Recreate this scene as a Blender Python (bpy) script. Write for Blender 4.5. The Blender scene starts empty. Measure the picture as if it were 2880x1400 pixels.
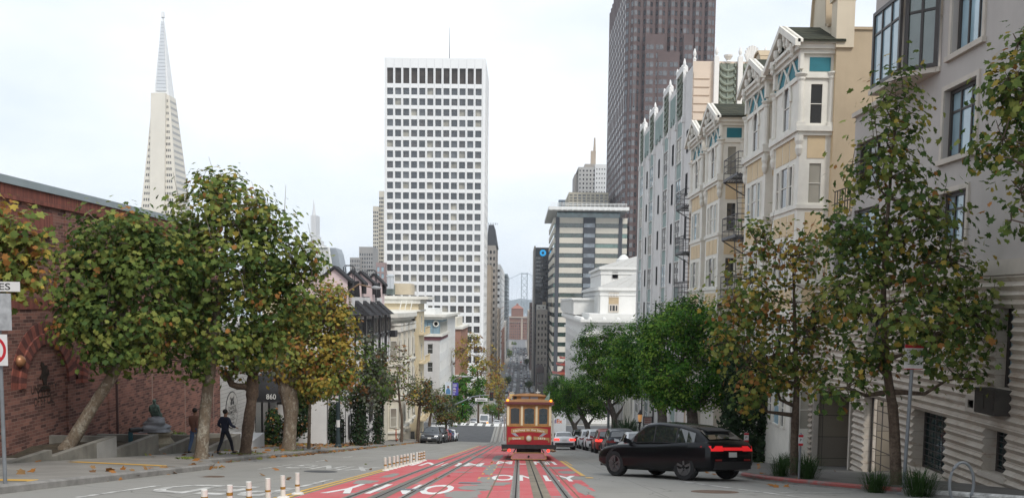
import bpy, math, random
import numpy as np
from mathutils import Vector, Matrix
rad = math.radians
HAZE = 0.00012
rng = random.Random(7)
NR = np.random.RandomState(11)
scene = bpy.context.scene
COL = scene.collection
FPX, W0, H0 = 2520.0, 2880.0, 1400.0
PITCH, ROLL = rad(4.5), 0.0125
_f0 = Vector((0, math.cos(PITCH), -math.sin(PITCH)))
_u0 = Vector((0, math.sin(PITCH), math.cos(PITCH)))
_r0 = Vector((1, 0, 0))
CR = _r0 * math.cos(ROLL) + _u0 * math.sin(ROLL)
CU = _u0 * math.cos(ROLL) - _r0 * math.sin(ROLL)
PCX = 1465 - FPX * math.tan(PITCH) * math.sin(ROLL)
PCY = 850 + FPX * math.tan(PITCH) * math.cos(ROLL)
def ray(x, y):
    return _f0 + CR * ((x - PCX) / FPX) + CU * ((PCY - y) / FPX)
def at(x, y, Y):                       # surveyed point: picture direction at a known distance down the street
    d = ray(x, y)
    return d * (Y / d.y)
def atX(x, y, X):                      # surveyed point on a facade plane X = const
    d = ray(x, y)
    return d * (X / d.x)
cd = bpy.data.cameras.new("camera")
cam = bpy.data.objects.new("camera", cd)
COL.objects.link(cam)
cd.sensor_width = 36.0
cd.lens = 36.0 * FPX / W0
cd.shift_x = (W0 / 2 - PCX) / W0
cd.shift_y = (PCY - H0 / 2) / W0
cd.clip_start, cd.clip_end = 0.3, 20000
_m = Matrix((CR, CU, -_f0)).transposed().to_4x4()
cam.matrix_world = _m
scene.camera = cam
_PR = [(-60, 0.0), (-12, 0.35), (-4, 0.75), (0, 1.3), (60, 10.09), (110, 17.3), (131, 18.25), (136, 18.5), (200, 27.9), (230, 31.6),
       (280, 36.3), (400, 43.5), (500, 48.0), (700, 53.0), (1000, 57.0), (1600, 62.0), (2000, 63)]
def drop(Y):
    for (a, da), (b, db) in zip(_PR, _PR[1:]):
        if Y <= b:
            return da + (db - da) * (Y - a) / (b - a)
    return 63.0
CURB_L, CURB_R, FAC_L, FAC_R = -10.4, 7.1, -15.0, 11.5
def zroad(X, Y):
    c = 0.0
    if X < -4.6: c = 0.026 * (min(-X, 30) - 4.6)
    return -drop(Y) + c
def curb_l(Y):
    if Y < 26.5: return -9.2
    if Y < 29: return -9.2 + (-10.4 + 9.2) * (Y - 26.5) / 2.5
    return -10.4
def curb_r(Y):
    if Y < 27.5: return 7.1 + 0.034 * (27.5 - Y) ** 2
    return 7.1
def zground(X, Y):
    z = zroad(X, Y)
    if X < curb_l(Y) or X > curb_r(Y): z += 0.15
    return z
def gpt(x, y):                         # where the line of sight meets the ground
    d = ray(x, y)
    t = 4.0
    while t < 900:
        p = d * t
        if p.z <= zground(p.x, p.y): break
        t += 0.05
    p = d * t
    return Vector((p.x, p.y, zground(p.x, p.y)))
def tag(o, label=None, cat=None, group=None, kind=None):
    if label: o["label"] = label
    if cat: o["category"] = cat
    if group: o["group"] = group
    if kind: o["kind"] = kind
    return o
def thing(name, label, cat, loc=(0, 0, 0), group=None):
    o = bpy.data.objects.new(name, None)
    COL.objects.link(o)
    o.empty_display_size = 0.3
    o.location = loc
    return tag(o, label, cat, group)
def link_mesh(name, me, parent=None, loc=None, mat3=None):
    o = bpy.data.objects.new(name, me)
    COL.objects.link(o)
    if parent is not None: o.parent = parent
    if mat3 is not None:
        m = mat3.to_4x4()
        if loc is not None: m.translation = loc
        o.matrix_local = m
    elif loc is not None: o.location = loc
    return o
class MB:
    def __init__(s):
        s.v, s.f, s.m = [], [], []
    def poly(s, pts, m=0):
        n = len(s.v)
        s.v += [tuple(p) for p in pts]
        s.f.append(tuple(range(n, n + len(pts)))); s.m.append(m)
    def box(s, x0, x1, y0, y1, z0, z1, m=0):
        n = len(s.v)
        s.v += [(x0,y0,z0),(x1,y0,z0),(x1,y1,z0),(x0,y1,z0),(x0,y0,z1),(x1,y0,z1),(x1,y1,z1),(x0,y1,z1)]
        for q in ((0,3,2,1),(4,5,6,7),(0,1,5,4),(1,2,6,5),(2,3,7,6),(3,0,4,7)):
            s.f.append(tuple(n + i for i in q)); s.m.append(m)
    def hexa(s, p, m=0):               # 8 corners ordered like box
        n = len(s.v); s.v += [tuple(q) for q in p]
        for q in ((0,3,2,1),(4,5,6,7),(0,1,5,4),(1,2,6,5),(2,3,7,6),(3,0,4,7)):
            s.f.append(tuple(n + i for i in q)); s.m.append(m)
    def prism(s, base, vec, m=0):      # polygon swept along a vector
        n = len(s.v); k = len(base); vec = Vector(vec)
        b = [Vector(p) for p in base]
        s.v += [tuple(p) for p in b] + [tuple(p + vec) for p in b]
        s.f.append(tuple(range(n + k - 1, n - 1, -1))); s.m.append(m)
        s.f.append(tuple(range(n + k, n + 2 * k))); s.m.append(m)
        for i in range(k):
            j = (i + 1) % k
            s.f.append((n + i, n + j, n + k + j, n + k + i)); s.m.append(m)
    def tube(s, pts, r, n=8, m=0, cap=True):
        pts = [Vector(p) for p in pts]
        if not hasattr(r, "__len__"): r = [r] * len(pts)
        base = len(s.v)
        up = Vector((0.31, 0.17, 0.94))
        for i, p in enumerate(pts):
            t = (pts[min(i + 1, len(pts) - 1)] - pts[max(i - 1, 0)]).normalized()
            a = t.cross(up)
            if a.length < 0.2: a = t.cross(Vector((1, 0, 0)))
            a.normalize(); b = t.cross(a)
            for k in range(n):
                th = 2 * math.pi * k / n
                s.v.append(tuple(p + (a * math.cos(th) + b * math.sin(th)) * r[i]))
        for i in range(len(pts) - 1):
            for k in range(n):
                q = (k + 1) % n
                s.f.append((base + i*n + k, base + i*n + q, base + (i+1)*n + q, base + (i+1)*n + k)); s.m.append(m)
        if cap:
            s.f.append(tuple(base + k for k in range(n - 1, -1, -1))); s.m.append(m)
            e = base + (len(pts) - 1) * n
            s.f.append(tuple(e + k for k in range(n))); s.m.append(m)
    def lathe(s, prof, c=(0, 0, 0), n=16, m=0, axis="z", ph=0.0):
        base = len(s.v); c = Vector(c)
        for r, h in prof:
            for k in range(n):
                th = 2 * math.pi * k / n + ph
                if axis == "z": q = (r*math.cos(th), r*math.sin(th), h)
                elif axis == "y": q = (r*math.cos(th), h, r*math.sin(th))
                else: q = (h, r*math.cos(th), r*math.sin(th))
                s.v.append(tuple(c + Vector(q)))
        for i in range(len(prof) - 1):
            for k in range(n):
                q = (k + 1) % n
                s.f.append((base + i*n + k, base + i*n + q, base + (i+1)*n + q, base + (i+1)*n + k)); s.m.append(m)
        s.f.append(tuple(base + k for k in range(n - 1, -1, -1))); s.m.append(m)
        e = base + (len(prof) - 1) * n
        s.f.append(tuple(e + k for k in range(n))); s.m.append(m)
    def grid(s, rows, m=0, close=False):   # rows of equal-length point lists
        base = len(s.v); n = len(rows[0])
        for r in rows: s.v += [tuple(p) for p in r]
        for i in range(len(rows) - 1):
            for k in range(n if close else n - 1):
                q = (k + 1) % n
                s.f.append((base + i*n + k, base + i*n + q, base + (i+1)*n + q, base + (i+1)*n + k)); s.m.append(m)
    def xform(s, M):
        s.v = [tuple(M @ Vector(p)) for p in s.v]; return s
    def add(s, o, M=None, m=None):
        n = len(s.v)
        s.v += o.v if M is None else [tuple(M @ Vector(p)) for p in o.v]
        s.f += [tuple(i + n for i in q) for q in o.f]
        s.m += o.m if m is None else [m] * len(o.m)
    def mesh(s, name, mats, org=(0, 0, 0), smooth=False, fix=False):
        me = bpy.data.meshes.new(name)
        ox, oy, oz = org
        me.from_pydata([(a - ox, b - oy, c - oz) for a, b, c in s.v], [], s.f)
        if not isinstance(mats, (list, tuple)): mats = [mats]
        for q in mats: me.materials.append(q)
        if len(mats) > 1: me.polygons.foreach_set("material_index", s.m)
        if smooth: me.polygons.foreach_set("use_smooth", [True] * len(me.polygons))
        if fix:
            import bmesh
            bm = bmesh.new(); bm.from_mesh(me)
            bmesh.ops.remove_doubles(bm, verts=bm.verts, dist=1e-5)
            bmesh.ops.recalc_face_normals(bm, faces=bm.faces); bm.to_mesh(me); bm.free()
        me.update()
        return me
    def build(s, name, mats, parent=None, org=None, smooth=False, world=True, fix=False):
        if parent is not None:
            o = (0, 0, 0)
            if world:
                o = parent.location.copy()
                if parent.parent is not None: o = o + parent.parent.location
            return link_mesh(name, s.mesh(name, mats, o, smooth, fix), parent)
        org = org or (0, 0, 0)
        return link_mesh(name, s.mesh(name, mats, org, smooth, fix), None, org)
_MC = {}
def _new(name):
    m = bpy.data.materials.new(name); m.use_nodes = True
    nt = m.node_tree
    b = nt.nodes["Principled BSDF"]
    return m, nt, b
def N(nt, t, **k):
    n = nt.nodes.new(t)
    for a, v in k.items():
        if a.startswith("i_"): n.inputs[a[2:].replace("_", " ")].default_value = v
        else: setattr(n, a, v)
    return n
def mixc(nt, fac, a, b, blend="MIX"):
    n = nt.nodes.new("ShaderNodeMix"); n.data_type = "RGBA"; n.blend_type = blend
    for i, v in ((0, fac), (6, a), (7, b)):
        if hasattr(v, "is_output"): nt.links.new(v, n.inputs[i])
        elif i == 0: n.inputs[0].default_value = v
        else: n.inputs[i].default_value = (*v[:3], 1)
    return n.outputs[2]
def ramp(nt, src, p0, p1):
    n = nt.nodes.new("ShaderNodeMapRange"); n.clamp = True
    nt.links.new(src, n.inputs[0]); n.inputs[1].default_value = p0; n.inputs[2].default_value = p1
    return n.outputs[0]
def pos(nt):
    return nt.nodes.new("ShaderNodeNewGeometry").outputs["Position"]
def vmul(nt, v, s):
    n = nt.nodes.new("ShaderNodeVectorMath"); n.operation = "MULTIPLY"
    nt.links.new(v, n.inputs[0]); n.inputs[1].default_value = s
    return n.outputs[0]
def noise(nt, v, sc, det=4, ro=0.6):
    n = nt.nodes.new("ShaderNodeTexNoise")
    nt.links.new(v, n.inputs["Vector"])
    n.inputs["Scale"].default_value = sc; n.inputs["Detail"].default_value = det; n.inputs["Roughness"].default_value = ro
    return n.outputs["Fac"]
def bump(nt, b, h, strength, dist=0.02):
    n = nt.nodes.new("ShaderNodeBump"); n.inputs["Strength"].default_value = strength; n.inputs["Distance"].default_value = dist
    nt.links.new(h, n.inputs["Height"]); nt.links.new(n.outputs[0], b.inputs["Normal"])
def mk(name, c, rough=0.7, var=0.12, sc=2.0, bmp=0.0, metal=0.0, streak=0.0, spec=0.4, c2=None, coat=0.0):
    """plain surface with soft irregular tone, optional vertical weather streaks"""
    key = ("mk", name)
    if key in _MC: return _MC[key]
    m, nt, b = _new(name)
    p = pos(nt)
    f1 = ramp(nt, noise(nt, p, sc, 5), 0.3, 0.7)
    lo = tuple(max(0, x * (1 - var)) for x in c); hi = c2 or tuple(min(1, x * (1 + var)) for x in c)
    col = mixc(nt, f1, lo, hi)
    if streak:
        s = ramp(nt, noise(nt, vmul(nt, p, (1, 1, 0.06)), 1.6, 4, 0.7), 0.5, 0.75)
        mm = N(nt, "ShaderNodeMath", operation="MULTIPLY"); nt.links.new(s, mm.inputs[0]); mm.inputs[1].default_value = streak
        col = mixc(nt, mm.outputs[0], col, tuple(x * 0.45 for x in c))
    nt.links.new(col, b.inputs["Base Color"])
    b.inputs["Roughness"].default_value = rough; b.inputs["Metallic"].default_value = metal
    b.inputs["Specular IOR Level"].default_value = spec
    if coat: b.inputs["Coat Weight"].default_value = coat; b.inputs["Coat Roughness"].default_value = 0.05
    if bmp: bump(nt, b, noise(nt, p, sc * 9, 4), bmp)
    _MC[key] = m
    return m
def mk_emit(name, c, e):
    m, nt, b = _new(name)
    b.inputs["Base Color"].default_value = (*c, 1); b.inputs["Emission Color"].default_value = (*c, 1)
    b.inputs["Emission Strength"].default_value = e
    return m
def mk_glass(name, c, rough=0.04, spec=0.8, wob=0.15):
    """window glass seen from outside: dark room behind a mirror-smooth, slightly wavy pane"""
    m, nt, b = _new(name)
    p = pos(nt)
    f = ramp(nt, noise(nt, p, 0.35, 3), 0.35, 0.7)
    nt.links.new(mixc(nt, f, tuple(x * 0.6 for x in c), tuple(x * 1.3 for x in c)), b.inputs["Base Color"])
    b.inputs["Roughness"].default_value = rough; b.inputs["Specular IOR Level"].default_value = spec
    b.inputs["IOR"].default_value = 1.7
    if wob: bump(nt, b, noise(nt, p, 0.8, 2), wob, 0.03)
    return m
def planar(nt):                        # (x + y, z): runs along any street-aligned wall
    sp = nt.nodes.new("ShaderNodeSeparateXYZ"); nt.links.new(pos(nt), sp.inputs[0])
    a = N(nt, "ShaderNodeMath", operation="ADD"); nt.links.new(sp.outputs[0], a.inputs[0]); nt.links.new(sp.outputs[1], a.inputs[1])
    cb = nt.nodes.new("ShaderNodeCombineXYZ"); nt.links.new(a.outputs[0], cb.inputs[0]); nt.links.new(sp.outputs[2], cb.inputs[1])
    return cb.outputs[0]
def mk_brick(name, c1, c2, mort, bw=0.22, bh=0.075, ms=0.01, bias=0.0, offset=0.5, bmp=0.6, rough=0.85, dirt=0.3):
    m, nt, b = _new(name)
    v = planar(nt)
    t = nt.nodes.new("ShaderNodeTexBrick"); nt.links.new(v, t.inputs["Vector"])
    t.offset = offset
    for k, x in (("Color1", c1), ("Color2", c2), ("Mortar", mort)): t.inputs[k].default_value = (*x, 1)
    t.inputs["Scale"].default_value = 1; t.inputs["Mortar Size"].default_value = ms; t.inputs["Bias"].default_value = bias
    t.inputs["Brick Width"].default_value = bw; t.inputs["Row Height"].default_value = bh
    f = ramp(nt, noise(nt, pos(nt), 0.5, 5), 0.35, 0.75)
    mm = N(nt, "ShaderNodeMath", operation="MULTIPLY"); nt.links.new(f, mm.inputs[0]); mm.inputs[1].default_value = dirt
    nt.links.new(mixc(nt, mm.outputs[0], t.outputs["Color"], tuple(x * 0.5 for x in c1)), b.inputs["Base Color"])
    b.inputs["Roughness"].default_value = rough; b.inputs["Specular IOR Level"].default_value = 0.2
    inv = N(nt, "ShaderNodeMath", operation="SUBTRACT"); inv.inputs[0].default_value = 1; nt.links.new(t.outputs["Fac"], inv.inputs[1])
    bump(nt, b, inv.outputs[0], bmp, 0.01)
    return m
def leaf_mat(name, c, tr=0.35):
    m, nt, b = _new(name)
    f = ramp(nt, noise(nt, pos(nt), 3.0, 3), 0.3, 0.7)
    col = mixc(nt, f, tuple(x * 0.7 for x in c), tuple(min(1, x * 1.3) for x in c))
    nt.links.new(col, b.inputs["Base Color"])
    b.inputs["Roughness"].default_value = 0.6; b.inputs["Specular IOR Level"].default_value = 0.12
    ts = nt.nodes.new("ShaderNodeBsdfTranslucent"); nt.links.new(col, ts.inputs["Color"])
    mx = nt.nodes.new("ShaderNodeMixShader"); mx.inputs[0].default_value = tr
    nt.links.new(b.outputs[0], mx.inputs[1]); nt.links.new(ts.outputs[0], mx.inputs[2])
    nt.links.new(mx.outputs[0], nt.nodes["Material Output"].inputs[0])
    return m
def text_mesh(s, size=1.0, ext=0.0, mat=None, align="CENTER", spacing=1.0, shear=0.0, offset=0.0):
    cu = bpy.data.curves.new("lettering", "FONT")
    cu.body = s; cu.size = size; cu.extrude = ext; cu.align_x = align; cu.align_y = "CENTER"
    cu.space_character = spacing; cu.shear = shear; cu.offset = offset; cu.resolution_u = 3
    o = bpy.data.objects.new("lettering_source", cu); COL.objects.link(o)
    dg = bpy.context.evaluated_depsgraph_get()
    me = bpy.data.meshes.new_from_object(o.evaluated_get(dg))
    bpy.data.objects.remove(o); bpy.data.curves.remove(cu)
    me.name = "lettering"
    me.materials.clear(); me.materials.append(mat)
    return me
def fit_text(me, w, h):                # scale a flat lettering mesh to a width and height, centred
    n = len(me.vertices); a = np.zeros(n * 3); me.vertices.foreach_get("co", a); a = a.reshape(-1, 3)
    lo, hi = a.min(0), a.max(0)
    for i, t in ((0, w), (1, h)):
        if t: a[:, i] = (a[:, i] - (lo[i] + hi[i]) / 2) * (t / max(1e-6, hi[i] - lo[i]))
    me.vertices.foreach_set("co", a.ravel()); me.update()
    return me
def basis(u, v):                       # columns u, v, u x v
    u = Vector(u).normalized(); v = Vector(v).normalized()
    return Matrix((u, v, u.cross(v))).transposed()
class Fac:
    """a wall plane: origin, horizontal direction u, outward normal n; z is world z"""
    def __init__(s, parent, O, u):
        s.p = parent; s.O = Vector((O[0], O[1], 0)); s.u = Vector((u[0], u[1], 0)).normalized()
        s.n = Vector((s.u.y, -s.u.x, 0))
        s.R = Matrix((s.u, -s.n, Vector((0, 0, 1)))).transposed()
    def P(s, u, z, n=0.0):
        q = s.O + s.u * u + s.n * n
        return Vector((q.x, q.y, z))
    def box(s, mb, u0, u1, z0, z1, n0, n1, m=0):
        mb.hexa([s.P(u0,z0,n1), s.P(u1,z0,n1), s.P(u1,z0,n0), s.P(u0,z0,n0), s.P(u0,z1,n1), s.P(u1,z1,n1), s.P(u1,z1,n0), s.P(u0,z1,n0)], m)
    def wall(s, mb, u0, u1, z0, z1, holes=(), depth=0.2, m=0, nf=None, zs=(), mr=None):
        us = sorted({round(x, 4) for x in [u0, u1] + [h[0] for h in holes] + [h[1] for h in holes] if u0 - 1e-6 <= x <= u1 + 1e-6})
        zz = sorted({round(x, 4) for x in [z0, z1] + [h[2] for h in holes] + [h[3] for h in holes] + list(zs) if z0 - 1e-6 <= x <= z1 + 1e-6})
        nf = nf or (lambda z: 0.0)
        for i in range(len(us) - 1):
            a, b = us[i], us[i + 1]; uc = (a + b) / 2
            hs = [h for h in holes if h[0] < uc < h[1]]
            run = None
            for j in range(len(zz) - 1):
                c, d = zz[j], zz[j + 1]; zc = (c + d) / 2
                if any(h[2] < zc < h[3] for h in hs): continue
                mb.poly([s.P(a, c, nf(c)), s.P(b, c, nf(c)), s.P(b, d, nf(d)), s.P(a, d, nf(d))], m)
        for h in holes:
            a, b, c, d = h[:4]; q = m if mr is None else mr
            lv = [c] + [z for z in zz if c < z < d] + [d]
            for z, w in zip(lv, lv[1:]):
                mb.poly([s.P(a,z,nf(z)), s.P(a,w,nf(w)), s.P(a,w,-depth), s.P(a,z,-depth)], q)
                mb.poly([s.P(b,z,nf(z)), s.P(b,z,-depth), s.P(b,w,-depth), s.P(b,w,nf(w))], q)
            mb.poly([s.P(a,c,nf(c)), s.P(a,c,-depth), s.P(b,c,-depth), s.P(b,c,nf(c))], q)
            mb.poly([s.P(a,d,nf(d)), s.P(b,d,nf(d)), s.P(b,d,-depth), s.P(a,d,-depth)], q)
    def put(s, name, me, u, z, n=0.0, parent=None):
        par = parent or s.p
        o = link_mesh(name, me, par, s.P(u, z, n) - par.location, s.R)
        return o
_WC = {}
def win_meshes(w, h, fm, gm, nx=1, nz=2, fw=0.07, fd=0.08, zsplit=None):
    k = (round(w, 3), round(h, 3), fm.name, gm.name, nx, nz, fw, zsplit)
    if k in _WC: return _WC[k]
    a = MB()
    a.box(-w/2, -w/2 + fw, -fd, 0, 0, h); a.box(w/2 - fw, w/2, -fd, 0, 0, h)
    a.box(-w/2 + fw, w/2 - fw, -fd, 0, 0, fw); a.box(-w/2 + fw, w/2 - fw, -fd, 0, h - fw, h)
    b = fw * 0.6
    for i in range(1, nx):
        x = -w/2 + w * i / nx; a.box(x - b/2, x + b/2, -fd * 0.8, 0, fw, h - fw)
    zl = [h * j / nz for j in range(1, nz)] if zsplit is None else [h * zsplit]
    for z in zl: a.box(-w/2 + fw, w/2 - fw, -fd * 0.7, 0, z - b/2, z + b/2)
    g = MB(); g.box(-w/2 + fw*0.5, w/2 - fw*0.5, -fd*0.3, -fd*0.2, fw*0.5, h - fw*0.5)
    _WC[k] = (a.mesh("window", fm), g.mesh("pane", gm))
    return _WC[k]
def pane_mesh(w, h, gm):
    k = ("p", round(w, 3), round(h, 3), gm.name)
    if k not in _WC:
        g = MB(); g.box(-w/2, w/2, 0, 0.05, 0, h); _WC[k] = g.mesh("window", gm)
    return _WC[k]
def windows(fac, holes, fm, gms, nx=1, nz=2, depth=0.2, fw=0.07, zsplit=None, seed=1):
    """one window object (frame, sashes) per opening, its pane a sub-part"""
    r = random.Random(seed)
    for h in holes:
        w, hh = h[1] - h[0], h[3] - h[2]
        fme, gme = win_meshes(w, hh, fm, r.choice(gms), nx, nz, fw, 0.08, zsplit)
        o = fac.put("window", fme, (h[0] + h[1]) / 2, h[2], -depth)
        link_mesh("pane", gme, o)
_LIM = {}
def panes(fac, holes, gms, depth=0.3, seed=1, limit=100, name="window"):
    """far windows: one pane object per opening up to the limit, the rest as one stuff part"""
    r = random.Random(seed); rest = MB()
    key = fac.p.name
    for h in holes:
        w, hh = h[1] - h[0], h[3] - h[2]; gi = r.randrange(len(gms))
        if _LIM.get(key, 0) < limit:
            _LIM[key] = _LIM.get(key, 0) + 1
            fac.put(name, pane_mesh(w, hh, gms[gi]), (h[0] + h[1]) / 2, h[2], -depth + 0.05)
        else:
            rest.poly([fac.P(h[0], h[2], -depth + 0.05), fac.P(h[1], h[2], -depth + 0.05), fac.P(h[1], h[3], -depth + 0.05), fac.P(h[0], h[3], -depth + 0.05)], gi)
    if rest.f:
        o = rest.build("window_mass", gms, fac.p); o["kind"] = "stuff"
def grid_holes(u0, u1, nu, z0, z1, nz, fu=0.6, fz=0.6, mu=0.0, bz=0.5):
    """nu x nz openings spread over a rectangle; fu, fz: share that is opening"""
    du, dz = (u1 - u0 - 2 * mu) / nu, (z1 - z0) / nz
    out = []
    for j in range(nz - 1, -1, -1):
        for i in range(nu):
            c = u0 + mu + du * (i + 0.5); zb = z0 + dz * (j + bz) - dz * fz / 2
            out.append((c - du * fu / 2, c + du * fu / 2, zb, zb + dz * fz))
    return out
w = bpy.data.worlds.new("World"); scene.world = w; w.use_nodes = True
nt = w.node_tree
SUN_EL, SUN_AZ = rad(48), rad(148)      # azimuth measured from +Y (down the street) towards +X
bg = nt.nodes["Background"]; bg.inputs[1].default_value = 0.1
sk = nt.nodes.new("ShaderNodeTexSky"); sk.sky_type = "NISHITA"; sk.sun_disc = False
sk.sun_elevation = SUN_EL; sk.sun_rotation = SUN_AZ; sk.air_density = 1.0; sk.dust_density = 2.0
tc = nt.nodes.new("ShaderNodeTexCoord")
mp = vmul(nt, tc.outputs["Generated"], (1.0, 1.0, 2.6))
cl = ramp(nt, noise(nt, mp, 1.7, 6, 0.55), 0.3, 0.7)
cloud = mixc(nt, cl, (4.1, 4.8, 5.6), (7.1, 7.3, 7.5))
nt.links.new(mixc(nt, 0.92, sk.outputs[0], cloud), bg.inputs[0])
sl = bpy.data.lights.new("sun", "SUN"); sl.energy = 1.5; sl.angle = rad(18); sl.color = (1.0, 0.96, 0.9)
so = bpy.data.objects.new("sun", sl); COL.objects.link(so)
sd = Vector((math.sin(SUN_AZ) * math.cos(SUN_EL), math.cos(SUN_AZ) * math.cos(SUN_EL), math.sin(SUN_EL)))
so.rotation_euler = sd.to_track_quat("Z", "Y").to_euler()
scene.view_settings.view_transform = "Standard"; scene.view_settings.look = "None"
scene.view_settings.exposure = 0.76; scene.view_settings.gamma = 1.0
scene.cycles.use_denoising = True
scene.cycles.max_bounces = 6; scene.cycles.volume_bounces = 1; scene.cycles.transparent_max_bounces = 6
def mk_road():
    m, nt, b = _new("worn_road_surface")
    p = pos(nt)
    big = ramp(nt, noise(nt, vmul(nt, p, (1, 0.35, 1)), 0.45, 5, 0.6), 0.35, 0.7)
    c = mixc(nt, big, (0.235, 0.228, 0.208), (0.3, 0.29, 0.265))
    lanes = ramp(nt, noise(nt, vmul(nt, p, (1.1, 0.03, 0)), 1.0, 3), 0.42, 0.62)       # tyre-worn strips along the street
    c = mixc(nt, lanes, c, (0.27, 0.262, 0.242))
    oil = ramp(nt, noise(nt, p, 1.3, 6, 0.7), 0.62, 0.78)
    mo = N(nt, "ShaderNodeMath", operation="MULTIPLY"); nt.links.new(oil, mo.inputs[0]); mo.inputs[1].default_value = 0.55
    c = mixc(nt, mo.outputs[0], c, (0.11, 0.108, 0.1))
    t = nt.nodes.new("ShaderNodeTexBrick"); nt.links.new(p, t.inputs["Vector"])     # concrete slab joints
    t.offset = 0.0; t.inputs["Scale"].default_value = 1; t.inputs["Brick Width"].default_value = 3.1; t.inputs["Row Height"].default_value = 4.3
    t.inputs["Mortar Size"].default_value = 0.012; t.inputs["Color1"].default_value = t.inputs["Color2"].default_value = (0, 0, 0, 1); t.inputs["Mortar"].default_value = (0.5, 0.5, 0.5, 1)
    c = mixc(nt, t.outputs["Color"], c, (0.08, 0.078, 0.07))
    v = nt.nodes.new("ShaderNodeTexVoronoi"); v.feature = "DISTANCE_TO_EDGE"
    nz = nt.nodes.new("ShaderNodeTexNoise"); nt.links.new(p, nz.inputs["Vector"]); nz.inputs["Scale"].default_value = 0.8
    ad = nt.nodes.new("ShaderNodeVectorMath"); ad.operation = "ADD"; nt.links.new(p, ad.inputs[0]); nt.links.new(nz.outputs["Color"], ad.inputs[1])
    nt.links.new(ad.outputs[0], v.inputs["Vector"]); v.inputs["Scale"].default_value = 0.22
    cr = ramp(nt, v.outputs["Distance"], 0.005, 0.0)
    c = mixc(nt, cr, c, (0.12, 0.117, 0.107))
    nt.links.new(c, b.inputs["Base Color"]); b.inputs["Roughness"].default_value = 0.8; b.inputs["Specular IOR Level"].default_value = 0.3
    bump(nt, b, noise(nt, p, 45, 3), 0.25, 0.01)
    return m
def mk_lane():
    """red transit paint: faded, streaked along the street, worn through to the concrete in places"""
    m, nt, b = _new("red_lane_paint")
    p = pos(nt)
    f = ramp(nt, noise(nt, vmul(nt, p, (1, 0.45, 1)), 0.8, 5), 0.3, 0.72)
    c = mixc(nt, f, (0.5, 0.06, 0.068), (0.54, 0.14, 0.145))
    f2 = ramp(nt, noise(nt, vmul(nt, p, (0.5, 2.4, 1)), 1.0, 4, 0.65), 0.55, 0.75)
    c = mixc(nt, f2, c, (0.55, 0.22, 0.22))
    wv = vmul(nt, p, (0.55, 0.8, 1))
    wr = ramp(nt, noise(nt, wv, 0.75, 7, 0.62), 0.6, 0.63)
    c = mixc(nt, wr, c, (0.235, 0.23, 0.215))
    g = ramp(nt, noise(nt, vmul(nt, p, (3, 0.25, 1)), 1.6, 5, 0.7), 0.6, 0.8)
    mo = N(nt, "ShaderNodeMath", operation="MULTIPLY"); nt.links.new(g, mo.inputs[0]); mo.inputs[1].default_value = 0.5
    c = mixc(nt, mo.outputs[0], c, (0.2, 0.1, 0.095))
    nt.links.new(c, b.inputs["Base Color"]); b.inputs["Roughness"].default_value = 0.65; b.inputs["Specular IOR Level"].default_value = 0.3
    bump(nt, b, noise(nt, p, 40, 3), 0.2, 0.01)
    return m
def mk_paint(name, c, under=(0.22, 0.21, 0.2), lo=0.62, hi=0.7, sc=2.2):
    m, nt, b = _new(name)
    p = pos(nt)
    w_ = ramp(nt, noise(nt, p, sc, 7, 0.7), lo, hi)
    nt.links.new(mixc(nt, w_, mixc(nt, ramp(nt, noise(nt, p, 6, 4), 0.3, 0.7), tuple(x * 0.88 for x in c), c), under), b.inputs["Base Color"])
    b.inputs["Roughness"].default_value = 0.6
    return m
def mk_walk(name, c, jx=1.5, jy=1.5):
    m, nt, b = _new(name)
    p = pos(nt)
    f = ramp(nt, noise(nt, p, 0.7, 6, 0.65), 0.3, 0.72)
    col = mixc(nt, f, tuple(x * 0.72 for x in c), tuple(x * 1.12 for x in c))
    f3 = ramp(nt, noise(nt, p, 4.5, 5, 0.7), 0.58, 0.75)
    mo = N(nt, "ShaderNodeMath", operation="MULTIPLY"); nt.links.new(f3, mo.inputs[0]); mo.inputs[1].default_value = 0.5
    col = mixc(nt, mo.outputs[0], col, tuple(x * 0.5 for x in c))
    t = nt.nodes.new("ShaderNodeTexBrick"); nt.links.new(p, t.inputs["Vector"]); t.offset = 0
    t.inputs["Scale"].default_value = 1; t.inputs["Brick Width"].default_value = jx; t.inputs["Row Height"].default_value = jy; t.inputs["Mortar Size"].default_value = 0.012
    t.inputs["Color1"].default_value = t.inputs["Color2"].default_value = (0, 0, 0, 1); t.inputs["Mortar"].default_value = (0.8, 0.8, 0.8, 1)
    col = mixc(nt, t.outputs["Color"], col, tuple(x * 0.4 for x in c))
    nt.links.new(col, b.inputs["Base Color"]); b.inputs["Roughness"].default_value = 0.85
    bump(nt, b, noise(nt, p, 30, 4), 0.2, 0.01)
    return m
M_ROAD = mk_road(); M_LANE = mk_lane()
M_ASPH = mk("fresh_asphalt", (0.075, 0.077, 0.08), 0.85, 0.2, 1.5, 0.2)
M_ASPH2 = mk("city_asphalt", (0.15, 0.15, 0.155), 0.85, 0.2, 0.3, 0.0)
M_WHITE = mk_paint("white_road_paint", (0.78, 0.77, 0.74))
M_WHITE2 = mk_paint("faded_white_road_paint", (0.66, 0.65, 0.62), (0.25, 0.243, 0.225), 0.42, 0.6, 2.5)
M_YEL = mk_paint("yellow_road_paint", (0.68, 0.4, 0.07), (0.22, 0.21, 0.2), 0.56, 0.68, 2.4)
M_WALK = mk_walk("concrete_pavement", (0.25, 0.235, 0.21))
M_WALKD = mk_walk("dark_concrete_pavement", (0.125, 0.118, 0.108), 1.2, 1.2)
M_KERB = mk("kerb_concrete", (0.24, 0.23, 0.215), 0.85, 0.25, 2.5, 0.3)
M_KERBR = mk_paint("red_kerb_paint", (0.3, 0.07, 0.06), (0.16, 0.14, 0.13), 0.5, 0.64, 3)
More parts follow.
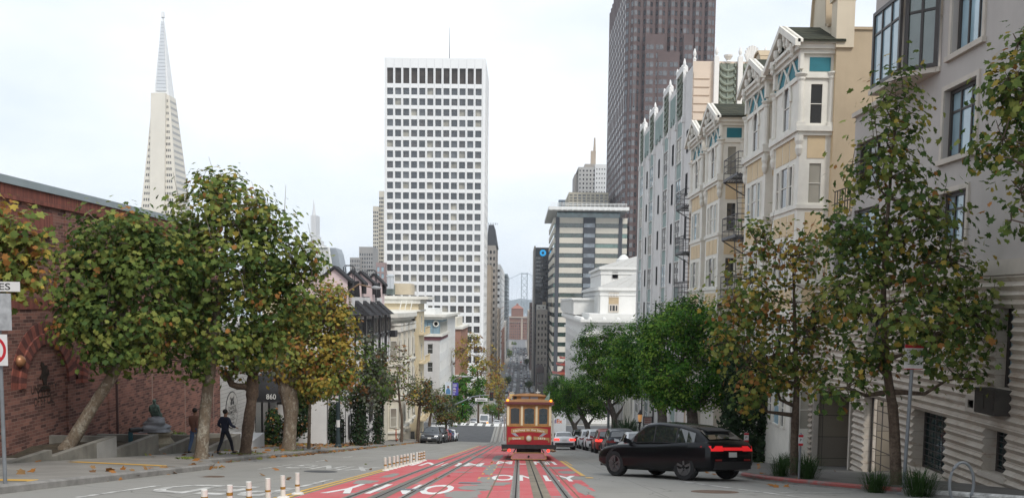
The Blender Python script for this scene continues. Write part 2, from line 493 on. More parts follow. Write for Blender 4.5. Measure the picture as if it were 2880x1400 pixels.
def drange(a, b, st):
    k = max(1, int(math.ceil((b - a) / st)))
    return [a + (b - a) * i / k for i in range(k + 1)]
def sheet(name, xs, ys, mat, dz=0.0, zf=zroad):
    mb = MB()
    mb.grid([[(x, y, zf(x, y) + dz) for x in xs] for y in ys][::-1] if False else [[(x, y, zf(x, y) + dz) for x in xs] for y in ys])
    o = mb.build(name, mat); o["kind"] = "structure"
    return o
_ys = sorted(set(drange(-60, 160, 2) + drange(160, 400, 10) + drange(400, 1700, 50)))
sheet("ground", [-1500, -400, -120, -60, 60, 120, 400, 1500], [-60, -30, -12, -4, 0, 30, 60, 110, 136, 200, 230, 280, 400, 500, 700, 1000, 1600, 1700], mk("city_ground", (0.14, 0.135, 0.13), 0.9, 0.2, 0.05), -0.6)
sheet("road", [-60, -30, -20, -15, -12.5, -10, -8, -6, -4.6, -3, -1.2, 1, 3, 5, 7, 9, 11.5, 14, 20, 60], [y for y in _ys if y <= 140], M_ROAD)
sheet("lower_road", [-60, -20, -10, -4.6, 0, 7, 12, 60], [y for y in _ys if y >= 138], M_ASPH2, 0.0)
sheet("cross_street", [-60, -14, -10.4, -4.6, -3.6], drange(109, 137, 3), M_ASPH, 0.004)
sheet("cross_street", [2.0, 7, 12, 60], drange(109, 137, 3), M_ASPH, 0.004)
sheet("water", [-3000, 3000], [1720, 5800], mk("bay_water", (0.12, 0.16, 0.19), 0.25, 0.1, 0.01), -1.2, lambda x, y: -63.0)
hb = MB()
hr = random.Random(3)
hp = [(-3000 + 150 * i, 5700 + 60 * math.sin(i), -64 + 50 + 26 * math.sin(i * 0.7) + 14 * math.sin(i * 1.9 + 1)) for i in range(41)]
hb.grid([[(x, y - 400, -64) for x, y, z in hp], [(x, y, z) for x, y, z in hp], [(x, y + 300, -64) for x, y, z in hp]])
hb.build("hills", mk("far_hills", (0.08, 0.1, 0.09), 0.9, 0.2, 0.005))["kind"] = "structure"
def pavement(name, inner, outer, y0, y1, mat, step=1.0, dz=0.15):
    mb = MB(); kb = MB()
    ys = drange(y0, y1, step)
    rows = []
    for y in ys:
        xi, xo = inner(y), outer
        rows.append([(xi + (xo - xi) * k / 4, y, zroad(xi + (xo - xi) * k / 4, y) + dz) for k in range(5)])
    mb.grid(rows)
    s = 1 if outer > inner(y0) else -1
    for y, r in ((ys[0], rows[0]), (ys[-1], rows[-1])):
        mb.poly([r[0], r[-1], (r[-1][0], y, r[-1][2] - 0.4), (r[0][0], y, r[0][2] - 0.4)])
    o = mb.build(name, mat); o["kind"] = "structure"
    prof = []
    for y in ys:
        x = inner(y); z = zroad(x, y)
        prof.append([(x - s*0.17, y, z - 0.2), (x - s*0.165, y, z + 0.115), (x - s*0.13, y, z + dz + 0.003), (x, y, z + dz + 0.003)])
    kb.grid(prof)
    y = ys[0]; kb.poly(prof[0] + [(prof[0][3][0], y, prof[0][0][2])]); kb.poly(prof[-1] + [(prof[-1][3][0], ys[-1], prof[-1][0][2])])
    k = kb.build("kerb", M_KERB); k["kind"] = "structure"
    return o
pavement("pavement", curb_l, -17.5, 3, 107, M_WALK, 1.0)
pavement("pavement", curb_r, 19, 12, 107, M_WALKD, 1.0)
pavement("pavement", lambda y: -10.4, -17, 138.5, 400, M_WALK, 8)
pavement("pavement", lambda y: 7.1, 17, 138.5, 400, M_WALK, 8)
pavement("pavement", lambda y: -10.4, -17, 405, 1400, M_WALK, 50)
pavement("pavement", lambda y: 7.1, 17, 405, 1400, M_WALK, 50)
def strip(mb, xf, y0, y1, wd, dz, m=0, st=1.0, zf=zroad):
    rows = []
    for y in drange(y0, y1, st):
        x = xf(y) if callable(xf) else xf
        rows.append([(x - wd/2, y, zf(x - wd/2, y) + dz), (x + wd/2, y, zf(x + wd/2, y) + dz)])
    mb.grid(rows, m)
kb = MB(); kw = MB()
for mb, a, b in ((kb, 20.2, 27.6), (kw, 17.2, 20.1)):
    rows = []
    for y in drange(a, b, 0.5):
        x = curb_r(y); z = zroad(x, y)
        rows.append([(x - 0.176, y, z + 0.06), (x - 0.172, y, z + 0.118), (x - 0.133, y, z + 0.158), (x - 0.03, y, z + 0.158)])
    mb.grid(rows)
kb.build("kerb_paint", M_KERBR)["kind"] = "structure"; kw.build("kerb_paint", M_WHITE2)["kind"] = "structure"
def lane_l(y): return -4.25 if y < 41 else (-3.75 if y < 60 else -3.6)
lb = MB()
for a, b, xl, xr in ((9, 20, -4.3, 1.55), (20, 27, -4.3, 1.75), (27, 41.5, -4.3, 1.9), (41.5, 60, -3.75, 1.9), (60, 84, -3.65, 1.9)):
    lb.grid([[(x, y, zroad(x, y) + 0.004) for x in (xl, -3, -1.2, 0.5, xr)] for y in drange(a, b, 2)])
lb.build("transit_lane", M_LANE)["kind"] = "structure"
pr = random.Random(5)
def ragged(cx, cy, rx, ry, dz, n=26, jag=0.25):
    ph = [pr.uniform(0, 6.28) for _ in range(4)]
    pts = []
    for k in range(n):
        t = 2 * math.pi * k / n
        q = 1 + jag * (math.sin(2*t + ph[0]) * 0.4 + math.sin(3*t + ph[1]) * 0.4 + math.sin(7*t + ph[2]) * 0.3 + pr.uniform(-.25, .25))
        x, y = cx + rx * q * math.copysign(abs(math.cos(t)) ** 0.7, math.cos(t)), cy + ry * q * math.copysign(abs(math.sin(t)) ** 0.7, math.sin(t))
        pts.append((x, y, zroad(x, y) + dz))
    return pts
wb = MB()
for cx, cy, rx, ry in ((-0.98, 20.6, 0.42, 0.9), (-0.7, 22.3, 0.5, 0.75), (-1.15, 18.4, 0.4, 1.0), (-1.0, 16.3, 0.5, 0.8), (-0.85, 24.6, 0.25, 1.6), (-1.0, 32, 0.17, 5.0), (-1.1, 46, 0.2, 6.0),
                       (1.5, 33.5, 0.38, 1.3), (1.62, 29.6, 0.3, 1.0), (1.55, 25.8, 0.3, 1.2), (1.2, 40, 0.5, 1.3), (1.5, 20.5, 0.16, 2.2), (-3.9, 22.5, 0.3, 0.8), (-3.75, 26.0, 0.15, 1.4), (-2.2, 47, 0.3, 1.8), (-0.2, 44, 0.5, 1.5)):
    wb.poly(ragged(cx, cy, rx, ry, 0.0065))
wb.build("worn_patch", M_ROAD)["kind"] = "structure"
M_RAIL = mk("worn_steel_rail", (0.16, 0.14, 0.12), 0.4, 0.25, 3, metal=0.6)
M_SLOT = mk("brown_slot_plate", (0.2, 0.165, 0.115), 0.6, 0.3, 2.0)
M_GROOVE = mk("dark_groove", (0.015, 0.014, 0.012), 0.9)
M_CONC = mk("track_concrete", (0.26, 0.25, 0.225), 0.85, 0.2, 2)
for xc in (0.46, -2.77):
    tb = MB()
    for s in (-1, 1):
        strip(tb, xc + s * 0.535, 4, 420, 0.2, 0.0085, 3, 6); strip(tb, xc + s * 0.535, 4, 420, 0.125, 0.0105, 0, 6); strip(tb, xc + s * 0.52, 4, 420, 0.032, 0.0125, 2, 6)
    strip(tb, xc + 0.02, 4, 420, 0.36, 0.0085, 1, 6); strip(tb, xc + 0.02, 4, 420, 0.27, 0.0105, 1 if xc > 0 else 0, 6); strip(tb, xc + 0.02, 4, 420, 0.035, 0.0125, 2, 6)
    tb.build("cable_car_track", [M_RAIL, M_SLOT, M_GROOVE, M_CONC])["kind"] = "structure"
cb_ = MB()
for x in (-0.62, 1.22, -1.72): strip(cb_, x, 6, 84, 0.035, 0.0085, 0, 6)     # rusty expansion joints in the lane
cb_.build("lane_joint", mk("rusty_joint", (0.19, 0.13, 0.075), 0.8, 0.3, 4))["kind"] = "structure"
for y, x, wd in ((22.3, -1.25, 0.55), (19.4, -2.4, 0.6)):
    pb = MB(); strip(pb, x, y, y + 0.55, wd, 0.014); pb.build("cover_plate", mk("grey_steel_plate", (0.17, 0.175, 0.19), 0.5, 0.1, 3, metal=0.4))["kind"] = "structure"
yb = MB()
strip(yb, lambda y: -4.42, 15, 41, 0.1, 0.008); strip(yb, lambda y: -4.6 + 0.0, 15, 34, 0.1, 0.008); strip(yb, -3.82, 42, 84, 0.1, 0.008)
strip(yb, 1.98, 27, 42, 0.14, 0.008); strip(yb, 2.08, 25.8, 26.3, 0.22, 0.008); strip(yb, 2.16, 36, 42, 0.07, 0.008)
for y in (24.5, 27, 30.5, 33, 36, 38.5): strip(yb, -0.85, y, y + 0.9, 0.06, 0.0095); strip(yb, -1.12, y + 0.3, y + 1.1, 0.06, 0.0095)
yb.build("yellow_line", M_YEL)["kind"] = "structure"
def road_text(s, x0, x1, y0, y1, flip=False, mat=M_WHITE, dz=0.0075, bold=0.02):
    me = fit_text(text_mesh(s, 1.0, 0.0, mat, offset=bold, spacing=1.12), x1 - x0, y1 - y0)
    n = len(me.vertices); a = np.zeros(n * 3); me.vertices.foreach_get("co", a); a = a.reshape(-1, 3)
    if flip: a[:, :2] *= -1
    cx, cy = (x0 + x1) / 2, (y0 + y1) / 2
    for r in a:
        X, Y = cx + r[0], cy + r[1]; r[2] = zroad(X, Y) + dz - zroad(cx, cy)
    me.vertices.foreach_set("co", a.ravel()); me.update()
    o = link_mesh("road_lettering", me, None, (cx, cy, zroad(cx, cy))); o["kind"] = "structure"
M_WHITEW = mk_paint("worn_white_letters", (0.72, 0.7, 0.68), (0.5, 0.13, 0.13), 0.58, 0.66, 2.0)
road_text("ONLY", -0.78, 1.72, 23.9, 27.2)
road_text("MUNI", -0.95, 1.6, 36.6, 40.6)
road_text("ONLY", -4.1, -1.47, 18.2, 21.6, True)
road_text("MUNI", -4.2, -1.45, 33.9, 37.6, True)
road_text("PED", -7.35, -4.95, 17.0, 19.6, True, M_WHITE2, 0.006)
road_text("XING", -7.6, -4.9, 28.5, 31.5, True, M_WHITE2, 0.006)
wl = MB()
strip(wl, -7.65, 14.6, 18.8, 0.12, 0.006); strip(wl, -4.95, 17.8, 23.5, 0.12, 0.006); strip(wl, lambda y: -7.95 - 0.0 * y, 27, 31, 0.1, 0.006); strip(wl, -7.9, 34.5, 36.2, 0.1, 0.006)
strip(wl, -7.9, 40, 42, 0.1, 0.006)
for y in (16.2, 20.3): strip(wl, 6.1, y, y + 0.14, 3.2, 0.006)
strip(wl, lambda y: 4.7 + 0.25 * (24 - y), 17.5, 24.5, 0.12, 0.006)
wl.build("white_line", M_WHITE2)["kind"] = "structure"
xw = MB()
for x in drange(-9.6, 6.4, 1.33): strip(xw, x, 131.2, 135.8, 0.75, 0.012, 0, 1)
for y in drange(116, 129.5, 1.9): strip(xw, -11.4, y, y + 0.8, 2.8, 0.012, 0, 0.4)
strip(xw, -2.0, 130.8, 131.05, 15, 0.012); strip(xw, -1, 135.95, 136.1, 15, 0.012)
for x in drange(-9.6, 6.4, 1.33): strip(xw, x, 281, 284, 0.62, 0.014, 0, 1)
for x in drange(-9.6, 6.4, 1.33): strip(xw, x, 434, 437, 0.62, 0.014, 0, 1)
xw.build("crosswalk", M_WHITE)["kind"] = "structure"
yl = MB(); strip(yl, -0.9, 140, 420, 0.12, 0.012, 0, 10); strip(yl, -4.1, 140, 1300, 0.1, 0.012, 0, 10); strip(yl, 1.9, 140, 1300, 0.1, 0.012, 0, 10)
yl.build("lane_line", M_WHITE2)["kind"] = "structure"
dp = MB(); c = gpt(902, 1325); dp.poly([(c.x + 0.5 * math.cos(t), c.y + .7 * math.sin(t), zroad(c.x + .5*math.cos(t), c.y + .7*math.sin(t)) + 0.005) for t in drange(0, 6.28, 0.26)[:-1]])
dp.build("asphalt_patch", M_ASPH)["kind"] = "structure"
c = gpt(590, 1339); mh = MB(); mh.lathe([(0.36, -0.02), (0.36, 0.004), (0.31, 0.006), (0.30, 0.003), (0.02, 0.004)], (0, 0, 0), 20)
o = mh.build("manhole_cover", mk("rusty_iron", (0.12, 0.075, 0.05), 0.7, 0.3, 6)); o.location = c; o.rotation_euler = (-math.atan(0.1465), 0, 0)
tag(o, "rusty round manhole cover in the lane by the left kerb", "manhole cover")
c = gpt(2010, 1382); o = o.copy(); COL.objects.link(o); o.location = c; o.scale = (1.5, 1.5, 1)
o.location.z += 0.004
tag(o, "wide round manhole cover behind the dark moving car", "manhole cover")
tb = MB()
for (xa, ya), (xb, yb2), wd in (((205, 1298), (505, 1316), 0.5), ((-60, 1349), (105, 1352), 0.5)):
    a, b = gpt(xa, ya), gpt(xb, yb2); t = (b - a); t.z = 0; t.normalize(); q = Vector((-t.y, t.x, 0)) * wd / 2
    rows = []
    for k in range(7):
        p = a.lerp(b, k / 6)
        rows.append([(v.x, v.y, zground(v.x, v.y) + 0.008) for v in (p - q, p + q)])
    tb.grid(rows)
tb.build("tactile_strip", mk_paint("yellow_tactile_paint", (0.62, 0.36, 0.06), (0.3, 0.22, 0.1), 0.62, 0.75, 4))["kind"] = "structure"
M_BRICK = mk_brick("red_club_brick", (0.3, 0.145, 0.113), (0.085, 0.046, 0.042), (0.29, 0.21, 0.18), 0.32, 0.1, 0.006, 0.05, dirt=0.35)
M_SOLD = mk_brick("soldier_course_brick", (0.28, 0.095, 0.07), (0.15, 0.055, 0.045), (0.16, 0.09, 0.075), 0.075, 0.42, 0.007, 0.0, 0.0)
M_COP = mk("blue_grey_metal_coping", (0.3, 0.35, 0.37), 0.5, 0.15, 0.8, metal=0.2)
M_DARK = mk("dark_metal", (0.025, 0.025, 0.027), 0.5, 0.2, 4)
M_CONCW = mk("stained_planter_concrete", (0.2, 0.19, 0.165), 0.9, 0.3, 1.2, 0.3, streak=0.6)
M_CONCP = mk("pale_concrete_patch", (0.3, 0.295, 0.28), 0.9, 0.1, 2)
M_SOIL = mk("planter_soil", (0.045, 0.035, 0.022), 1.0, 0.4, 4, 0.6)
G_DARK = mk_glass("dark_window_glass", (0.03, 0.033, 0.036))
G_MID = mk_glass("grey_window_glass", (0.085, 0.09, 0.095))
G_TEAL = mk_glass("teal_window_glass", (0.03, 0.06, 0.06))
G_BLIND = mk_glass("window_glass_over_blind", (0.33, 0.31, 0.26), 0.15, 0.5)
G_BLUE = mk_glass("painted_sky_glass", (0.28, 0.4, 0.46), 0.03, 1.0, 0.05)  # reflected sky is put into the pale blue base colour
def put_text(par, fac, t, u, z, n, w_, h_, mat, spacing=1.0, shear=0.0, bold=0.008, R=None):
    me = fit_text(text_mesh(t, 1, 0.0, mat, offset=bold, spacing=spacing, shear=shear), w_, h_)
    return link_mesh("lettering", me, par, fac.P(u, z, n) - par.location, R or (fac.R @ Matrix.Rotation(rad(90), 3, "X")))
YB1 = 15 * FPX / (1465 - 618)
zt = atX(0, 494, -15).z
bk = thing("brick_building", "long red brick club building with blank arches and a blue grey metal coping", "building", (-15, 28, zground(-15, 28)))
f = Fac(bk, (-15, 4), (0, 1))
mb = MB()
LB = YB1 - 4
f.wall(mb, 0, LB, -9.5, zt - 0.62)
mb.poly([f.P(LB, -9.5), f.P(LB, -9.5, -14), f.P(LB, zt - .3, -14), f.P(LB, zt - .3)])
mb.poly([f.P(0, -9.5), f.P(0, zt - .3), f.P(0, zt - .3, -14), f.P(0, -9.5, -14)])
mb.poly([f.P(0, zt - .1), f.P(LB, zt - .1), f.P(LB, zt - .1, -14), f.P(0, zt - .1, -14)])
mb.build("wall", M_BRICK, bk)
mb = MB(); f.box(mb, 0, LB, zt - 0.62, zt - 0.2, -0.5, 0.09); mb.build("soldier_course", M_SOLD, bk)
mb = MB(); f.box(mb, -0.05, LB + 0.08, zt - 0.2, zt + 0.03, -0.6, 0.15); mb.build("coping", M_COP, bk)
for (xa, ya), (xb, yb) in (((0, 640), (139, 668)),):
    p = atX(139, 668, -15); mb = MB(); f.box(mb, 0, p.y - 4, p.z, p.z + 0.75, 0, 0.13); mb.build("corbel_band", M_SOLD, bk)
p = atX(170, 868, -15); mb = MB(); f.box(mb, 0, p.y - 4 + 0.2, p.z, p.z + 0.33, 0, 0.08); mb.build("string_course", M_SOLD, bk)
mb = MB(); p = atX(139, 690, -15); f.box(mb, 0, p.y - 4 - 0.05, -9.5, p.z, 0, 0.05); f.box(mb, p.y - 3.0, p.y - 2.6, -9.5, zt - 0.65, 0, 0.05)
mb.build("pilaster", M_BRICK, bk)
def arch(uc, zs, ri, ro, mat, n0=0.0, n1=0.1, zb=None, nm="arch"):
    mb = MB(); k = 28
    for i in range(k):
        a, b = math.pi * i / k, math.pi * (i + 1) / k
        pts = []
        for n in (n1, n0):
            pts += [f.P(uc - ri*math.cos(a), zs + ri*math.sin(a), n), f.P(uc - ro*math.cos(a), zs + ro*math.sin(a), n), f.P(uc - ro*math.cos(b), zs + ro*math.sin(b), n), f.P(uc - ri*math.cos(b), zs + ri*math.sin(b), n)]
        mb.hexa([pts[i_] for i_ in (0, 1, 2, 3, 4, 5, 6, 7)], i % 2)
    if zb is not None:
        for s in (-1, 1):
            z = zb; j = 0
            while z < zs - 0.02:
                z2 = min(zs, z + 0.225)
                f.box(mb, uc + s*ri - (0 if s > 0 else ro - ri), uc + s*ri + (ro - ri if s > 0 else 0), z, z2, n0, n1 - 0.01 * (j % 2), j % 2); z = z2; j += 1
    return mb.build(nm, mat, bk)
va, vb_ = mk("red_voussoir", (0.22, 0.07, 0.05), 0.85, 0.3, 5, 0.3), mk("dark_voussoir", (0.1, 0.036, 0.03), 0.85, 0.3, 5, 0.3)
for xl, xr, yt in ((62, 184, 966), (236, 300, 1000)):
    a, b = atX(xl, 1060, -15), atX(xr, 1060, -15)
    uc, ri = (a.y + b.y) / 2 - 4, (b.y - a.y) / 2
    zs = atX((xl + xr) / 2, yt, -15).z - ri
    arch(uc, zs, ri, ri + 0.33, [va, vb_], 0.06, 0.13, None)
    arch(uc, zs, ri + 0.33, ri + 0.7, [va, vb_], 0.02, 0.07, None, "outer_arch")
    arch(uc, zs, ri - 0.02, ri + 0.05, [M_BRICK, M_BRICK], 0.0, 0.06, None, "intrados")
    for s in (-1, 1):
        mb = MB(); f.box(mb, uc + s*(ri + 0.5) - 0.46, uc + s*(ri + 0.5) + 0.46, -9.5, zs, 0.0, 0.065 if xl == 62 else 0.058); mb.build("arch_pier", M_BRICK, bk)
    if xl == 62:
        g = mk("bronze_letters", (0.028, 0.02, 0.016), 0.5, 0.2, 4, metal=0.3)
        for t, yy, hh, ww in (("UNIVERSITY", 1090, 0.27, 1.55), ("CLUB", 1105, 0.27, 0.75), ("OF S F CAL", 1125, 0.27, 1.2)):
            q = atX(120, yy, -15)
            put_text(bk, f, t, q.y - 4, q.z, 0.058, ww, hh, g)
        q = atX(118, 1052, -15); mb = MB(); u = q.y - 4
        for pts in ([(-.05,-.3),(.1,-.3),(.16,-.1),(.12,.12),(.2,.2),(.13,.26),(.05,.22),(0,.32),(-.12,.36),(-.16,.26),(-.08,.18),(-.12,.02),(-.22,-.05),(-.2,-.12),(-.08,-.1)], [(-.25,-.42),(.25,-.42),(.12,-.33),(-.12,-.33)], [(.14,-.1),(.27,.0),(.22,.14),(.2,.02)]):
            mb.prism([f.P(u + x*1.1, q.z + z*1.1, 0.045) for x, z in pts], f.n * 0.035)
        mb.build("emblem", g, bk)
mb = MB(); q = atX(47, 1015, -15); mb.lathe([(0.02, 0), (0.17, 0.02), (0.19, 0.1), (0.12, 0.2), (0.02, 0.24)], (-14.98, q.y, q.z), 12, 0, "x"); mb.build("alarm_bell", mk("brass_bell", (0.32, 0.16, 0.08), 0.4, 0.2, 5, metal=0.4), bk, smooth=True)
q = atX(320, 1000, -15)
mb = MB(); mb.tube([(-14.93, q.y, q.z + 0.5), (-14.93, q.y, zground(-15, q.y) + 0.5)], 0.055, 8); mb.tube([(-14.98, q.y, q.z - .5), (-14.9, q.y, q.z - .5)], 0.09, 8); mb.build("downpipe", mk("dark_red_pipe", (0.04, 0.02, 0.02), 0.5), bk)
for x in (428, 520, 600):
    q = atX(x, 1100, -15); mb = MB(); f.box(mb, q.y - 4 - .02, q.y - 4 + .02, -9, zt - 2.5, 0, 0.012); mb.build("control_joint", mk("pale_mortar_joint", (0.27, 0.2, 0.17), 0.9), bk)
prev = None
for i, (xa, ya, xb, yb, lab) in enumerate(((144, 1285, 326, 1224, "nearest concrete planter wall with a pale patched end, by the leaning tree trunk"),
                                     (326, 1262, 444, 1220, "stained concrete planter wall running up to the stone pedestal of the statue"),
                                     (446, 1262, 560, 1221, "concrete planter wall between the statue pedestal and the mottled trunk of the tall tree"),
                                     (560, 1258, 676, 1218, "farthest concrete planter wall, just before the white plank shop"))):
    b = atX(xb, yb, -12.9); a = atX(xa, ya, -12.9)
    y0, y1 = (a.y if i == 0 else prev), b.y; prev = y1
    zt_ = b.z
    pw = thing("planter_wall", lab, "wall", (-12.9, y1, zground(-12.9, y1)), "planter walls along the brick building")
    mb = MB()
    rows0 = [(x, y, z) for x in (-13.1, -12.88) for y, z in ((y0, -30), (y1, -30))]
    zl = lambda y: min(zt_ + 0.02, zt_) + 0.0 * y
    top = zt_
    mb.box(-13.1, -12.88, y0 + 0.02, y1, zground(-12.9, y1) - 0.2, top)
    if i == 0: mb.box(-13.095, -12.885, y0 - 3, y0 + 0.02, zground(-12.9, y0) - 0.3, zground(-12.9, y0 - 3) + 0.12 - 0.25)
    mb.build("front_panel", M_CONCW, pw)
    mb = MB(); mb.box(-15, -13.1, y1 - 0.18, y1 - 0.005, zground(-14, y1) - 0.2, top - 0.004); mb.build("cross_wall", M_CONCW, pw)
    if i == 0:
        mb = MB(); mb.box(-12.882, -12.872, y1 - 1.35, y1 - 0.02, zground(-12.9, y1) + 0.02, top - 0.03); mb.build("patch", M_CONCP, pw)
    mb = MB()
    mb.grid([[(x, y, max(top - 0.22, zground(-14, y) - 0.4) + 0.05 * math.sin(7*x + 3*y)) for x in (-15, -14.4, -13.8, -13.1)] for y in drange(y0, y1 - 0.18, 0.6)]); mb.build("soil", M_SOIL, pw)
sp = atX(374, 1213, -13.6)
tp = thing("standpipe", "teal blue fire standpipe with a dark double inlet in the planter", "standpipe", (sp.x, sp.y, sp.z - 0.35))
mb = MB(); mb.tube([(sp.x, sp.y - .2, sp.z - .45), (sp.x, sp.y - .2, sp.z + .04)], 0.08, 10); mb.build("pipe", mk("teal_pipe_paint", (0.02, 0.08, 0.1), 0.5), tp)
mb = MB(); mb.tube([(sp.x, sp.y - .25, sp.z + .08), (sp.x + .22, sp.y, sp.z + .08)], 0.09, 10); mb.tube([(sp.x + .2, sp.y, sp.z + .08), (sp.x + .3, sp.y + .1, sp.z + .06)], 0.07, 10); mb.build("inlet", M_DARK, tp)
M_PLANK = mk_brick("white_painted_planks", (0.52, 0.51, 0.49), (0.47, 0.465, 0.45), (0.2, 0.195, 0.19), 3.1, 0.2, 0.008, 0, 0.37, 0.8, 0.6, 0.35)
M_AWN = mk("black_awning_canvas", (0.012, 0.012, 0.014), 0.75, 0.3, 3, 0.1)
M_LETW = mk("white_sign_letters", (0.6, 0.6, 0.58), 0.6, 0.05)
Y2 = 64.0
sh = thing("shop", "low white plank shop front beside the brick building", "building", (-15, 48, zground(-15, 48)))
f = Fac(sh, (-15, YB1 + 0.02), (0, 1)); LS = Y2 - YB1
u1 = 15 * FPX / (1465 - 716) - YB1
mb = MB(); f.wall(mb, 0, u1, -8.4, -1.6); f.box(mb, u1, LS, -4.6, -1.6, -0.3, 0); f.box(mb, u1, LS, -13, -1.6, -3.2, -3.0)
mb.poly([f.P(u1, -10, 0), f.P(u1, -10, -3), f.P(u1, -1.6, -3), f.P(u1, -1.6, 0)])
mb.poly([f.P(0, -1.6), f.P(LS, -1.6), f.P(LS, -1.6, -9), f.P(0, -1.6, -9)])
mb.build("wall", M_PLANK, sh)
mb = MB(); f.box(mb, -0.0, u1, -8.42, -8.2, -0.1, 0.06); f.box(mb, 0, LS, -1.7, -1.45, -0.2, 0.15); mb.build("trim", M_CONCP, sh)
mb = MB(); f.box(mb, u1 + 0.02, LS, -13, -4.7, -2.99, -2.8); mb.build("doorway", mk("dark_shop_interior", (0.012, 0.012, 0.013), 0.6), sh)
for k in range(5):
    mb = MB(); f.box(mb, u1 + 0.4 + 1.6*k, u1 + 1.7 + 1.6*k, -9.6, -5.3, -1.6, -1.55); mb.build("shop_window", G_TEAL if k % 2 else G_DARK, sh)
mb = MB()
for k in range(6): f.box(mb, u1 + 0.28 + 1.6*k, u1 + 0.4 + 1.6*k, -10, -4.6, -1.62, -1.5)
mb.build("mullion", M_DARK, sh)
q0, q1 = gpt(700, 1264), gpt(724, 1263)
mb = MB(); zz = atX(723, 1226, -13.4).z
mb.prism([(-13.4, 44.6, zground(-13.4, 44.6) - 0.2), (-13.4, 46.7, zground(-13.4, 46.7) - 0.2), (-13.4, 46.7, zz), (-13.4, 44.6, zground(-13.4, 44.6) + 0.35)], (-1.6, 0, 0))
tag(mb.build("ramp_wall", mk("white_ramp_paint", (0.5, 0.5, 0.5), 0.7, 0.06), None, (-13.4, 46, zground(-13.4, 46))), "white painted wedge wall at the foot of the shop entrance", "wall")
q = atX(651, 1152, -15); uo = q.y - YB1
os_ = thing("oval_sign", "weathered oval sign with black lettering and a plumed crest on the plank shop", "sign", f.P(uo, q.z, 0.03))
M_OV = mk("weathered_white_sign", (0.4, 0.39, 0.37), 0.7, 0.35, 7)
M_INK = mk("black_sign_ink", (0.02, 0.02, 0.02), 0.6)
def oval(a, b, n0, n1, mat, nm):
    mb = MB(); mb.prism([f.P(uo + a*math.cos(t), q.z + b*math.sin(t), n0) for t in drange(0, 2*math.pi, 0.2)[:-1]], f.n * (n1 - n0)); mb.build(nm, mat, os_)
oval(0.99, 0.97, 0.0, 0.03, M_INK, "rim"); oval(0.94, 0.92, 0.0, 0.036, M_OV, "face")
for t, dz, w_, h_ in (("DAVID'S", 0.12, 1.2, 0.2), ("ARMOIRE", -0.1, 1.45, 0.2), ("LTD", -0.32, 0.6, 0.19), ("ANTIQUES", -0.5, 0.9, 0.09), ("864", -0.68, 0.6, 0.14)):
    put_text(os_, f, t, uo, q.z + dz, 0.042, w_, h_, M_INK)
mb = MB()
for s in (-1, 1):
    for pts in ([(.04,.3),(.22,.26),(.3,.4),(.2,.46),(.26,.6),(.3,.7),(.2,.68),(.14,.56),(.05,.5)], [(.02,.48),(.1,.5),(.08,.66),(.02,.6)]):
        mb.prism([f.P(uo + s*x, q.z + z_, 0.036) for x, z_ in (pts if s > 0 else pts[::-1])], f.n * 0.008)
mb.build("crest", M_INK, os_)
def dome(nm, lab, y0, y1, z0, z1, x0, x1, texts):
    t = thing(nm, lab, "awning", (x0, (y0 + y1)/2, z0), "black shop awnings")
    mb = MB(); rows = []
    for k in range(9):
        a = math.pi / 2 * k / 8
        r = math.cos(a) ** 0.8; z = z0 + (z1 - z0) * (0.22 + 0.78 * math.sin(a))
        row = []
        for j in range(17):
            b = math.pi * j / 16
            row.append((x0 + (x1 - x0) * r * abs(math.sin(b)) ** 0.6, (y0 + y1)/2 - (y1 - y0)/2 * (r if k else 1) * math.copysign(abs(math.cos(b)) ** 0.6, math.cos(b)), z))
        rows.append(row)
    mb.grid(rows); mb.grid([[(a, b, z0) for a, b, c in rows[0]], rows[0]])
    mb.build("canopy", M_AWN, t, smooth=True)
    mb = MB(); mb.tube([(a, b, z0) for a, b, c in rows[0]], 0.02, 6); mb.tube([(x0 + .02, y0 + .05, z0), (x0 + .02, y0 + .05, z0 - 1.2)], 0.02, 6); mb.build("frame", M_DARK, t)
    return t
ya = 15 * FPX / (1465 - 712); 
a = at(742, 1124, 50.6)
dm = dome("dome_awning", "black domed awning numbered 860 over the shop entrance", 50.4, 54.2, a.z - 0.1, at(742, 1050, 51).z, -15, -13.2, ())
fc = Fac(dm, (-15, 50.38), (1, 0)); fs = Fac(dm, (-13.2, 50.4), (0, 1))
put_text(dm, fc, "860", 0.95, a.z + 0.22, 0.02, 0.55, 0.3, M_LETW)
for t, dz in (("Exclusive", 0.78), ("Fashions", 0.5), ("Boutique", 0.22)): put_text(dm, Fac(dm, (-13.19, 50.7), (0, 1)), t, 1.6, a.z + dz - 0.2, 0.01, 1.6, 0.2, M_LETW, shear=0.3)
dm2 = dome("dome_awning", "black awning with white script just beyond the domed one", 55.0, 58.6, a.z - 0.75, at(742, 1065, 55).z, -15, -13.0, ())
put_text(dm2, Fac(dm2, (-15, 54.97), (1, 0)), "Irina", 1.2, a.z - 0.3, 0.01, 1.5, 0.5, M_LETW, shear=0.35)
dm3 = dome("dome_awning", "black low awning half buried in ivy behind the thin trunk", 60.6, 63.6, -10.9, -9.3, -15, -12.9, ())
put_text(dm3, Fac(dm3, (-15, 60.57), (1, 0)), "864-850", 1.35, -10.6, 0.01, 1.1, 0.26, M_LETW)
M_PINK = mk("pale_pink_stucco", (0.62, 0.5, 0.49), 0.85, 0.06, 0.8, streak=0.1)
M_SHING = mk_brick("black_roof_shingles", (0.035, 0.035, 0.038), (0.055, 0.055, 0.06), (0.012, 0.012, 0.012), 0.3, 0.16, 0.015, 0, 0.5, 0.6)
M_BLK = mk("black_painted_timber", (0.018, 0.018, 0.02), 0.55, 0.2, 3)
M_WST = mk("white_stucco_infill", (0.68, 0.67, 0.66), 0.8, 0.06, 1.2, streak=0.15)
XP = -13.2
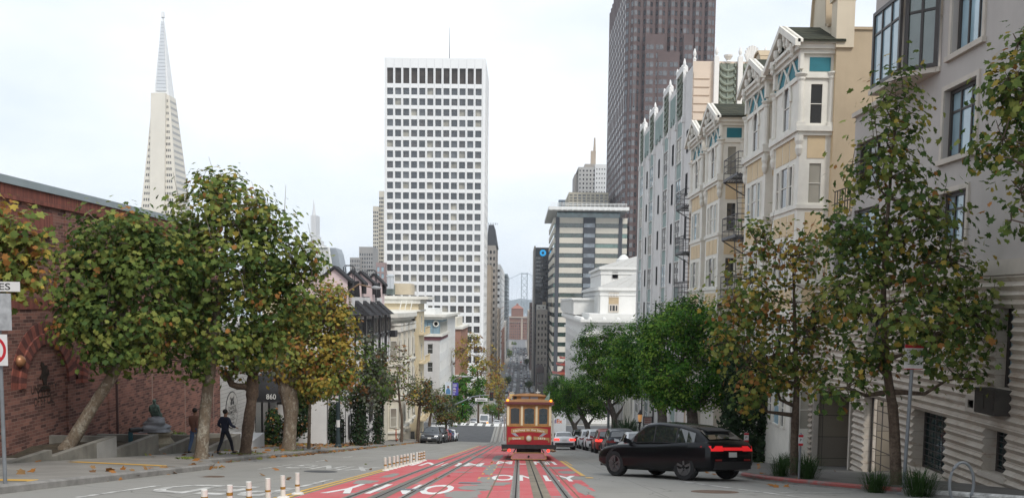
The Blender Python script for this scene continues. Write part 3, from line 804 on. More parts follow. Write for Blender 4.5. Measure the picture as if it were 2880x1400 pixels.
ph = thing("gabled_house", "pale pink house with black gables and black half timbering", "building", (XP, 73, zground(XP, 73)))
f = Fac(ph, (XP, 60.8), (0, 1)); LP = 24.5
za, zb_ = atX(1010, 886, XP).z, atX(1010, 947, XP).z
zrt = atX(1002, 842, XP).z
mb = MB(); f.wall(mb, 0, LP, -14.5, za + 0.1); f.wall(mb, 0, LP, za, zrt + 0.2, (), 0.1, 0); mb.poly([f.P(0, -14.5), f.P(0, za, 0), f.P(0, za, -10), f.P(0, -14.5, -10)])
mb.poly([f.P(0, zrt, -0.9), f.P(LP, zrt, -0.9), f.P(LP, zrt, -10), f.P(0, zrt, -10)])
mb.build("wall", M_WST, ph)
mb = MB(); mb.prism([f.P(-0.4, za, 0.7), f.P(-0.4, za + 0.12, 0.75), f.P(-0.4, zrt + 0.1, -1.0), f.P(-0.4, za, -1.0)], f.u * (LP + 0.6)); mb.build("skirt_roof", M_SHING, ph)
for k in range(4):                       # hipped bays of the skirt roof
    u = 11.5 + 3.6*k; w_ = 2.5
    mb = MB(); a0 = [f.P(u - w_/2, za - .02, 0.6), f.P(u - w_/2, za - .02, 1.35), f.P(u + w_/2, za - .02, 1.35), f.P(u + w_/2, za - .02, 0.6)]
    t0 = [f.P(u - w_/4, zrt + .1, -1.0), f.P(u - w_/4, zrt + .1, -0.2), f.P(u + w_/4, zrt + .1, -0.2), f.P(u + w_/4, zrt + .1, -1.0)]
    mb.hexa([a0[1], a0[2], a0[3], a0[0], t0[1], t0[2], t0[3], t0[0]]); f.box(mb, u - w_/4 - .1, u + w_/4 + .1, zrt + .1, zrt + .25, -1.1, -0.1)
    mb.build("bay_roof", M_SHING, ph)
    bw = MB(); f.box(bw, u - 1.1, u + 1.1, zb_ - 2.6, za - 0.02, 0, 0.95); bb = bw.build("bay", M_WST, ph)
    fb = Fac(ph, (XP + 0.95, 60.8), (0, 1))
    hs = [(u - 0.85, u - 0.05, zb_ + 0.25, za - 0.25), (u + 0.05, u + 0.85, zb_ + 0.25, za - 0.25)]
    windows(fb, hs, M_BLK, [G_BLIND, G_MID], 1, 2, -0.03, 0.07, seed=k)
    fn = Fac(ph, (XP, 60.8 + u - 1.1), (1, 0)); windows(fn, [(0.18, 0.8, zb_ + 0.25, za - 0.25)], M_BLK, [G_BLIND, G_DARK], 1, 2, -0.1, 0.09, seed=k + 9)
    tb = MB(); fb.box(tb, u - 1.14, u + 1.14, zb_ - 0.15, zb_ + 0.12, -1, 0.12)
    for s in (-1.08, 0, 1.08): fb.box(tb, u + s - .05, u + s + .05, zb_ - 2.6, za - .05, 0, 0.02)
    fn.box(tb, 0.02, 0.14, zb_ - 2.6, za - .05, 0, .06); fn.box(tb, 0.8, 0.94, zb_ - 2.6, za - .05, 0, .06); fn.box(tb, 0, 1, zb_ - 1.5, zb_ - 1.3, 0, .05)
    tb.build("timber_frame", M_BLK, ph)
mb = MB(); f.box(mb, 0, LP, zb_ - 2.9, zb_ - 2.7, 0, 0.2); f.box(mb, 0, LP, -11.5, -11.3, 0, 0.12)
for k in range(12): f.box(mb, 0.3 + 2.1*k, 0.42 + 2.1*k, -14, zb_ - 2.9, 0, 0.025)
f.box(mb, LP - 0.3, LP, -12, za, 0.0, 0.2); f.box(mb, LP - 1.5, LP, zb_ - 0.4, zb_ + 0.2, 0.95, 1.5)
mb.build("timber_frame", M_BLK, ph)
for k in range(7):
    windows(f, [(1.2 + 3.2*k, 2.3 + 3.2*k, -10.6, -8.8)], M_BLK, [G_DARK, G_MID], 1, 2, -0.06, 0.08, seed=k)
def tower_gable(xa, ya, xl, xr, big):
    q = atX(xa, ya, XP - 0.9); zr_, y_ = q.z, q.y
    w_ = 2.0 if big else 1.6; d = 1.5
    ze = zr_ - (.85 if big else .75)
    x0, x1 = XP - 0.9 - w_/2, XP - 0.9 + w_/2
    mb = MB(); mb.prism([(x0, y_, zrt - .6), (x1, y_, zrt - .6), (x1, y_, ze), (XP - .9, y_, zr_ - 0.05), (x0, y_, ze)], (0, d, 0)); mb.build("gable_tower", M_PINK, ph)
    mb = MB()
    for s in (-1, 1):
        e = XP - .9 + s * (w_/2 + .3); ez = ze - 0.3 * (zr_ - ze) / (w_/2)
        mb.prism([(XP - .9, y_ - .2, zr_), (e, y_ - .2, ez), (e, y_ - .2, ez + .2), (XP - .9, y_ - .2, zr_ + .22)] if s > 0 else [(XP - .9, y_ - .2, zr_), (XP - .9, y_ - .2, zr_ + .22), (e, y_ - .2, ez + .2), (e, y_ - .2, ez)], (0, d + .3, 0))
    mb.build("gable_roof", M_SHING, ph)
    mb = MB()
    if not big:
        mb.prism([(XP - 1.5, y_ - .05, zr_ - .7), (XP - .3, y_ - .05, zr_ - .7), (XP - .2, y_ - .05, zr_ - 2.0), (XP - .7, y_ - .05, zr_ - 2.3), (XP - .9, y_ - .05, zr_ - 2.9), (XP - 1.1, y_ - .05, zr_ - 2.3), (XP - 1.6, y_ - .05, zr_ - 2.0)], (0, .05, 0)); mb.build("gable_ornament", M_BLK, ph); mb = MB()
    mb.box(x1, x1 + .35, y_ + .2, y_ + .5, ze - 1.0, ze - .1); mb.build("gable_bracket", M_BLK, ph); mb = MB(); mb.box(x0 - .3, x0, y_ + .2, y_ + .5, ze - .8, ze - .1); mb.build("gable_bracket", M_BLK, ph)
mb = MB(); f.box(mb, 2, LP - .3, zrt - .4, zrt + 1.5, -3, -1.9); mb.build("attic_wall", M_PINK, ph)
for a in ((940, 755, 921, 963, True), (989, 766, 980, 1000, False), (1014, 768, 1005, 1030, True), (1051, 774, 1040, 1070, False)): tower_gable(*a)
def hoop_ladder(x, y0, y1, Y, xw):       # roof ladder: two rails bent over at the top, rungs
    mb = MB(); X0, X1 = at(x - xw, y0, Y).x, at(x + xw, y0, Y).x
    zt_, zb = at(x, y0, Y).z, at(x, y1, Y).z
    for yy in (Y, Y - 0.7):
        mb.tube([(X0, yy, zb), (X0, yy, zt_ - .15), (X0 + .15, yy, zt_), (X1 - .15, yy, zt_), (X1, yy, zt_ - .15), (X1, yy, zb)], 0.035, 6)
    for k in range(9):
        z = zb + (zt_ - zb) * k / 9; mb.tube([(X1, Y, z), (X1, Y - .7, z)], 0.025, 5)
    return mb.build("roof_ladder", M_BLK, ph)
hoop_ladder(984, 747, 862, 72, 13); hoop_ladder(1046, 760, 850, 82, 13)
M_CREAM = mk("cream_painted_wood", (0.6, 0.56, 0.47), 0.75, 0.07, 1.0, streak=0.2)
M_CREAM2 = mk("yellow_cream_stucco", (0.6, 0.51, 0.35), 0.8, 0.07, 1.0, streak=0.15)
M_TRIMW = mk("off_white_trim", (0.66, 0.64, 0.58), 0.7, 0.06, 1.5, streak=0.15)
M_FRW = mk("white_window_frame", (0.6, 0.59, 0.56), 0.6, 0.05)
M_FRD = mk("dark_window_frame", (0.06, 0.06, 0.062), 0.5, 0.1)
XC = -12.9
def street_block(name, lab, X, y0, y1, z0, z1, mat, depth=10, frontbay=None):
    t = thing(name, lab, "building", (X, (y0 + y1)/2, zground(X, (y0+y1)/2)))
    f = Fac(t, (X, y0), (0, 1)); g = Fac(t, (X - depth, y0), (1, 0))
    return t, f, g
y0 = -XC * FPX / (1465 - 1090); y1 = 103.5
zc = atX(1100, 893, XC).z
cb, f, g = street_block("cream_house", "cream apartment house with a curved cornice and tall bay windows, behind the bare trees", XC, y0, y1, -16, zc, M_CREAM)
L = y1 - y0
mb = MB()
hole_z = [(zc - 2.2 - 3.3*k - 1.9, zc - 2.2 - 3.3*k) for k in range(3)]
gh = [(10 - 1.75, 10 - 0.75, a, b) for a, b in hole_z]
g.wall(mb, 0, 10, -17, zc, gh); f.wall(mb, 0, L, -17, zc); mb.poly([f.P(0, zc), f.P(L, zc), f.P(L, zc, -10), f.P(0, zc, -10)])
mb.build("wall", M_CREAM, cb); windows(g, gh, M_FRD, [G_DARK], 1, 2, 0.2)
for k in range(4):
    u = 1.9 + 3.7*k; r = 1.35; pr = 0.95
    mb = MB(); pts = [(u - r, 0), (u - r*0.62, pr), (u + r*0.62, pr), (u + r, 0)]
    mb.prism([f.P(a, -13.6, b) for a, b in pts], (0, 0, zc - 0.9 + 13.6)); bay = mb.build("bay", M_CREAM, cb)
    q = [(u - r - .2, 0), (u - r*.62 - .15, pr + .25), (u + r*.62 + .15, pr + .25), (u + r + .2, 0)]
    for zz, hh in ((zc - 1.35, .5), (zc - 0.75, .2), (zc - 4.7, .18), (zc - 8.0, .18), (zc - 11.3, .18)): mb = MB(); mb.prism([f.P(a, zz, b) for a, b in q], (0, 0, hh)); mb.build("bay_cornice", M_TRIMW, cb)
    for a, b in hole_z:
        for (ua, na), (ub, nb) in zip(pts, pts[1:]):
            A, B = f.P(ua, a, na), f.P(ub, a, nb); d_ = (B - A); ln = d_.length; d_.normalize()
            fw_ = Fac(cb, (A.x, A.y), (d_.x, d_.y)); windows(fw_, [(ln/2 - .36, ln/2 + .36, a, b)], M_TRIMW, [G_MID, G_BLIND, G_DARK], 1, 2, -0.06, 0.07, seed=k*7 + int(ua))
mb = MB()
for zz, hh, o_ in ((zc - 0.5, 0.25, 0.5), (zc - 0.25, 0.3, 1.1), (zc + 0.05, 0.45, 1.6)):
    n = 12; pts = [f.P(-0.9, zz, -9.5), f.P(-0.9, zz, o_ * 0.3)] + [f.P(L * k / n, zz, o_ * (0.55 + 0.45 * math.sin(math.pi * (k / n) * 0.9 + 0.2))) for k in range(n + 1)] + [f.P(L, zz, -9.5)]
    mb.prism(pts, (0, 0, hh))
mb.build("cornice", M_TRIMW, cb)
mb = MB()
for k in range(14): f.box(mb, 0.3 + k*1.05, 0.6 + k*1.05, zc - 0.75, zc - 0.45, 0, 0.7)
mb.build("bracket", M_TRIMW, cb)
mb = MB(); f.box(mb, 2, L, -16.8, -14.6, 0, 0.25); mb.build("base_course", mk("tan_stone_base", (0.4, 0.36, 0.29), 0.85, 0.15, 1.5, streak=0.4), cb)
for k in range(3):
    mb = MB(); g.box(mb, 7.2, 9.2, -17, -14.9, 0, 0.04); 
mb.build("garage_door", mk("brown_garage_door", (0.3, 0.2, 0.1), 0.6, 0.2, 3), cb)
for k in range(3): pass
XC2 = -11.8
y0, y1 = 103.55, 109.8
zc2 = atX(1200, 842, XC2).z
c2, f, g = street_block("cream_house", "taller yellow cream apartment house with a flat overhanging roof and small balconies", XC2 - 0, y0, y1, -17, zc2, M_CREAM2)
L = y1 - y0; mb = MB()
rows = [(zc2 - 1.9 - 3.35*k - 1.9, zc2 - 1.9 - 3.35*k) for k in range(5)]
gh = [(10 - 1.0, 10 - 0.35, a, b) for a, b in rows]; fh = [(L/2 - .5, L/2 + .5, a, b) for a, b in rows]
g.wall(mb, -8, 10, -18, zc2, gh); f.wall(mb, 0, L, -18, zc2, fh); mb.poly([f.P(0, zc2), f.P(L, zc2), f.P(L, zc2, -18), f.P(0, zc2, -18)])
mb.build("wall", M_CREAM2, c2); windows(g, gh, M_TRIMW, [G_DARK, G_MID], 1, 2, 0.15); windows(f, fh, M_TRIMW, [G_MID], 1, 2, 0.04)
mb = MB(); f.box(mb, -0.5, L + .7, zc2, zc2 + 0.35, -9.5, 1.15); f.box(mb, -0.3, L + .4, zc2 - 0.5, zc2, -9.5, 0.25); f.box(mb, -.2, L, zc2 - 1.4, zc2 - 1.2, -9, 0.2); mb.build("cornice", M_TRIMW, c2)
for a, b in rows:
    mb = MB(); f.box(mb, 0.6, L - .4, a - .35, a - .2, 0, 0.8); mb.build("balcony", M_CREAM2, c2)
    mb = MB(); 
    for k in range(11): f.box(mb, 0.6 + .52*k, 0.66 + .52*k, a - .2, a + .55, .72, .77)
    f.box(mb, 0.6, L - .4, a + .55, a + .62, .68, .8); mb.build("balcony_rail", M_CREAM2, c2)
a, b = at(1108, 828, 108), at(1155, 797, 108); mb = MB(); mb.box(a.x, b.x, 108, 112, a.z, b.z); mb.build("penthouse", mk("tan_penthouse", (0.5, 0.43, 0.32), 0.85, 0.06), c2)
a, b = at(1072, 828, 107), at(1108, 800, 107); mb = MB(); mb.prism([(a.x, 107, a.z), (b.x, 107, a.z), (b.x, 107, b.z), (a.x + .6, 107, b.z - .6)], (0, 3, 0)); mb.build("roof_shed", mk("green_grey_shed", (0.15, 0.18, 0.17), 0.6, 0.1), c2)
mb = MB()
for x in (1096, 1103): p = at(x, 800, 107); mb.lathe([(0.28, -.5), (0.28, .9), (.42, 1.0), (.1, 1.2)], (p.x, 106.6, p.z), 10)
mb.build("roof_vent", mk("galvanised_vent", (0.5, 0.52, 0.54), 0.4, 0.1, metal=0.5), c2)
mb = MB(); zl, X0 = at(1140, 872, 96).z, at(1124, 872, 96).x
for dx in (0, 0.55, 1.15): mb.tube([(X0 + dx, 96, zl), (X0 + dx + .15, 96.5, zl + 1.0)], 0.05, 6)
mb.tube([(X0 + .15, 96.5, zl + 1.0), (X0 + 1.3, 96.5, zl + 1.0)], 0.05, 6)
tag(mb.build("roof_rail", M_TRIMW, None, (X0, 96, zl)), "white pipe rail on the roof of the cream house", "railing")
XG = -13.0; yg = -XG * FPX / (1465 - 1238)
M_GREY = mk("pale_grey_stucco", (0.5, 0.48, 0.46), 0.85, 0.06, 0.6, streak=0.15)
M_GREYW = mk("white_painted_wall", (0.7, 0.7, 0.68), 0.8, 0.05, 0.6, streak=0.1)
M_BLUE = mk("grey_blue_panel", (0.2, 0.29, 0.34), 0.7, 0.08)
M_MAR = mk("maroon_band", (0.16, 0.06, 0.07), 0.7, 0.1)
zg = at(1238, 897, yg).z
gb, f, g = street_block("corner_building", "pale grey corner building with a blue top storey and a maroon band", XG, yg, yg + 34, -24, zg, M_GREY)
px = yg / FPX
mb = MB(); rows = [(zg - 4.9 - 3.05*1.04*k*1.0 - 1.9 - 0, zg - 4.9 - 3.17*k) for k in range(5)]
rows = [(at(1220, y_ + 28, yg).z, at(1220, y_, yg).z) for y_ in (967, 1018, 1069, 1120)]
gh = [(10 - 1.95 - 0.05, 10 - 1.2 + 0.1, a, b) for a, b in rows] + [(6.3, 7.2, a, b) for a, b in rows]
fh = [(1.2 + 2.2*k, 2.2 + 2.2*k, a, b) for k in range(6) for a, b in rows]
zbl = at(1220, 946, yg).z
g.wall(mb, 0, 10, -26, zbl, gh); f.wall(mb, 0, 15, -26, zbl, fh, m=1); f.wall(mb, 15, 34, -26, zg, [(16.2 + 3*k, 17.3 + 3*k, a, b) for k in range(6) for a, b in rows], m=1)
mb.poly([f.P(0, zg), f.P(34, zg), f.P(34, zg, -10), f.P(0, zg, -10)]); mb.build("wall", [M_GREY, M_GREYW], gb)
windows(g, gh, M_FRW, [G_DARK, G_TEAL], 1, 2, 0.2); windows(f, fh, M_FRW, [G_MID, G_BLIND], 1, 2, 0.15); panes(f, [(16.2 + 3*k, 17.3 + 3*k, a, b) for k in range(6) for a, b in rows], [G_MID, G_DARK], 0.15)
mb = MB(); f.box(mb, 0, 15, zbl, zg, -9.9, -0.05); mb.build("top_storey", M_BLUE, gb)
mb = MB(); za_, zb2 = at(1220, 956, yg).z, at(1220, 951, yg).z; f.box(mb, -.12, 15, za_, zb2 + .3, -10, 0.12); mb.build("maroon_band", M_MAR, gb)
mb = MB(); f.box(mb, -.4, 15.2, zb2 + .3, zb2 + .75, -10.2, 0.4)
for z0_, z1_, o_ in ((zg - .1, zg + .35, .5), (zg + .35, zg + .75, 1.0)): f.box(mb, -o_, 34, z0_, z1_, -10, o_)
mb.build("cornice", M_TRIMW, gb)
windows(g, [(8.0, 8.95, zbl + .3, zg - .5)], M_FRD, [G_DARK], 1, 2, 0.06); windows(f, [(1 + 2.4*k, 2 + 2.4*k, zbl + .5, zg - .5) for k in range(6)], M_TRIMW, [G_MID], 1, 2, 0.0)
mb = MB(); f.box(mb, 0.5, 13, zg + .75, zg + 1.7, -9, -.8); f.box(mb, 2, 6, zg + 1.7, zg + 2.5, -8, -2.5); mb.build("roof_parapet", M_GREYW, gb)
mb = MB(); mb.lathe([(0.5, -.1), (0.5, .03), (0.3, .03), (0.3, -.1)], g.P(9.4, zg - .75, 0.1), 16, 0, "y"); mb.build("medallion", M_TRIMW, gb)
XR = -12.6; yr = 190.0
br = thing("brick_building", "small orange brick building with a pale roof edge below the white tower", "building", (XR, yr, zground(XR, yr)))
M_OBR = mk_brick("orange_brick", (0.38, 0.19, 0.13), (0.3, 0.14, 0.1), (0.35, 0.25, 0.2), 0.3, 0.12, 0.015, 0)
zt2 = at(1290, 925, yr).z
g = Fac(br, (XR - 16, yr), (1, 0)); f = Fac(br, (XR, yr), (0, 1)); mb = MB()
gh = [(u, u + 1.6, z, z + 2.2) for z in [zt2 - 4.2 - 3.4*k for k in range(6)] for u in (9.5, 12.6)]; fh = [(1.5 + 3*k, 2.7 + 3*k, z, z + 2) for k in range(7) for z in [zt2 - 4.2 - 3.4*k2 for k2 in range(6)]]
g.wall(mb, 0, 16, -32, zt2, gh); f.wall(mb, 0, 24, -32, zt2, fh); mb.poly([g.P(0, zt2), g.P(16, zt2), g.P(16, zt2, -24), g.P(0, zt2, -24)]); mb.build("wall", M_OBR, br)
panes(g, gh, [G_MID, G_DARK], .2); panes(f, fh, [G_MID, G_DARK], .2)
mb = MB(); g.box(mb, -.3, 16.4, zt2, zt2 + .5, -24, .4); g.box(mb, -.3, 16.3, zt2 - 3.4*3 + 0.2, zt2 - 3.4*3 + .5, 0, .15); mb.build("cornice", M_TRIMW, br)
mb = MB(); g.box(mb, 1, 15, zt2 + .5, at(1290, 893, yr).z, -20, -1); mb.build("penthouse", M_CREAM, br)
M_STUC = mk("grey_taupe_stucco", (0.43, 0.397, 0.37), 0.9, 0.06, 0.8, 0.12, streak=0.12)
M_LIME = mk("pale_limestone_trim", (0.5, 0.45, 0.39), 0.8, 0.1, 2)
M_BRZ = mk("dark_bronze_window_frame", (0.05, 0.043, 0.04), 0.45, 0.15, 3)
def mk_band():
    m, nt, b = _new("rough_travertine_courses")
    p = pos(nt)
    f1 = ramp(nt, noise(nt, p, 1.1, 6, 0.65), 0.3, 0.7)
    c = mixc(nt, f1, (0.45, 0.39, 0.32), (0.6, 0.545, 0.475))
    f2 = ramp(nt, noise(nt, vmul(nt, p, (1, 1, 2.5)), 2.2, 5, 0.7), 0.55, 0.75)
    c = mixc(nt, f2, c, (0.4, 0.29, 0.2))
    t = nt.nodes.new("ShaderNodeTexBrick"); nt.links.new(planar(nt), t.inputs["Vector"])
    t.inputs["Scale"].default_value = 1; t.inputs["Brick Width"].default_value = 0.9; t.inputs["Row Height"].default_value = 0.4; t.inputs["Mortar Size"].default_value = 0.006
    t.inputs["Color1"].default_value = (0.12, 0.12, 0.12, 1); t.inputs["Color2"].default_value = (0, 0, 0, 1); t.inputs["Mortar"].default_value = (0.75, 0.75, 0.75, 1)
    c = mixc(nt, t.outputs["Color"], c, (0.2, 0.15, 0.12))
    nt.links.new(c, b.inputs["Base Color"]); b.inputs["Roughness"].default_value = 0.85
    bump(nt, b, noise(nt, p, 14, 5, 0.7), 0.7, 0.02)
    return m
M_BAND = mk_band()
XR_ = FAC_R
YE = 36.2
mbd = thing("apartment_building", "large modern apartment block with a striped rusticated stone base and grey stucco storeys", "building", (XR_, 24, zground(XR_, 24)))
f = Fac(mbd, (XR_, YE), (0, -1)); U = lambda y: YE - y
def fpx(x, y, X=XR_):
    p = atX(x, y, X); return U(p.y), p.z
UE = YE - 10
zb = fpx(2700, 775)[1]                   # top of the striped base
PER, AMP = 0.21, 0.085
def prof(z):
    k = (zb - z) / PER * 2
    return AMP if int(round(k)) % 2 else 0.0
z_lo = -7.4
zs = [zb - PER / 2 * k for k in range(int((zb - z_lo) / PER * 2))]
def snap(z): return zb - round((zb - z) / PER) * PER
def hole(x0, y0, x1, y1, sn=True):
    a, b = fpx(x0, y0), fpx(x1, y1)
    za, zc = max(a[1], b[1]), min(a[1], b[1])
    if sn: za, zc = snap(za), snap(zc)
    return (min(a[0], b[0]), max(a[0], b[0]), zc, za)
hb1 = hole(2566, 1300, 2664, 1170); hb2 = hole(2766, 1315, 2835, 1215)
ent = (U(34.6), U(31.1), -8, snap(fpx(2400, 1115)[1]))           # the gated entrance recess
gat = (U(29.6), U(26.9), -7.4, snap(fpx(2440, 1115)[1]))
up1 = hole(2800, 1085, 2856, 860); up2 = hole(2628, 930, 2668, 860); up3 = hole(2440, 975, 2505, 855); sml = hole(2730, 1150, 2748, 1128)
bh = [hb1, hb2, gat, up1, up2, up3, sml]
bh = [(a, b, max(c, z_lo + .2), d) for a, b, c, d in bh]
mb = MB()
f.wall(mb, U(30.6), UE, z_lo, zb, bh, 0.38, 0, prof, zs)
f.wall(mb, U(36.0), U(34.9), z_lo - 1, zb, (), 0.38, 0, prof, zs + [zb - PER/2*k for k in range(len(zs), len(zs) + 12)])
f.wall(mb, U(34.9), U(30.6), ent[3], zb, (), 0.38, 0, prof, zs)
ze = ent[3]
mb.build("rusticated_base", M_BAND, mbd)
mb = MB(); f.box(mb, U(34.9), U(30.6), z_lo - 1, ze, -1.6, -1.4); mb.poly([f.P(U(30.6), z_lo - 1, 0), f.P(U(30.6), ze, 0), f.P(U(30.6), ze, -1.5), f.P(U(30.6), z_lo - 1, -1.5)]); mb.poly([f.P(U(34.9), z_lo - 1, 0), f.P(U(34.9), z_lo - 1, -1.5), f.P(U(34.9), ze, -1.5), f.P(U(34.9), ze, 0)])
mb.poly([f.P(U(34.9), ze, 0), f.P(U(30.6), ze, 0), f.P(U(30.6), ze, -1.5), f.P(U(34.9), ze, -1.5)])
mb.build("entrance_recess", mk_brick("smooth_travertine_slabs", (0.3, 0.26, 0.2), (0.24, 0.21, 0.18), (0.08, 0.07, 0.06), 1.3, 0.85, 0.012, 0, 0, 0.3, 0.5), mbd)
def grille(h, nx, nz, n, gm, nm="window"):
    mb = MB(); a, b, c, d = h
    f.box(mb, a + .02, a + .1, c, d, n - .04, n); f.box(mb, b - .1, b - .02, c, d, n - .04, n); f.box(mb, a + .1, b - .1, c, c + .07, n - .04, n); f.box(mb, a + .1, b - .1, d - .07, d, n - .04, n)
    o = mb.build(nm, M_BRZ, mbd)
    mb = MB()
    for k in range(1, nz): z = c + (d - c) * k / nz; f.box(mb, a + .1, b - .1, z - .011, z + .011, n + .012, n + .034)
    for k in range(1, nx): x = a + (b - a) * k / nx; f.box(mb, x - .013, x + .013, c + .07, d - .07, n - .018, n + .008)
    link_mesh("grille", mb.mesh("grille", M_BRZ, mbd.location), o)
    if gm:
        mb = MB(); f.box(mb, a + .03, b - .03, c + .03, d - .03, n - .1, n - .06); link_mesh("pane", mb.mesh("pane", gm, mbd.location), o)
grille(bh[0], 5, 9, -0.28, G_TEAL); grille(bh[1], 3, 7, -0.28, G_TEAL)
mb = MB()
for h in bh[:2]: f.box(mb, h[0] - .1, h[1] + .1, h[2] - .13, h[2], -.38, 0.1)
for h in bh[:2]:
    mb = MB(); f.box(mb, h[0] - .1, h[1] + .1, h[2] - .13, h[2] - .005, -.37, 0.1); mb.build("sill", M_LIME, mbd)
grille(bh[2], 3, 10, -0.2, None, "gate")
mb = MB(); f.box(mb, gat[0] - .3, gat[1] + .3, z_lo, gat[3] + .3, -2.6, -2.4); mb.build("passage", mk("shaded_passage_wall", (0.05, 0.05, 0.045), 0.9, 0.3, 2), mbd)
windows(f, bh[3:6], M_BRZ, [G_BLUE, G_MID], 1, 2, 0.3, 0.09)
mb = MB(); h = bh[3]; f.box(mb, h[0] - .15, h[1] + .1, h[2] - .62, h[2] - .02, 0.03, .42)
for k in range(2): f.box(mb, h[0] - .05 + .42*k, h[0] + .3 + .42*k, h[2] - .5, h[2] - .15, .42, .435)
mb.build("planter_box", mk("dark_brown_planter", (0.04, 0.035, 0.03), 0.6, 0.2, 4), mbd)
h = bh[6]; mb = MB()
for a, b, c, d in ((h[0]-.12, h[0], h[2]-.1, h[3]+.1), (h[1], h[1]+.12, h[2]-.1, h[3]+.1), (h[0], h[1], h[2]-.1, h[2]), (h[0], h[1], h[3], h[3]+.1)): f.box(mb, a, b, c, d, -.1, .09)
mb.build("vent_frame", M_LIME, mbd)
mb = MB(); f.box(mb, h[0], h[1], h[2], h[3], -.36, -.3); mb.build("vent", M_DARK, mbd)
for y in (34.9, 31.0): mb = MB(); f.box(mb, U(y) - .02, U(y) + .1, -9, ze, -.2, .02); mb.build("door_jamb", M_LIME, mbd)
mb = MB(); f.box(mb, U(33.9), U(31.8), -9, ze - .6, -1.4, -1.36); mb.build("door", G_DARK, mbd)
zt_ = 15.5
def H2(x0, y0, x1, y1): return hole(x0, y0, x1, y1, False)
w1 = H2(2676, 158, 2777, -140); w2 = H2(2650, 452, 2752, 212); w3 = H2(2640, 690, 2722, 528)
u7 = U(25.35)
sw = w1[1] - w1[0]
def shift(h, d): return (h[0] + d, h[1] + d, h[2], h[3])
D1 = 5.3
col = [w1, w2, w3]
hs = col + [shift(h, D1) for h in col] + [shift(h, 2 * D1) for h in col]
hs = [h for h in hs if h[1] < UE - .3]
lo1 = H2(2480, 760, 2560, 560); lo2 = H2(2440, 575, 2500, 560)
mb = MB(); f.wall(mb, u7, UE, zb, zt_, hs, 0.32)
zlow = fpx(2423, 300)[1]                 # lower storeys carry on past the bay
yL = atX(2336, 620, XR_).y
zl2 = fpx(2338, 640)[1]
p0 = fpx(2400, 560); p1 = fpx(2470, 480)
lw = [(U(33.2), U(32.0), fpx(2370, 850)[1], fpx(2370, 700)[1]), (U(31.4), U(29.2), fpx(2470, 740)[1], fpx(2470, 575)[1]), (U(31.4), U(29.2), fpx(2470, 520)[1], fpx(2470, 380)[1])]
zsill = 6.63
f.wall(mb, U(31.6), u7, zb, zsill - .1, [h for h in lw[1:] if h[3] < zsill - .4], 0.32)
ztt = fpx(2340, 618)[1]
f.wall(mb, U(33.9), U(31.6), zb, ztt, [lw[0]], 0.32)
mb.poly([f.P(U(33.9), zb), f.P(U(33.9), zb, -9), f.P(U(33.9), ztt, -9), f.P(U(33.9), ztt)][::-1])
mb.poly([f.P(U(33.9), ztt), f.P(U(31.6), ztt), f.P(U(31.6), ztt, -9), f.P(U(33.9), ztt, -9)])
mb.poly([f.P(U(31.6), ztt), f.P(U(31.6), zsill - .15), f.P(U(31.6), zsill - .15, -9), f.P(U(31.6), ztt, -9)])
mb.poly([f.P(U(36), zb), f.P(U(33.9), zb), f.P(U(33.9), zb, -9), f.P(U(36), zb, -9)])
mb.poly([f.P(U(36), -9), f.P(U(36), zb), f.P(U(36), zb, -9), f.P(U(36), -9, -9)])
mb.build("wall", M_STUC, mbd)
windows(f, hs, M_BRZ, [G_BLUE], 3, 2, 0.22, 0.1, 0.68)
windows(f, [lw[0]] + [h for h in lw[1:] if h[3] < zsill - .4], M_BRZ, [G_BLUE, G_DARK], 3, 2, 0.22, 0.1, 0.7)
for h in hs:
    mb = MB(); w_ = .13
    f.box(mb, h[0] - w_, h[0], h[2], h[3] + w_, 0, 0.05); f.box(mb, h[1], h[1] + w_, h[2], h[3] + w_, 0, 0.05); f.box(mb, h[0], h[1], h[3], h[3] + w_, 0, 0.05); f.box(mb, h[0] - w_ - .06, h[1] + w_ + .06, h[2] - .14, h[2], 0, 0.12)
    mb.build("window_surround", M_LIME, mbd)
mb = MB(); f.box(mb, u7, UE, zb - .05, zb + .32, 0, .1); f.box(mb, U(31.6), u7, zsill - .15, zsill, -8, .14); f.box(mb, U(34), U(31.6), ztt, ztt + .12, -8, .06); f.box(mb, U(33.9), u7 , zb + .0, zb + .3, .0, .1)
mb.build("sill_course", M_LIME, mbd)
xb = 10.75
A = Vector((xb, 28.2, 0)); B = Vector((xb, 26.06, 0))
zbt, zbb = 8.9, zsill
C = f.P(u7, 0, 0)
ztop = zt_
def bayface(P0, P1, n, frac):
    d = Vector((P1[0] - P0[0], P1[1] - P0[1], 0)); L = d.length
    fb = Fac(mbd, (P0[0], P0[1]), (d.x, d.y)); mb = MB()
    fb.wall(mb, 0, L, zbt_, ztop); mb.build("bay_wall", M_STUC, mbd)
    windows(fb, [(0.05, L - 0.05, zbb, zbt_)], M_BRZ, [G_BLUE if n == 3 else mk_glass("bay_glass_with_reflections", (0.1, 0.13, 0.11), 0.03, 1.0, 0.25)], n, 2, -0.02, 0.11, 0.7)
zbt_ = zbt
bayface((A.x, A.y), (B.x, B.y), 3, .7); bayface((B.x, B.y), (C.x, C.y), 2, .7)
mb = MB(); mb.poly([(A.x, A.y, zbt), (B.x, B.y, zbt), (C.x, C.y, zbt), (C.x + 3, A.y, zbt)]); mb.poly([(A.x, A.y, zbb), (A.x + 5, A.y, zbb), (A.x + 5, A.y, ztop), (A.x, A.y, ztop)][::-1]); mb.poly([(A.x, A.y, zbb - .01), (B.x, B.y, zbb - .01), (C.x, C.y, zbb - .01), (C.x + 3, A.y, zbb - .01)]); mb.build("bay_soffit", M_STUC, mbd)
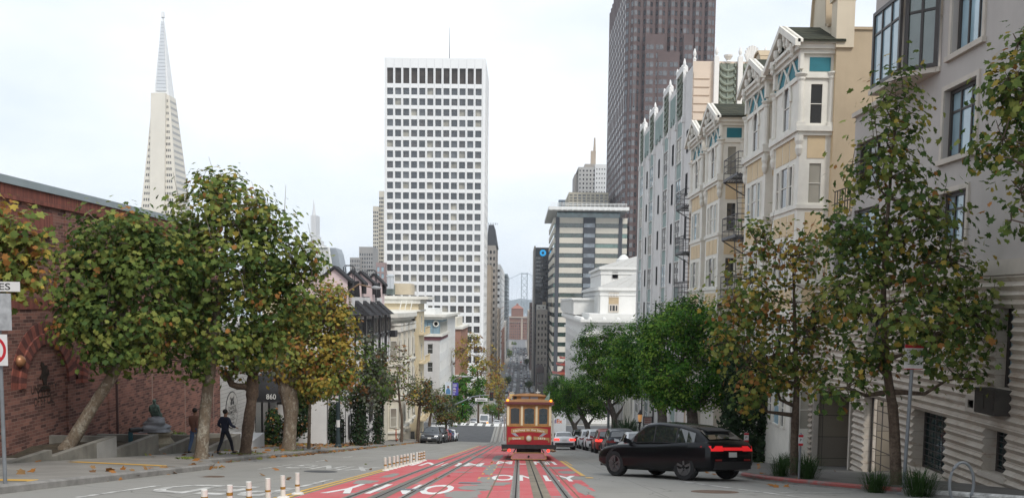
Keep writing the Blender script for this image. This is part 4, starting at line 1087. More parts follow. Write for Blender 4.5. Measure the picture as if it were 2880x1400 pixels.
mb = MB(); mb.prism([(A.x - .1, A.y + .1, zbb - .14), (B.x - .1, B.y - .05, zbb - .14), (C.x - .05, C.y - .05, zbb - .14), (C.x + .5, C.y, zbb - .14), (C.x + .5, A.y + .1, zbb - .14)], (0, 0, .14)); mb.build("bay_sill", M_LIME, mbd)
mb = MB(); a, b = f.P(U(33.8), ztt + .1, -.15), f.P(U(31.7), ztt + .1, -.15)
for k in range(9): q = a.lerp(b, k / 8); mb.tube([q, q + Vector((0, 0, .95))], .02, 5)
for z in (.5, .95): mb.tube([a + Vector((0, 0, z)), b + Vector((0, 0, z))], .025, 5)
mb.build("terrace_rail", M_BRZ, mbd)
XA = 11.9; XBY = 10.7
M_PEACH = mk("peach_panel_paint", (0.64, 0.5, 0.32), 0.8, 0.06, 1.2, streak=0.08)
M_IVORY = mk("ivory_trim_paint", (0.72, 0.69, 0.62), 0.7, 0.07, 2, streak=0.12)
M_TEALP = mk("teal_panel_paint", (0.02, 0.16, 0.2), 0.6, 0.12, 2)
M_TEALL = mk("pale_teal_paint", (0.12, 0.33, 0.38), 0.6, 0.12, 2)
M_TAN = mk("tan_party_wall", (0.45, 0.36, 0.25), 0.9, 0.08, 0.7, 0.2, streak=0.15)
M_MOSS = mk_brick("mossy_dark_shingles", (0.045, 0.05, 0.035), (0.075, 0.075, 0.05), (0.02, 0.02, 0.016), 0.35, 0.17, 0.02, 0, 0.5, 0.8)
M_CRPAR = mk("cream_parapet_stucco", (0.6, 0.52, 0.4), 0.85, 0.07, 0.7, streak=0.15)
G_CURT = mk_glass("glass_over_lace_curtain", (0.36, 0.34, 0.29), 0.12, 0.5)
ga = thing("apartment_building", "cream gothic apartment house with steep mossy gables and teal panels", "building", (XA, 48, zground(XA, 48)))
Y0A, Y1A = 35.0, 61.9
f = Fac(ga, (XA, Y1A), (0, -1)); U = lambda y: Y1A - y
LA = Y1A - Y0A
zpar = 10.3
mb = MB()
FL = [6.9 - 2.95 * k for k in range(5)]
midw = [(U(y) - .5, U(y) + .5, z - 2.5, z - .7) for y in (45.3, 47.6, 59.6) for z in [9.7] + FL[:4]]
f.wall(mb, 0, LA, -11, zpar, midw, 0.08)
mb.poly([f.P(0, zpar), f.P(LA, zpar), f.P(LA, zpar, -12), f.P(0, zpar, -12)])
mb.build("wall", M_PEACH, ga)
windows(f, midw, M_IVORY, [G_MID, G_CURT], 1, 2, 0.03, 0.09)
g = Fac(ga, (XA, Y0A), (1, 0))
mb = MB(); g.wall(mb, 0, 12, -9, at(2380, 84, Y0A).z); g.box(mb, 0.45, 12, at(2380, 84, Y0A).z, at(2380, 84, Y0A).z + .1, -.4, .06); mb.build("party_wall", M_TAN, ga)
def parapet(yc, w_, zt2, steps=True):
    mb = MB(); pts = [(yc - w_/2, zpar - .6), (yc + w_/2, zpar - .6), (yc + w_/2, zpar + .5), (yc + w_/2 - .35, zpar + .6), (yc + w_*.3, zt2 - 1.1), (yc + w_*.2, zt2 - .35), (yc + w_*.08, zt2), (yc - w_*.08, zt2), (yc - w_*.2, zt2 - .35), (yc - w_*.3, zt2 - 1.1), (yc - w_/2 + .35, zpar + .6), (yc - w_/2, zpar + .5)]
    mb.prism([(XA - .02, y, z) for y, z in pts], (.55, 0, 0)); mb.build("shaped_parapet", M_CRPAR, ga)
    mb = MB()
    for (ya, za), (yb, zb2) in zip(pts[2:], pts[3:]):
        d = Vector((0, yb - ya, zb2 - za)); nn = Vector((0, -d.z, d.y)).normalized() * -0.1
        if nn.z < 0: nn = -nn
        mb.prism([(XA - .12, ya, za), (XA - .12, yb, zb2), (XA - .12, yb + nn.y, zb2 + nn.z), (XA - .12, ya + nn.y, za + nn.z)], (.75, 0, 0))
    mb.build("parapet_coping", M_TAN, ga)
parapet(37.0, 2.6, 13.4); parapet(46.6, 3.4, 12.7); parapet(59.4, 2.6, 12.4)
mb = MB(); mb.box(XA - .06, XA + .62, 34.9, 35.5, zpar - .5, 11.6); mb.box(XA - .14, XA + .72, 34.85, 35.55, 11.6, 11.8); mb.build("chimney_pier", M_CRPAR, ga)
def colm(mb, x, y, z0, z1, r=.13):
    mb.tube([(x, y, z0 + .12), (x, y, z1 - .25)], r, 10); mb.box(x - r*1.4, x + r*1.4, y - r*1.4, y + r*1.4, z0, z0 + .14)
    mb.lathe([(r, z1 - .3), (r*1.3, z1 - .22), (r*1.25, z1 - .15), (r*1.9, z1 - .05), (r*1.9, z1)], (x, y, 0), 10)
def gothic_bay(yc):
    hw = 1.75
    fb = Fac(ga, (XBY, yc + hw), (0, -1)); gb_ = Fac(ga, (XBY, yc - hw), (1, 0))
    D = XA - XBY
    mb = MB(); nh = []; fh_ = []
    nh.append((.32, .86, 6.98, 8.55)); fh_.append((hw - .45, hw + .45, 6.98, 8.9))
    for z in FL[:4]: nh.append((.36, .92, z - 3.0 + .05, z - 1.35)); fh_ += [(hw - .48, hw + .48, z - 3.0, z - 1.3), (hw - 1.15, hw - .65, z - 3.0, z - 1.35), (hw + .65, hw + 1.15, z - 3.0, z - 1.35)]
    fb.wall(mb, 0, 2*hw, -8.5, 9.95, fh_, .06); gb_.wall(mb, 0, D, -8.5, 9.95, nh, .12)
    mb.poly([(XBY, yc + hw, -8.5), (XA, yc + hw, -8.5), (XA, yc + hw, 9.95), (XBY, yc + hw, 9.95)])
    mb.prism([(XBY + .01, yc - hw, 9.9), (XBY + .01, yc, 10.95), (XBY + .01, yc + hw, 9.9)], (.1, 0, 0))
    mb.build("bay", M_IVORY, ga)
    windows(gb_, nh, M_IVORY, [G_DARK, G_CURT, G_DARK], 1, 2, .08, .05, seed=int(yc*3)); windows(fb, fh_, M_IVORY, [G_MID, G_BLUE, G_CURT, G_DARK], 1, 2, .02, .07, seed=int(yc))
    for z in FL[:4]:                                                  # peach panels under the windows
        mb = MB(); gb_.box(mb, .3, D - .22, z - 1.2, z - .32, 0, .02); mb.build("panel", M_PEACH, ga)
        for k in range(3): mb = MB(); fb.box(mb, .35 + .98*k, 1.2 + .98*k, z - 1.15, z - .35, 0, .02); mb.build("panel", M_PEACH, ga)
    mb = MB(); gb_.box(mb, .28, D - .12, 8.98, 9.5, 0, .02); mb.build("teal_panel", M_TEALP, ga); mb = MB(); fb.box(mb, .3, 2*hw - .3, 8.95, 9.6, 0, .02); mb.prism([(XBY - .01, yc - 1.1, 9.75), (XBY - .01, yc, 10.55), (XBY - .01, yc + 1.1, 9.75)], (.02, 0, 0)); mb.build("teal_panel", M_TEALP, ga)
    for z0_, z1_, o_ in ((6.55, 6.7, .1), (6.7, 6.9, .2), (8.72, 8.9, .08), (9.62, 9.78, .12), (9.78, 9.95, .24), (9.95, 10.08, .34)):   # cornices and bands
        mb = MB(); mb.box(XBY - o_, XA + .1, yc - hw - o_, yc + hw + o_, z0_, z1_); mb.build("bay_cornice", M_IVORY, ga)
    for z in FL[1:4]: mb = MB(); mb.box(XBY - .07, XA, yc - hw - .07, yc + hw + .07, z - .18, z - .02); mb.build("bay_cornice", M_IVORY, ga)
    for y in (yc - hw + .02, yc + hw - .02):
        mb = MB(); colm(mb, XBY - .02, y, 6.9, 8.9, .13); mb.build("column", M_IVORY, ga, smooth=False)
        mb = MB(); mb.lathe([(.02, 5.75), (.1, 5.85), (.15, 6.05), (.12, 6.2), (.17, 6.35), (.17, 6.55)], (XBY - .02, y, 0), 10); mb.build("pendant", M_IVORY, ga); mb = MB(); mb.box(XBY - .12, XBY + .02, y - .14, y + .14, 9.05, 9.62); mb.build("bracket", M_IVORY, ga)
    mb = MB(); colm(mb, XA - .05, yc - hw - .02, 6.9, 8.95, .11); mb.build("column", M_IVORY, ga)
    mb = MB()
    for s in (-1, 1):
        P_ = [(XBY - .05, yc + s*(.55 - .55*(k/6)**1.6), 8.1 + 1.15*k/6) for k in range(7)]; mb.tube(P_, .06, 6)
        P_ = [(XBY - .05, yc + s*(1.5 - 1.5*k/6), 8.75 + 1.6*k/6) for k in range(7)]; mb.tube(P_, .05, 6)
        mb.tube([(XBY - .05, yc + s*.05, 9.2), (XBY - .05, yc + s*.9, 9.95)], .05, 6)
    mb.build("tracery", M_IVORY, ga)
    mb = MB()
    for s in (-1, 1):
        mb.prism([(XBY - .25, yc, 11.03), (XBY - .25, yc + s*(hw + .42), 9.98), (XBY - .25, yc + s*(hw + .42), 10.08), (XBY - .25, yc, 11.15)] if s > 0 else [(XBY - .25, yc, 11.03), (XBY - .25, yc, 11.15), (XBY - .25, yc - (hw + .42), 10.08), (XBY - .25, yc - (hw + .42), 9.98)], (1.75, 0, 0))
    mb.build("gable_roof", M_MOSS, ga)
    mb = MB()
    for s in (-1, 1):
        for o_, w_ in ((0, .26), (.1, .12)):
            q = [(XBY - .45 + o_, yc, 11.18), (XBY - .45 + o_, yc + s*(hw + .5), 10.06), (XBY - .45 + o_, yc + s*(hw + .5), 10.06 - w_), (XBY - .45 + o_, yc, 11.18 - w_)]
            mb.prism(q if s < 0 else q[::-1], (.2, 0, 0))
        for k in range(3):
            y = yc + s*(.35 + .5*k); z = 10.75 - .32*k
            mb.lathe([(.02, z - .55), (.09, z - .45), (.07, z - .35), (.12, z - .25), (.12, z)], (XBY - .3, y, 0), 8)
    mb.build("barge_board", M_IVORY, ga)
for yc in (37.0, 41.8, 50.9, 55.6): gothic_bay(yc)
mb = MB(); rr = [(XA - .3, y, 10.4) for y in (38.9, 40)]
for y in (38.8, 39.6, 40.4): mb.tube([(XA + .5, y, 10.3), (XA + .5, y, 11.2), (XA + .7, y, 11.35)], .025, 5)
for z in (10.8, 11.25): mb.tube([(XA + .5, 38.8, z), (XA + .5, 40.4, z)], .025, 5)
mb.tube([(XA + .5, 38.8, 11.2), (XA + .9, 38.5, 11.3), (XA + 1.2, 38.2, 11.0), (XA + 1.2, 38.2, 10.3)], .025, 5)
tag(mb.build("roof_rail", M_COP, None, (XA + .5, 39.6, 10.3)), "grey pipe rail on the roof behind the nearest mossy gable", "railing")
M_IRON = mk("grey_painted_iron", (0.1, 0.1, 0.105), 0.6, 0.2, 4)
def fire_escape(yc, lab):
    t = thing("fire_escape", lab, "fire escape", (XA - .9, yc, -5), "iron fire escapes")
    y0_, y1_ = yc - 1.5, yc + 1.5; xo, xi = XA - 1.55, XA - .03
    for k, z in enumerate((6.35, 3.4, 0.45, -2.5)):
        mb = MB()
        for j in range(12): x = xo + (xi - xo) * j / 11; mb.box(x - .02, x + .02, y0_, y1_, z - .05, z)
        for y in (y0_, yc, y1_): mb.box(xo, xi, y - .03, y + .03, z - .12, z - .05)
        mb.box(xo - .03, xo + .03, y0_, y1_, z - .12, z + .02)
        mb.build("platform", M_IRON, t)
        for y in (y0_, y1_): mb = MB(); mb.tube([(xo, y, z - .1), (xi, y, z - 1.0)], .035, 5); mb.build("brace", M_IRON, t)
        mb = MB()
        for zz in (.35, .68, 1.0): mb.tube([(xi, y0_, z + zz), (xo, y0_, z + zz), (xo, y1_, z + zz), (xi, y1_, z + zz)], .018 if zz < 1 else .025, 5)
        for y in (y0_, yc, y1_): mb.tube([(xo, y, z), (xo, y, z + 1.0)], .02, 5)
        for j in range(13): y = y0_ + 3.0*j/12; mb.tube([(xo, y, z), (xo, y, z + 1.0)], .009, 4)
        mb.build("railing", M_IRON, t)
        mb = MB(); zb2 = z - 2.95
        for x in (xo + .25, xo + .65): mb.tube([(x, y0_ + .5, zb2), (x, y0_ + 1.7, z + .9)], .022, 5)
        for j in range(11): q = j / 11; mb.tube([(xo + .25, y0_ + .5 + 1.2*q*.77, zb2 + 2.95*q), (xo + .65, y0_ + .5 + 1.2*q*.77, zb2 + 2.95*q)], .015, 4)
        mb.build("ladder", M_IRON, t)
fire_escape(45.2, "grey iron fire escape between the second and third gables, nearer of two")
fire_escape(59.3, "smaller looking grey iron fire escape beyond the last gable, in front of the beige wall")
XD, YD0, YD1 = 11.5, 62.3, 90.0
M_DPINK = mk("pale_mauve_grey_wall", (0.64, 0.62, 0.6), 0.85, 0.06, 0.8, streak=0.12)
M_DBEI = mk("beige_side_wall", (0.62, 0.52, 0.43), 0.85, 0.05, 0.8, streak=0.1)
M_DWH = mk("white_deco_pier", (0.72, 0.71, 0.69), 0.75, 0.05, 2, streak=0.2)
M_DGR = mk("sage_green_spandrel", (0.27, 0.34, 0.32), 0.8, 0.1, 1.5, streak=0.15)
M_DREL = mk("grey_green_relief", (0.22, 0.25, 0.21), 0.85, 0.25, 3, 0.6, streak=0.3)
de = thing("apartment_building", "tall art deco apartment house with white finials and grey green leaf panels", "building", (XD, 76, zground(XD, 76)))
f = Fac(de, (XD, YD1), (0, -1)); U = lambda y: YD1 - y
g = Fac(de, (XD, YD0), (1, 0))
ZT = 16.2
bays = [(65.1, 68.0), (71.2, 74.0), (79.0, 81.9), (85.6, 88.4)]
rows = [(10.35 - 2.98*k - .1, 12.2 - 2.98*k - .1) for k in range(8)]
mb = MB(); h1 = []; h2 = []
for a, b in bays: h1 += [(U(b) + .36, U(a) - .36, c, d) for c, d in rows]
sm = [(U(y) - .3, U(y) + .3, c + .3, d) for y in (69.6, 76.5, 83.7, 63.6) for c, d in rows]
f.wall(mb, 0, U(YD0), -13, ZT, h1 + sm, .07); mb.poly([f.P(0, ZT - .5), f.P(U(YD0), ZT - .5), f.P(U(YD0), ZT - .5, -13), f.P(0, ZT - .5, -13)])
mb.build("wall", M_DPINK, de)
windows(f, h1, M_FRW, [G_MID, G_CURT, G_BLUE, G_DARK, G_MID], 2, 2, -.02, .07, seed=4); windows(f, sm, M_FRD, [G_DARK], 1, 2, .03, .05)
mb = MB(); gh = [(1.1 + 3.2*k, 2.0 + 3.2*k, c, d) for k in range(3) for c, d in rows]; g.wall(mb, 0, 13, -13, ZT + .25, gh, .15)
for k in range(6): z = 15.5 - .55*k; g.box(mb, .05, 1.15, z - .22, z + .22, 0, .08)
mb.build("side_wall", M_DBEI, de); windows(g, gh, M_FRW, [G_TEAL, G_CURT], 1, 2, .1, .07)
def finial(x, y, z, s=1.0):
    mb = MB(); mb.box(x - .17*s, x + .17*s, y - .17*s, y + .17*s, z - .9, z); mb.lathe([(.22*s, z), (.22*s, z + .1), (.1*s, z + .16), (.2*s, z + .34), (.21*s, z + .45), (.14*s, z + .62), (.03, z + .75)], (x, y, 0), 10)
    mb.build("finial", M_DWH, de)
def relief(fac, u0, u1, z0, z1):
    mb = MB(); fac.box(mb, u0, u1, z0, z1, 0, .05); uc = (u0 + u1)/2; n = 6
    for k in range(n):
        z = z0 + .2 + (z1 - z0 - .7) * k / (n - 1)
        for s in (-1, 1):
            P_ = [fac.P(uc, z, .1)] + [fac.P(uc + s*(u1 - u0)*.43*math.sin(t), z + .42*(1 - math.cos(t)) , .1) for t in (.5, .9, 1.3, 1.57)] + [fac.P(uc + s*(u1 - u0)*.36, z + .52, .1)]
            mb.tube(P_, [.09, .1, .1, .09, .07, .04], 6)
    mb.tube([fac.P(uc, z0 + .1, .08), fac.P(uc, z1 - .1, .08)], .07, 6)
    mb.build("relief_panel", M_DREL, de)
for a, b in bays:
    mb = MB()
    for c, d in rows: f.box(mb, U(b) + .32, U(a) - .32, d + .0, d + 1.13, 0, .03)
    mb.build("spandrel", M_DGR, de)
    for y in (a, b):
        mb = MB(); f.box(mb, U(y) - .14, U(y) + .14, -13, ZT + .1, 0, .14); f.box(mb, U(y) - .19, U(y) + .19, ZT - 3.3, ZT - 2.9, 0, .22); mb.build("pier", M_DWH, de)
        finial(XD - .1, y, ZT + .4, .5)
    relief(f, U(b) + .2, U(a) - .2, 13.5, ZT + .3)
    mb = MB(); f.box(mb, U(b) + .2, U(a) - .2, ZT + .3, ZT + .6, -.2, .2)
    for k in range(4): q = f.P(U(b) + .6 + .57*k, ZT + .6, 0); mb.lathe([(.22, 0), (.26, .15), (.1, .3)], q, 8)
    mb.build("cresting", M_DWH, de)
for y0_, y1_ in ((68.4, 70.8), (74.4, 78.6), (82.3, 85.2)):
    mb = MB()
    for k in range(5): w_ = (y1_ - y0_)/5; f.box(mb, U(y1_) + .06 + w_*k, U(y1_) + w_*(k + 1) - .06, 13.6 + (.3 if k % 2 else 0), 15.6, 0, .12)
    mb.build("fluted_panel", M_DGR, de)
for k, u in enumerate((1.55, 3.15, 4.85, 6.4, 8.0)):
    mb = MB(); g.box(mb, u - .16, u + .16, 12.9, ZT + .5, 0, .3); g.box(mb, u - .12, u + .12, 12.6, 12.9, 0, .26); mb.lathe([(.02, 12.3), (.16, 12.6)], g.P(u, 0, .14), 8); mb.build("pier", M_DWH, de)
    finial(g.P(u, 0).x, YD0 - .1, ZT + .45, .6)
for a, b in ((1.75, 2.95), (3.35, 4.65), (5.05, 6.2), (6.6, 7.8)): relief(g, a, b, 13.3, ZT + .1)
finial(XD + .1, YD0 + .1, ZT + .35, .55)
mb = MB(); q = g.P(3.98, ZT + .2, .05)                                  # scallop shell over the side panels
for k in range(9):
    t = math.pi * (k + .5) / 9; mb.tube([q, q + Vector((math.cos(t) * .3, 0, .45 * math.sin(t))), q + Vector((math.cos(t) * .5, 0, .45 + .65 * math.sin(t)))], [.05, .1, .1], 6)
mb.build("shell_crest", M_DWH, de)
for u in (2.35, 5.6):
    mb = MB(); mb.lathe([(.12, 0), (.2, .1), (.12, .2), (.3, .45), (.32, .55)], g.P(u, ZT + .1, .05), 10); mb.build("urn", M_DWH, de)
for nm, lab, y0_, y1_, zt2, mat in (("row_house", "narrow pale stone front with columns behind the ficus trunks", 90.2, 97.5, -8.4, M_IVORY), ("row_house", "grey stucco corner house with an outside stair behind the parked cars", 97.6, 108.5, -8.9, M_GREY)):
    t = thing(nm, lab, "building", (XD, (y0_ + y1_)/2, zground(XD, y0_))); ff = Fac(t, (XD, y1_), (0, -1)); LL = y1_ - y0_
    mb = MB(); hh = [(.8 + 2.2*k, 2.0 + 2.2*k, z, z + 2) for k in range(int(LL/2.2)) for z in (zt2 - 3, zt2 - 6.5)]
    ff.wall(mb, 0, LL, -20, zt2, hh, .2); gg = Fac(t, (XD, y0_), (1, 0)); gg.wall(mb, 0, 10, -20, zt2); mb.poly([ff.P(0, zt2), ff.P(LL, zt2), ff.P(LL, zt2, -10), ff.P(0, zt2, -10)]); mb.build("wall", mat, t)
    windows(ff, hh, M_FRW, [G_DARK, G_MID], 1, 2, .15)
    mb = MB(); ff.box(mb, -.1, LL + .1, zt2 - .3, zt2, -.2, .3); mb.build("cornice", M_TRIMW, t)
    mb = MB()
    for k in range(4): ff.box(mb, .3 + LL/4*k, .6 + LL/4*k, -20, zt2 - .3, 0, .2)
    mb.build("pilaster", mat, t)
    mb = MB(); n = 12
    for k in range(n): ff.box(mb, 2 + .28*k, 2 + .28*(k + 1), -20, -15.3 + .17*k - (y0_ - 90)*.13, .2, 1.3)
    mb.build("stair", M_CONCP, t)
XH, YH = 11.2, 11.2 * FPX / (1650 - 1465)
M_HOT = mk("white_terracotta", (0.7, 0.69, 0.66), 0.8, 0.05, 0.4, streak=0.12)
M_HROOF = mk("grey_lead_roof", (0.42, 0.41, 0.385), 0.7, 0.06, 0.5)
ho = thing("hotel_building", "white neoclassical building with stepped upper storeys and low hipped roofs", "building", (XH, YH + 20, zground(XH, YH)))
f = Fac(ho, (XH, 223), (0, -1)); U = lambda y: 223 - y
g = Fac(ho, (XH, YH), (1, 0))
zc3 = at(1650, 905, YH).z; zpp = at(1650, 882, YH).z
mb = MB(); fh = [(2 + 4.2*k, 3.5 + 4.2*k, z, z + 2.2) for k in range(16) for z in (zc3 - 6, zc3 - 10, zc3 - 14)]
f.wall(mb, 0, U(YH), -31, zc3, fh, .3); g.wall(mb, 0, 40, -31, zc3); mb.build("wall", M_HOT, ho); panes(f, fh, [G_MID, G_DARK], .3)
mb = MB()
for a, b, o in ((zc3 - 2.6, zc3 - 2.2, .35), (zc3 - .5, zc3, .5), (zc3, zc3 + .45, 1.1)): f.box(mb, -.1, U(YH) + o, a, b, 0, o); g.box(mb, .0, 40, a + .003, b - .003, 0, o)
mb.build("cornice", M_HOT, ho)
mb = MB()
for k in range(40): q = f.P(.5 + 1.78*k, zc3 + .45, .7); mb.lathe([(.35, 0), (.3, .25), (.05, .4)], q, 6)
for k in range(14): q = g.P(.5 + 2.4*k, zc3 + .45, .7); mb.lathe([(.4, 0), (.32, .25), (.05, .45)], q, 6)
mb.build("antefix", M_HOT, ho)
mb = MB(); mb.box(XH + .5, XH + 40, YH + .5, 222, zc3 - .5, zpp); mb.build("parapet", M_HOT, ho)
def tier(x0, x1, y0_, y1_, z0, z1, colx=None):
    mb = MB(); mb.box(x0, x1, y0_, y1_, z0, z1); mb.build("upper_storey", M_HOT, ho)
    mb = MB(); mb.box(x0 - .4, x1 + .4, y0_ - .4, y1_ + .4, z1 - .5, z1); mb.box(x0 - .15, x1 + .15, y0_ - .15, y1_ + .15, z1 - 1.4, z1 - 1.15); mb.build("cornice", M_HOT, ho)
def hip(x0, x1, y0_, y1_, z, h):
    mb = MB(); d = min(x1 - x0, y1_ - y0_) / 2
    mb.hexa([(x0 - .4, y0_ - .4, z), (x1 + .4, y0_ - .4, z), (x1 + .4, y1_ + .4, z), (x0 - .4, y1_ + .4, z), (x0 + d, y0_ + d, z + h), (x1 - d + .1, y0_ + d, z + h), (x1 - d + .1, y1_ - d + .1, z + h), (x0 + d, y1_ - d + .1, z + h)]); mb.build("hip_roof", M_HROOF, ho)
    mb = MB(); n = 9
    for k in range(1, n): x = x0 + (x1 - x0) * k / n; xx = min(max(x, x0 + d), x1 - d); mb.tube([(x, y0_ - .38, z + .03), (x*.6 + xx*.4, y0_ + d*.4, z + h*.42 + .05)], .06, 4)
    mb.build("roof_seam", M_HROOF, ho)
Y1t = YH + 10
a = at(1689, 808, Y1t); x0 = a.x; zt1 = a.z
tier(x0, x0 + 22, Y1t, Y1t + 45, zpp - .5, zt1); hip(x0, x0 + 22, Y1t, Y1t + 45, zt1, 4.2)
gt = Fac(ho, (x0, Y1t), (1, 0)); ft = Fac(ho, (x0, Y1t + 45), (0, -1))
ha = [(at(1729, 0, Y1t).x - x0, at(1758, 0, Y1t).x - x0, at(1740, y1_, Y1t).z, at(1740, y0_, Y1t).z) for y0_, y1_ in ((822, 836), (855, 878))]
windows(gt, [(h[0], h[1], h[2], h[3]) for h in ha], M_LIME, [G_DARK], 3, 1, -.06, .25)
mb = MB(); h = ha[0]; gt.box(mb, h[0], h[1], ha[1][3], ha[0][2], 0, .05); mb.build("ochre_panel", mk("ochre_panel_paint", (0.42, 0.32, 0.2), 0.7), ho)
mb = MB()
for k in range(5):
    mb = MB(); ft.box(mb, 45 - 1.6 - 1.75*k, 45 - .9 - 1.75*k, zpp, zt1 - 1.5, 0, .35); mb.build("pilaster", M_HOT, ho)
fh = [(45 - 2.55 - 1.75*k, 45 - 1.65 - 1.75*k, zpp + .4, zt1 - 1.8) for k in range(4)]; panes(ft, fh, [G_MID], -.0)
Y2t = Y1t + 9; a = at(1691, 750, Y2t); tier(a.x, a.x + 20, Y2t, Y2t + 26, zt1 - .2, a.z); hip(a.x, a.x + 20, Y2t, Y2t + 26, a.z, 3.2)
q1, q2 = at(1722, 766, Y2t), at(1738, 783, Y2t); gq = Fac(ho, (a.x, Y2t), (1, 0))
mb = MB(); n = 3
for i in range(n):
    for j in range(n):
        cx, cz = q1.x + (q2.x - q1.x)*(i + .5)/n, q1.z + (q2.z - q1.z)*(j + .5)/n; mb.lathe([(.17, -.02), (.17, .03), (.3, .03), (.3, -.02)], (cx, Y2t - .05, cz), 10, 0, "y")
mb.build("lattice_vent", M_HROOF, ho)
a = at(1754, 733, Y2t + 8); mb = MB(); mb.lathe([(1.5, -1.5), (1.5, -.6), (1.3, -.5), (1.5, -.3), (1.45, .5), (1.1, .7), (.7, 1.2), (.3, 1.5)], (a.x, Y2t + 8, a.z - .3), 14); mb.build("lantern_cap", M_HOT, ho)
a = at(1624, 838, 180); mb = MB(); mb.box(a.x - 1.2, a.x + 12, 172, 221, zpp - .4, a.z); mb.build("upper_storey", M_HOT, ho)
mb = MB(); mb.box(a.x - 1.6, a.x + 12, 171.6, 221.4, a.z - .4, a.z); mb.build("cornice", M_HOT, ho)
mb = MB(); fq = Fac(ho, (a.x - 1.2, 221), (0, -1))
for k in range(11):
    mb = MB(); fq.box(mb, 1 + 4.4*k, 2.2 + 4.4*k, zpp, a.z - .5, 0, .4); mb.build("pilaster", M_HOT, ho)
M_WTOW = mk("white_concrete_tower", (0.78, 0.78, 0.77), 0.8, 0.03, 0.15, streak=0.06)
M_BEI = mk("beige_concrete", (0.56, 0.52, 0.44), 0.85, 0.05, 0.1)
M_GCON = mk("grey_concrete", (0.32, 0.31, 0.3), 0.85, 0.06, 0.1)
M_GRAN = mk("brown_carnelian_granite", (0.1, 0.066, 0.062), 0.6, 0.14, 0.25)
M_CHAR = mk("charcoal_cladding", (0.06, 0.065, 0.075), 0.6, 0.12, 0.2)
M_STON = mk("grey_city_stone", (0.36, 0.33, 0.3), 0.85, 0.08, 0.15, streak=0.2)
M_TANS = mk("tan_city_stone", (0.42, 0.35, 0.28), 0.85, 0.08, 0.15, streak=0.15)
def box_tower(name, lab, cat, Y, xl, xr, yt, mat, depth, side, nu, rows_px, gms, fu=.6, fz=.6, ns=0, roof=None, zb=None, rec=.3, limit=100, fs=None, group=None):
    """street-aligned tower: front at distance Y between picture columns xl..xr, top at row yt; side is the flank that shows"""
    X0, X1 = at(xl, yt, Y).x, at(xr, yt, Y).x; zt = at((xl + xr)/2, yt, Y).z
    zb = -drop(Y) - 2 if zb is None else zb
    t = thing(name, lab, "building", ((X0 + X1)/2, Y, zb), group)
    g = Fac(t, (X0, Y), (1, 0)); f = Fac(t, (X1, Y), (0, 1)) if side == "R" else Fac(t, (X0, Y + depth), (0, -1))
    z1, z0 = at(xl, rows_px[0], Y).z, at(xl, rows_px[1], Y).z; nz = rows_px[2]
    gh = grid_holes(0, X1 - X0, nu, z0, z1, nz, fu, fz) if nu else []
    fh = grid_holes(0, depth, ns, z0, z1, nz, fs or fu, fz) if ns else []
    mb = MB(); g.wall(mb, 0, X1 - X0, zb, zt, gh, rec); f.wall(mb, 0, depth, zb, zt, fh, rec)
    mb.poly([g.P(0, zt), g.P(X1 - X0, zt), g.P(X1 - X0, zt, -depth), g.P(0, zt, -depth)])
    mb.poly([g.P(0, zb, -depth), g.P(0, zt, -depth), g.P(X1 - X0, zt, -depth), g.P(X1 - X0, zb, -depth)])
    mb.build("wall", mat, t)
    if gh: panes(g, gh, gms, rec, 3)
    if fh: panes(f, fh, gms, rec, 5)
    t["_b"] = 0; del t["_b"]
    return t, g, f, X0, X1, zt
Yw = 380.0
GW = [G_DARK, G_DARK, G_MID, G_DARK, mk_glass("brown_tinted_glass", (0.05, 0.042, 0.038)), G_BLIND]
X0, X1 = at(1081, 162, Yw).x, -15.8; zt = at(1080, 162, Yw).z; zb = -45.0
wt = thing("office_tower", "white concrete office tower with a regular grid of deep square windows", "building", ((X0 + X1)/2, Yw, zb))
g = Fac(wt, (X0, Yw), (1, 0)); f = Fac(wt, (X1, Yw), (0, 1)); Wd = X1 - X0
ua, ub = at(1089, 400, Yw).x - X0, at(1353, 400, Yw).x - X0
pit = (ub - ua + (ub - ua)/12*.3) / 12
ww = pit * .76
r0, rp = at(1220, 249, Yw).z, (at(1220, 249, Yw).z - at(1220, 955, Yw).z) / 24.35
gh = [(ua + pit*(i - .03), ua + pit*(i - .03) + ww, at(1220, 236, Yw).z, at(1220, 192, Yw).z) for i in range(12)]
gh2 = [(ua + pit*(i - .03), ua + pit*(i - .03) + ww, r0 - rp*j - rp*.62, r0 - rp*j + rp*.03) for j in range(27) for i in range(12)]
mb = MB(); g.wall(mb, 0, Wd, zb, zt, gh + gh2, .9); fh = [(2 + 3.9*k, 4.4 + 3.9*k, c, d) for k in range(9) for c, d in sorted({(h[2], h[3]) for h in gh2})]
f.wall(mb, 0, 38, zb, zt, fh, 1.3); mb.poly([g.P(0, zt), g.P(Wd, zt), g.P(Wd, zt, -38), g.P(0, zt, -38)]); mb.poly([g.P(0, zb), g.P(0, zt), g.P(0, zt, -38), g.P(0, zb, -38)])
mb.build("wall", M_WTOW, wt)
panes(g, gh, [mk_glass("louvred_plant_floor", (0.055, 0.045, 0.038), 0.4, 0.2)], .85, 2); panes(g, gh2, GW, .85, 8); panes(f, fh, GW, 1.1, 4)
mb = MB()
for i in range(13): u = ua + pit*(i - .15); g.box(mb, u - .06, u + .06, zb, zt - .4, 0, .07)
mb.build("panel_joint", mk("grey_tower_joint", (0.6, 0.6, 0.6), 0.9), wt)  # slightly raised grey strips along the panel joints
mb = MB(); p = at(1264, 160, Yw + 12); q = at(1264, 78, Yw + 12); mb.tube([(p.x, Yw + 12, zt), (p.x, Yw + 12, q.z)], [.18, .05], 5); mb.build("antenna", M_DARK, wt)
Yp = 640.0
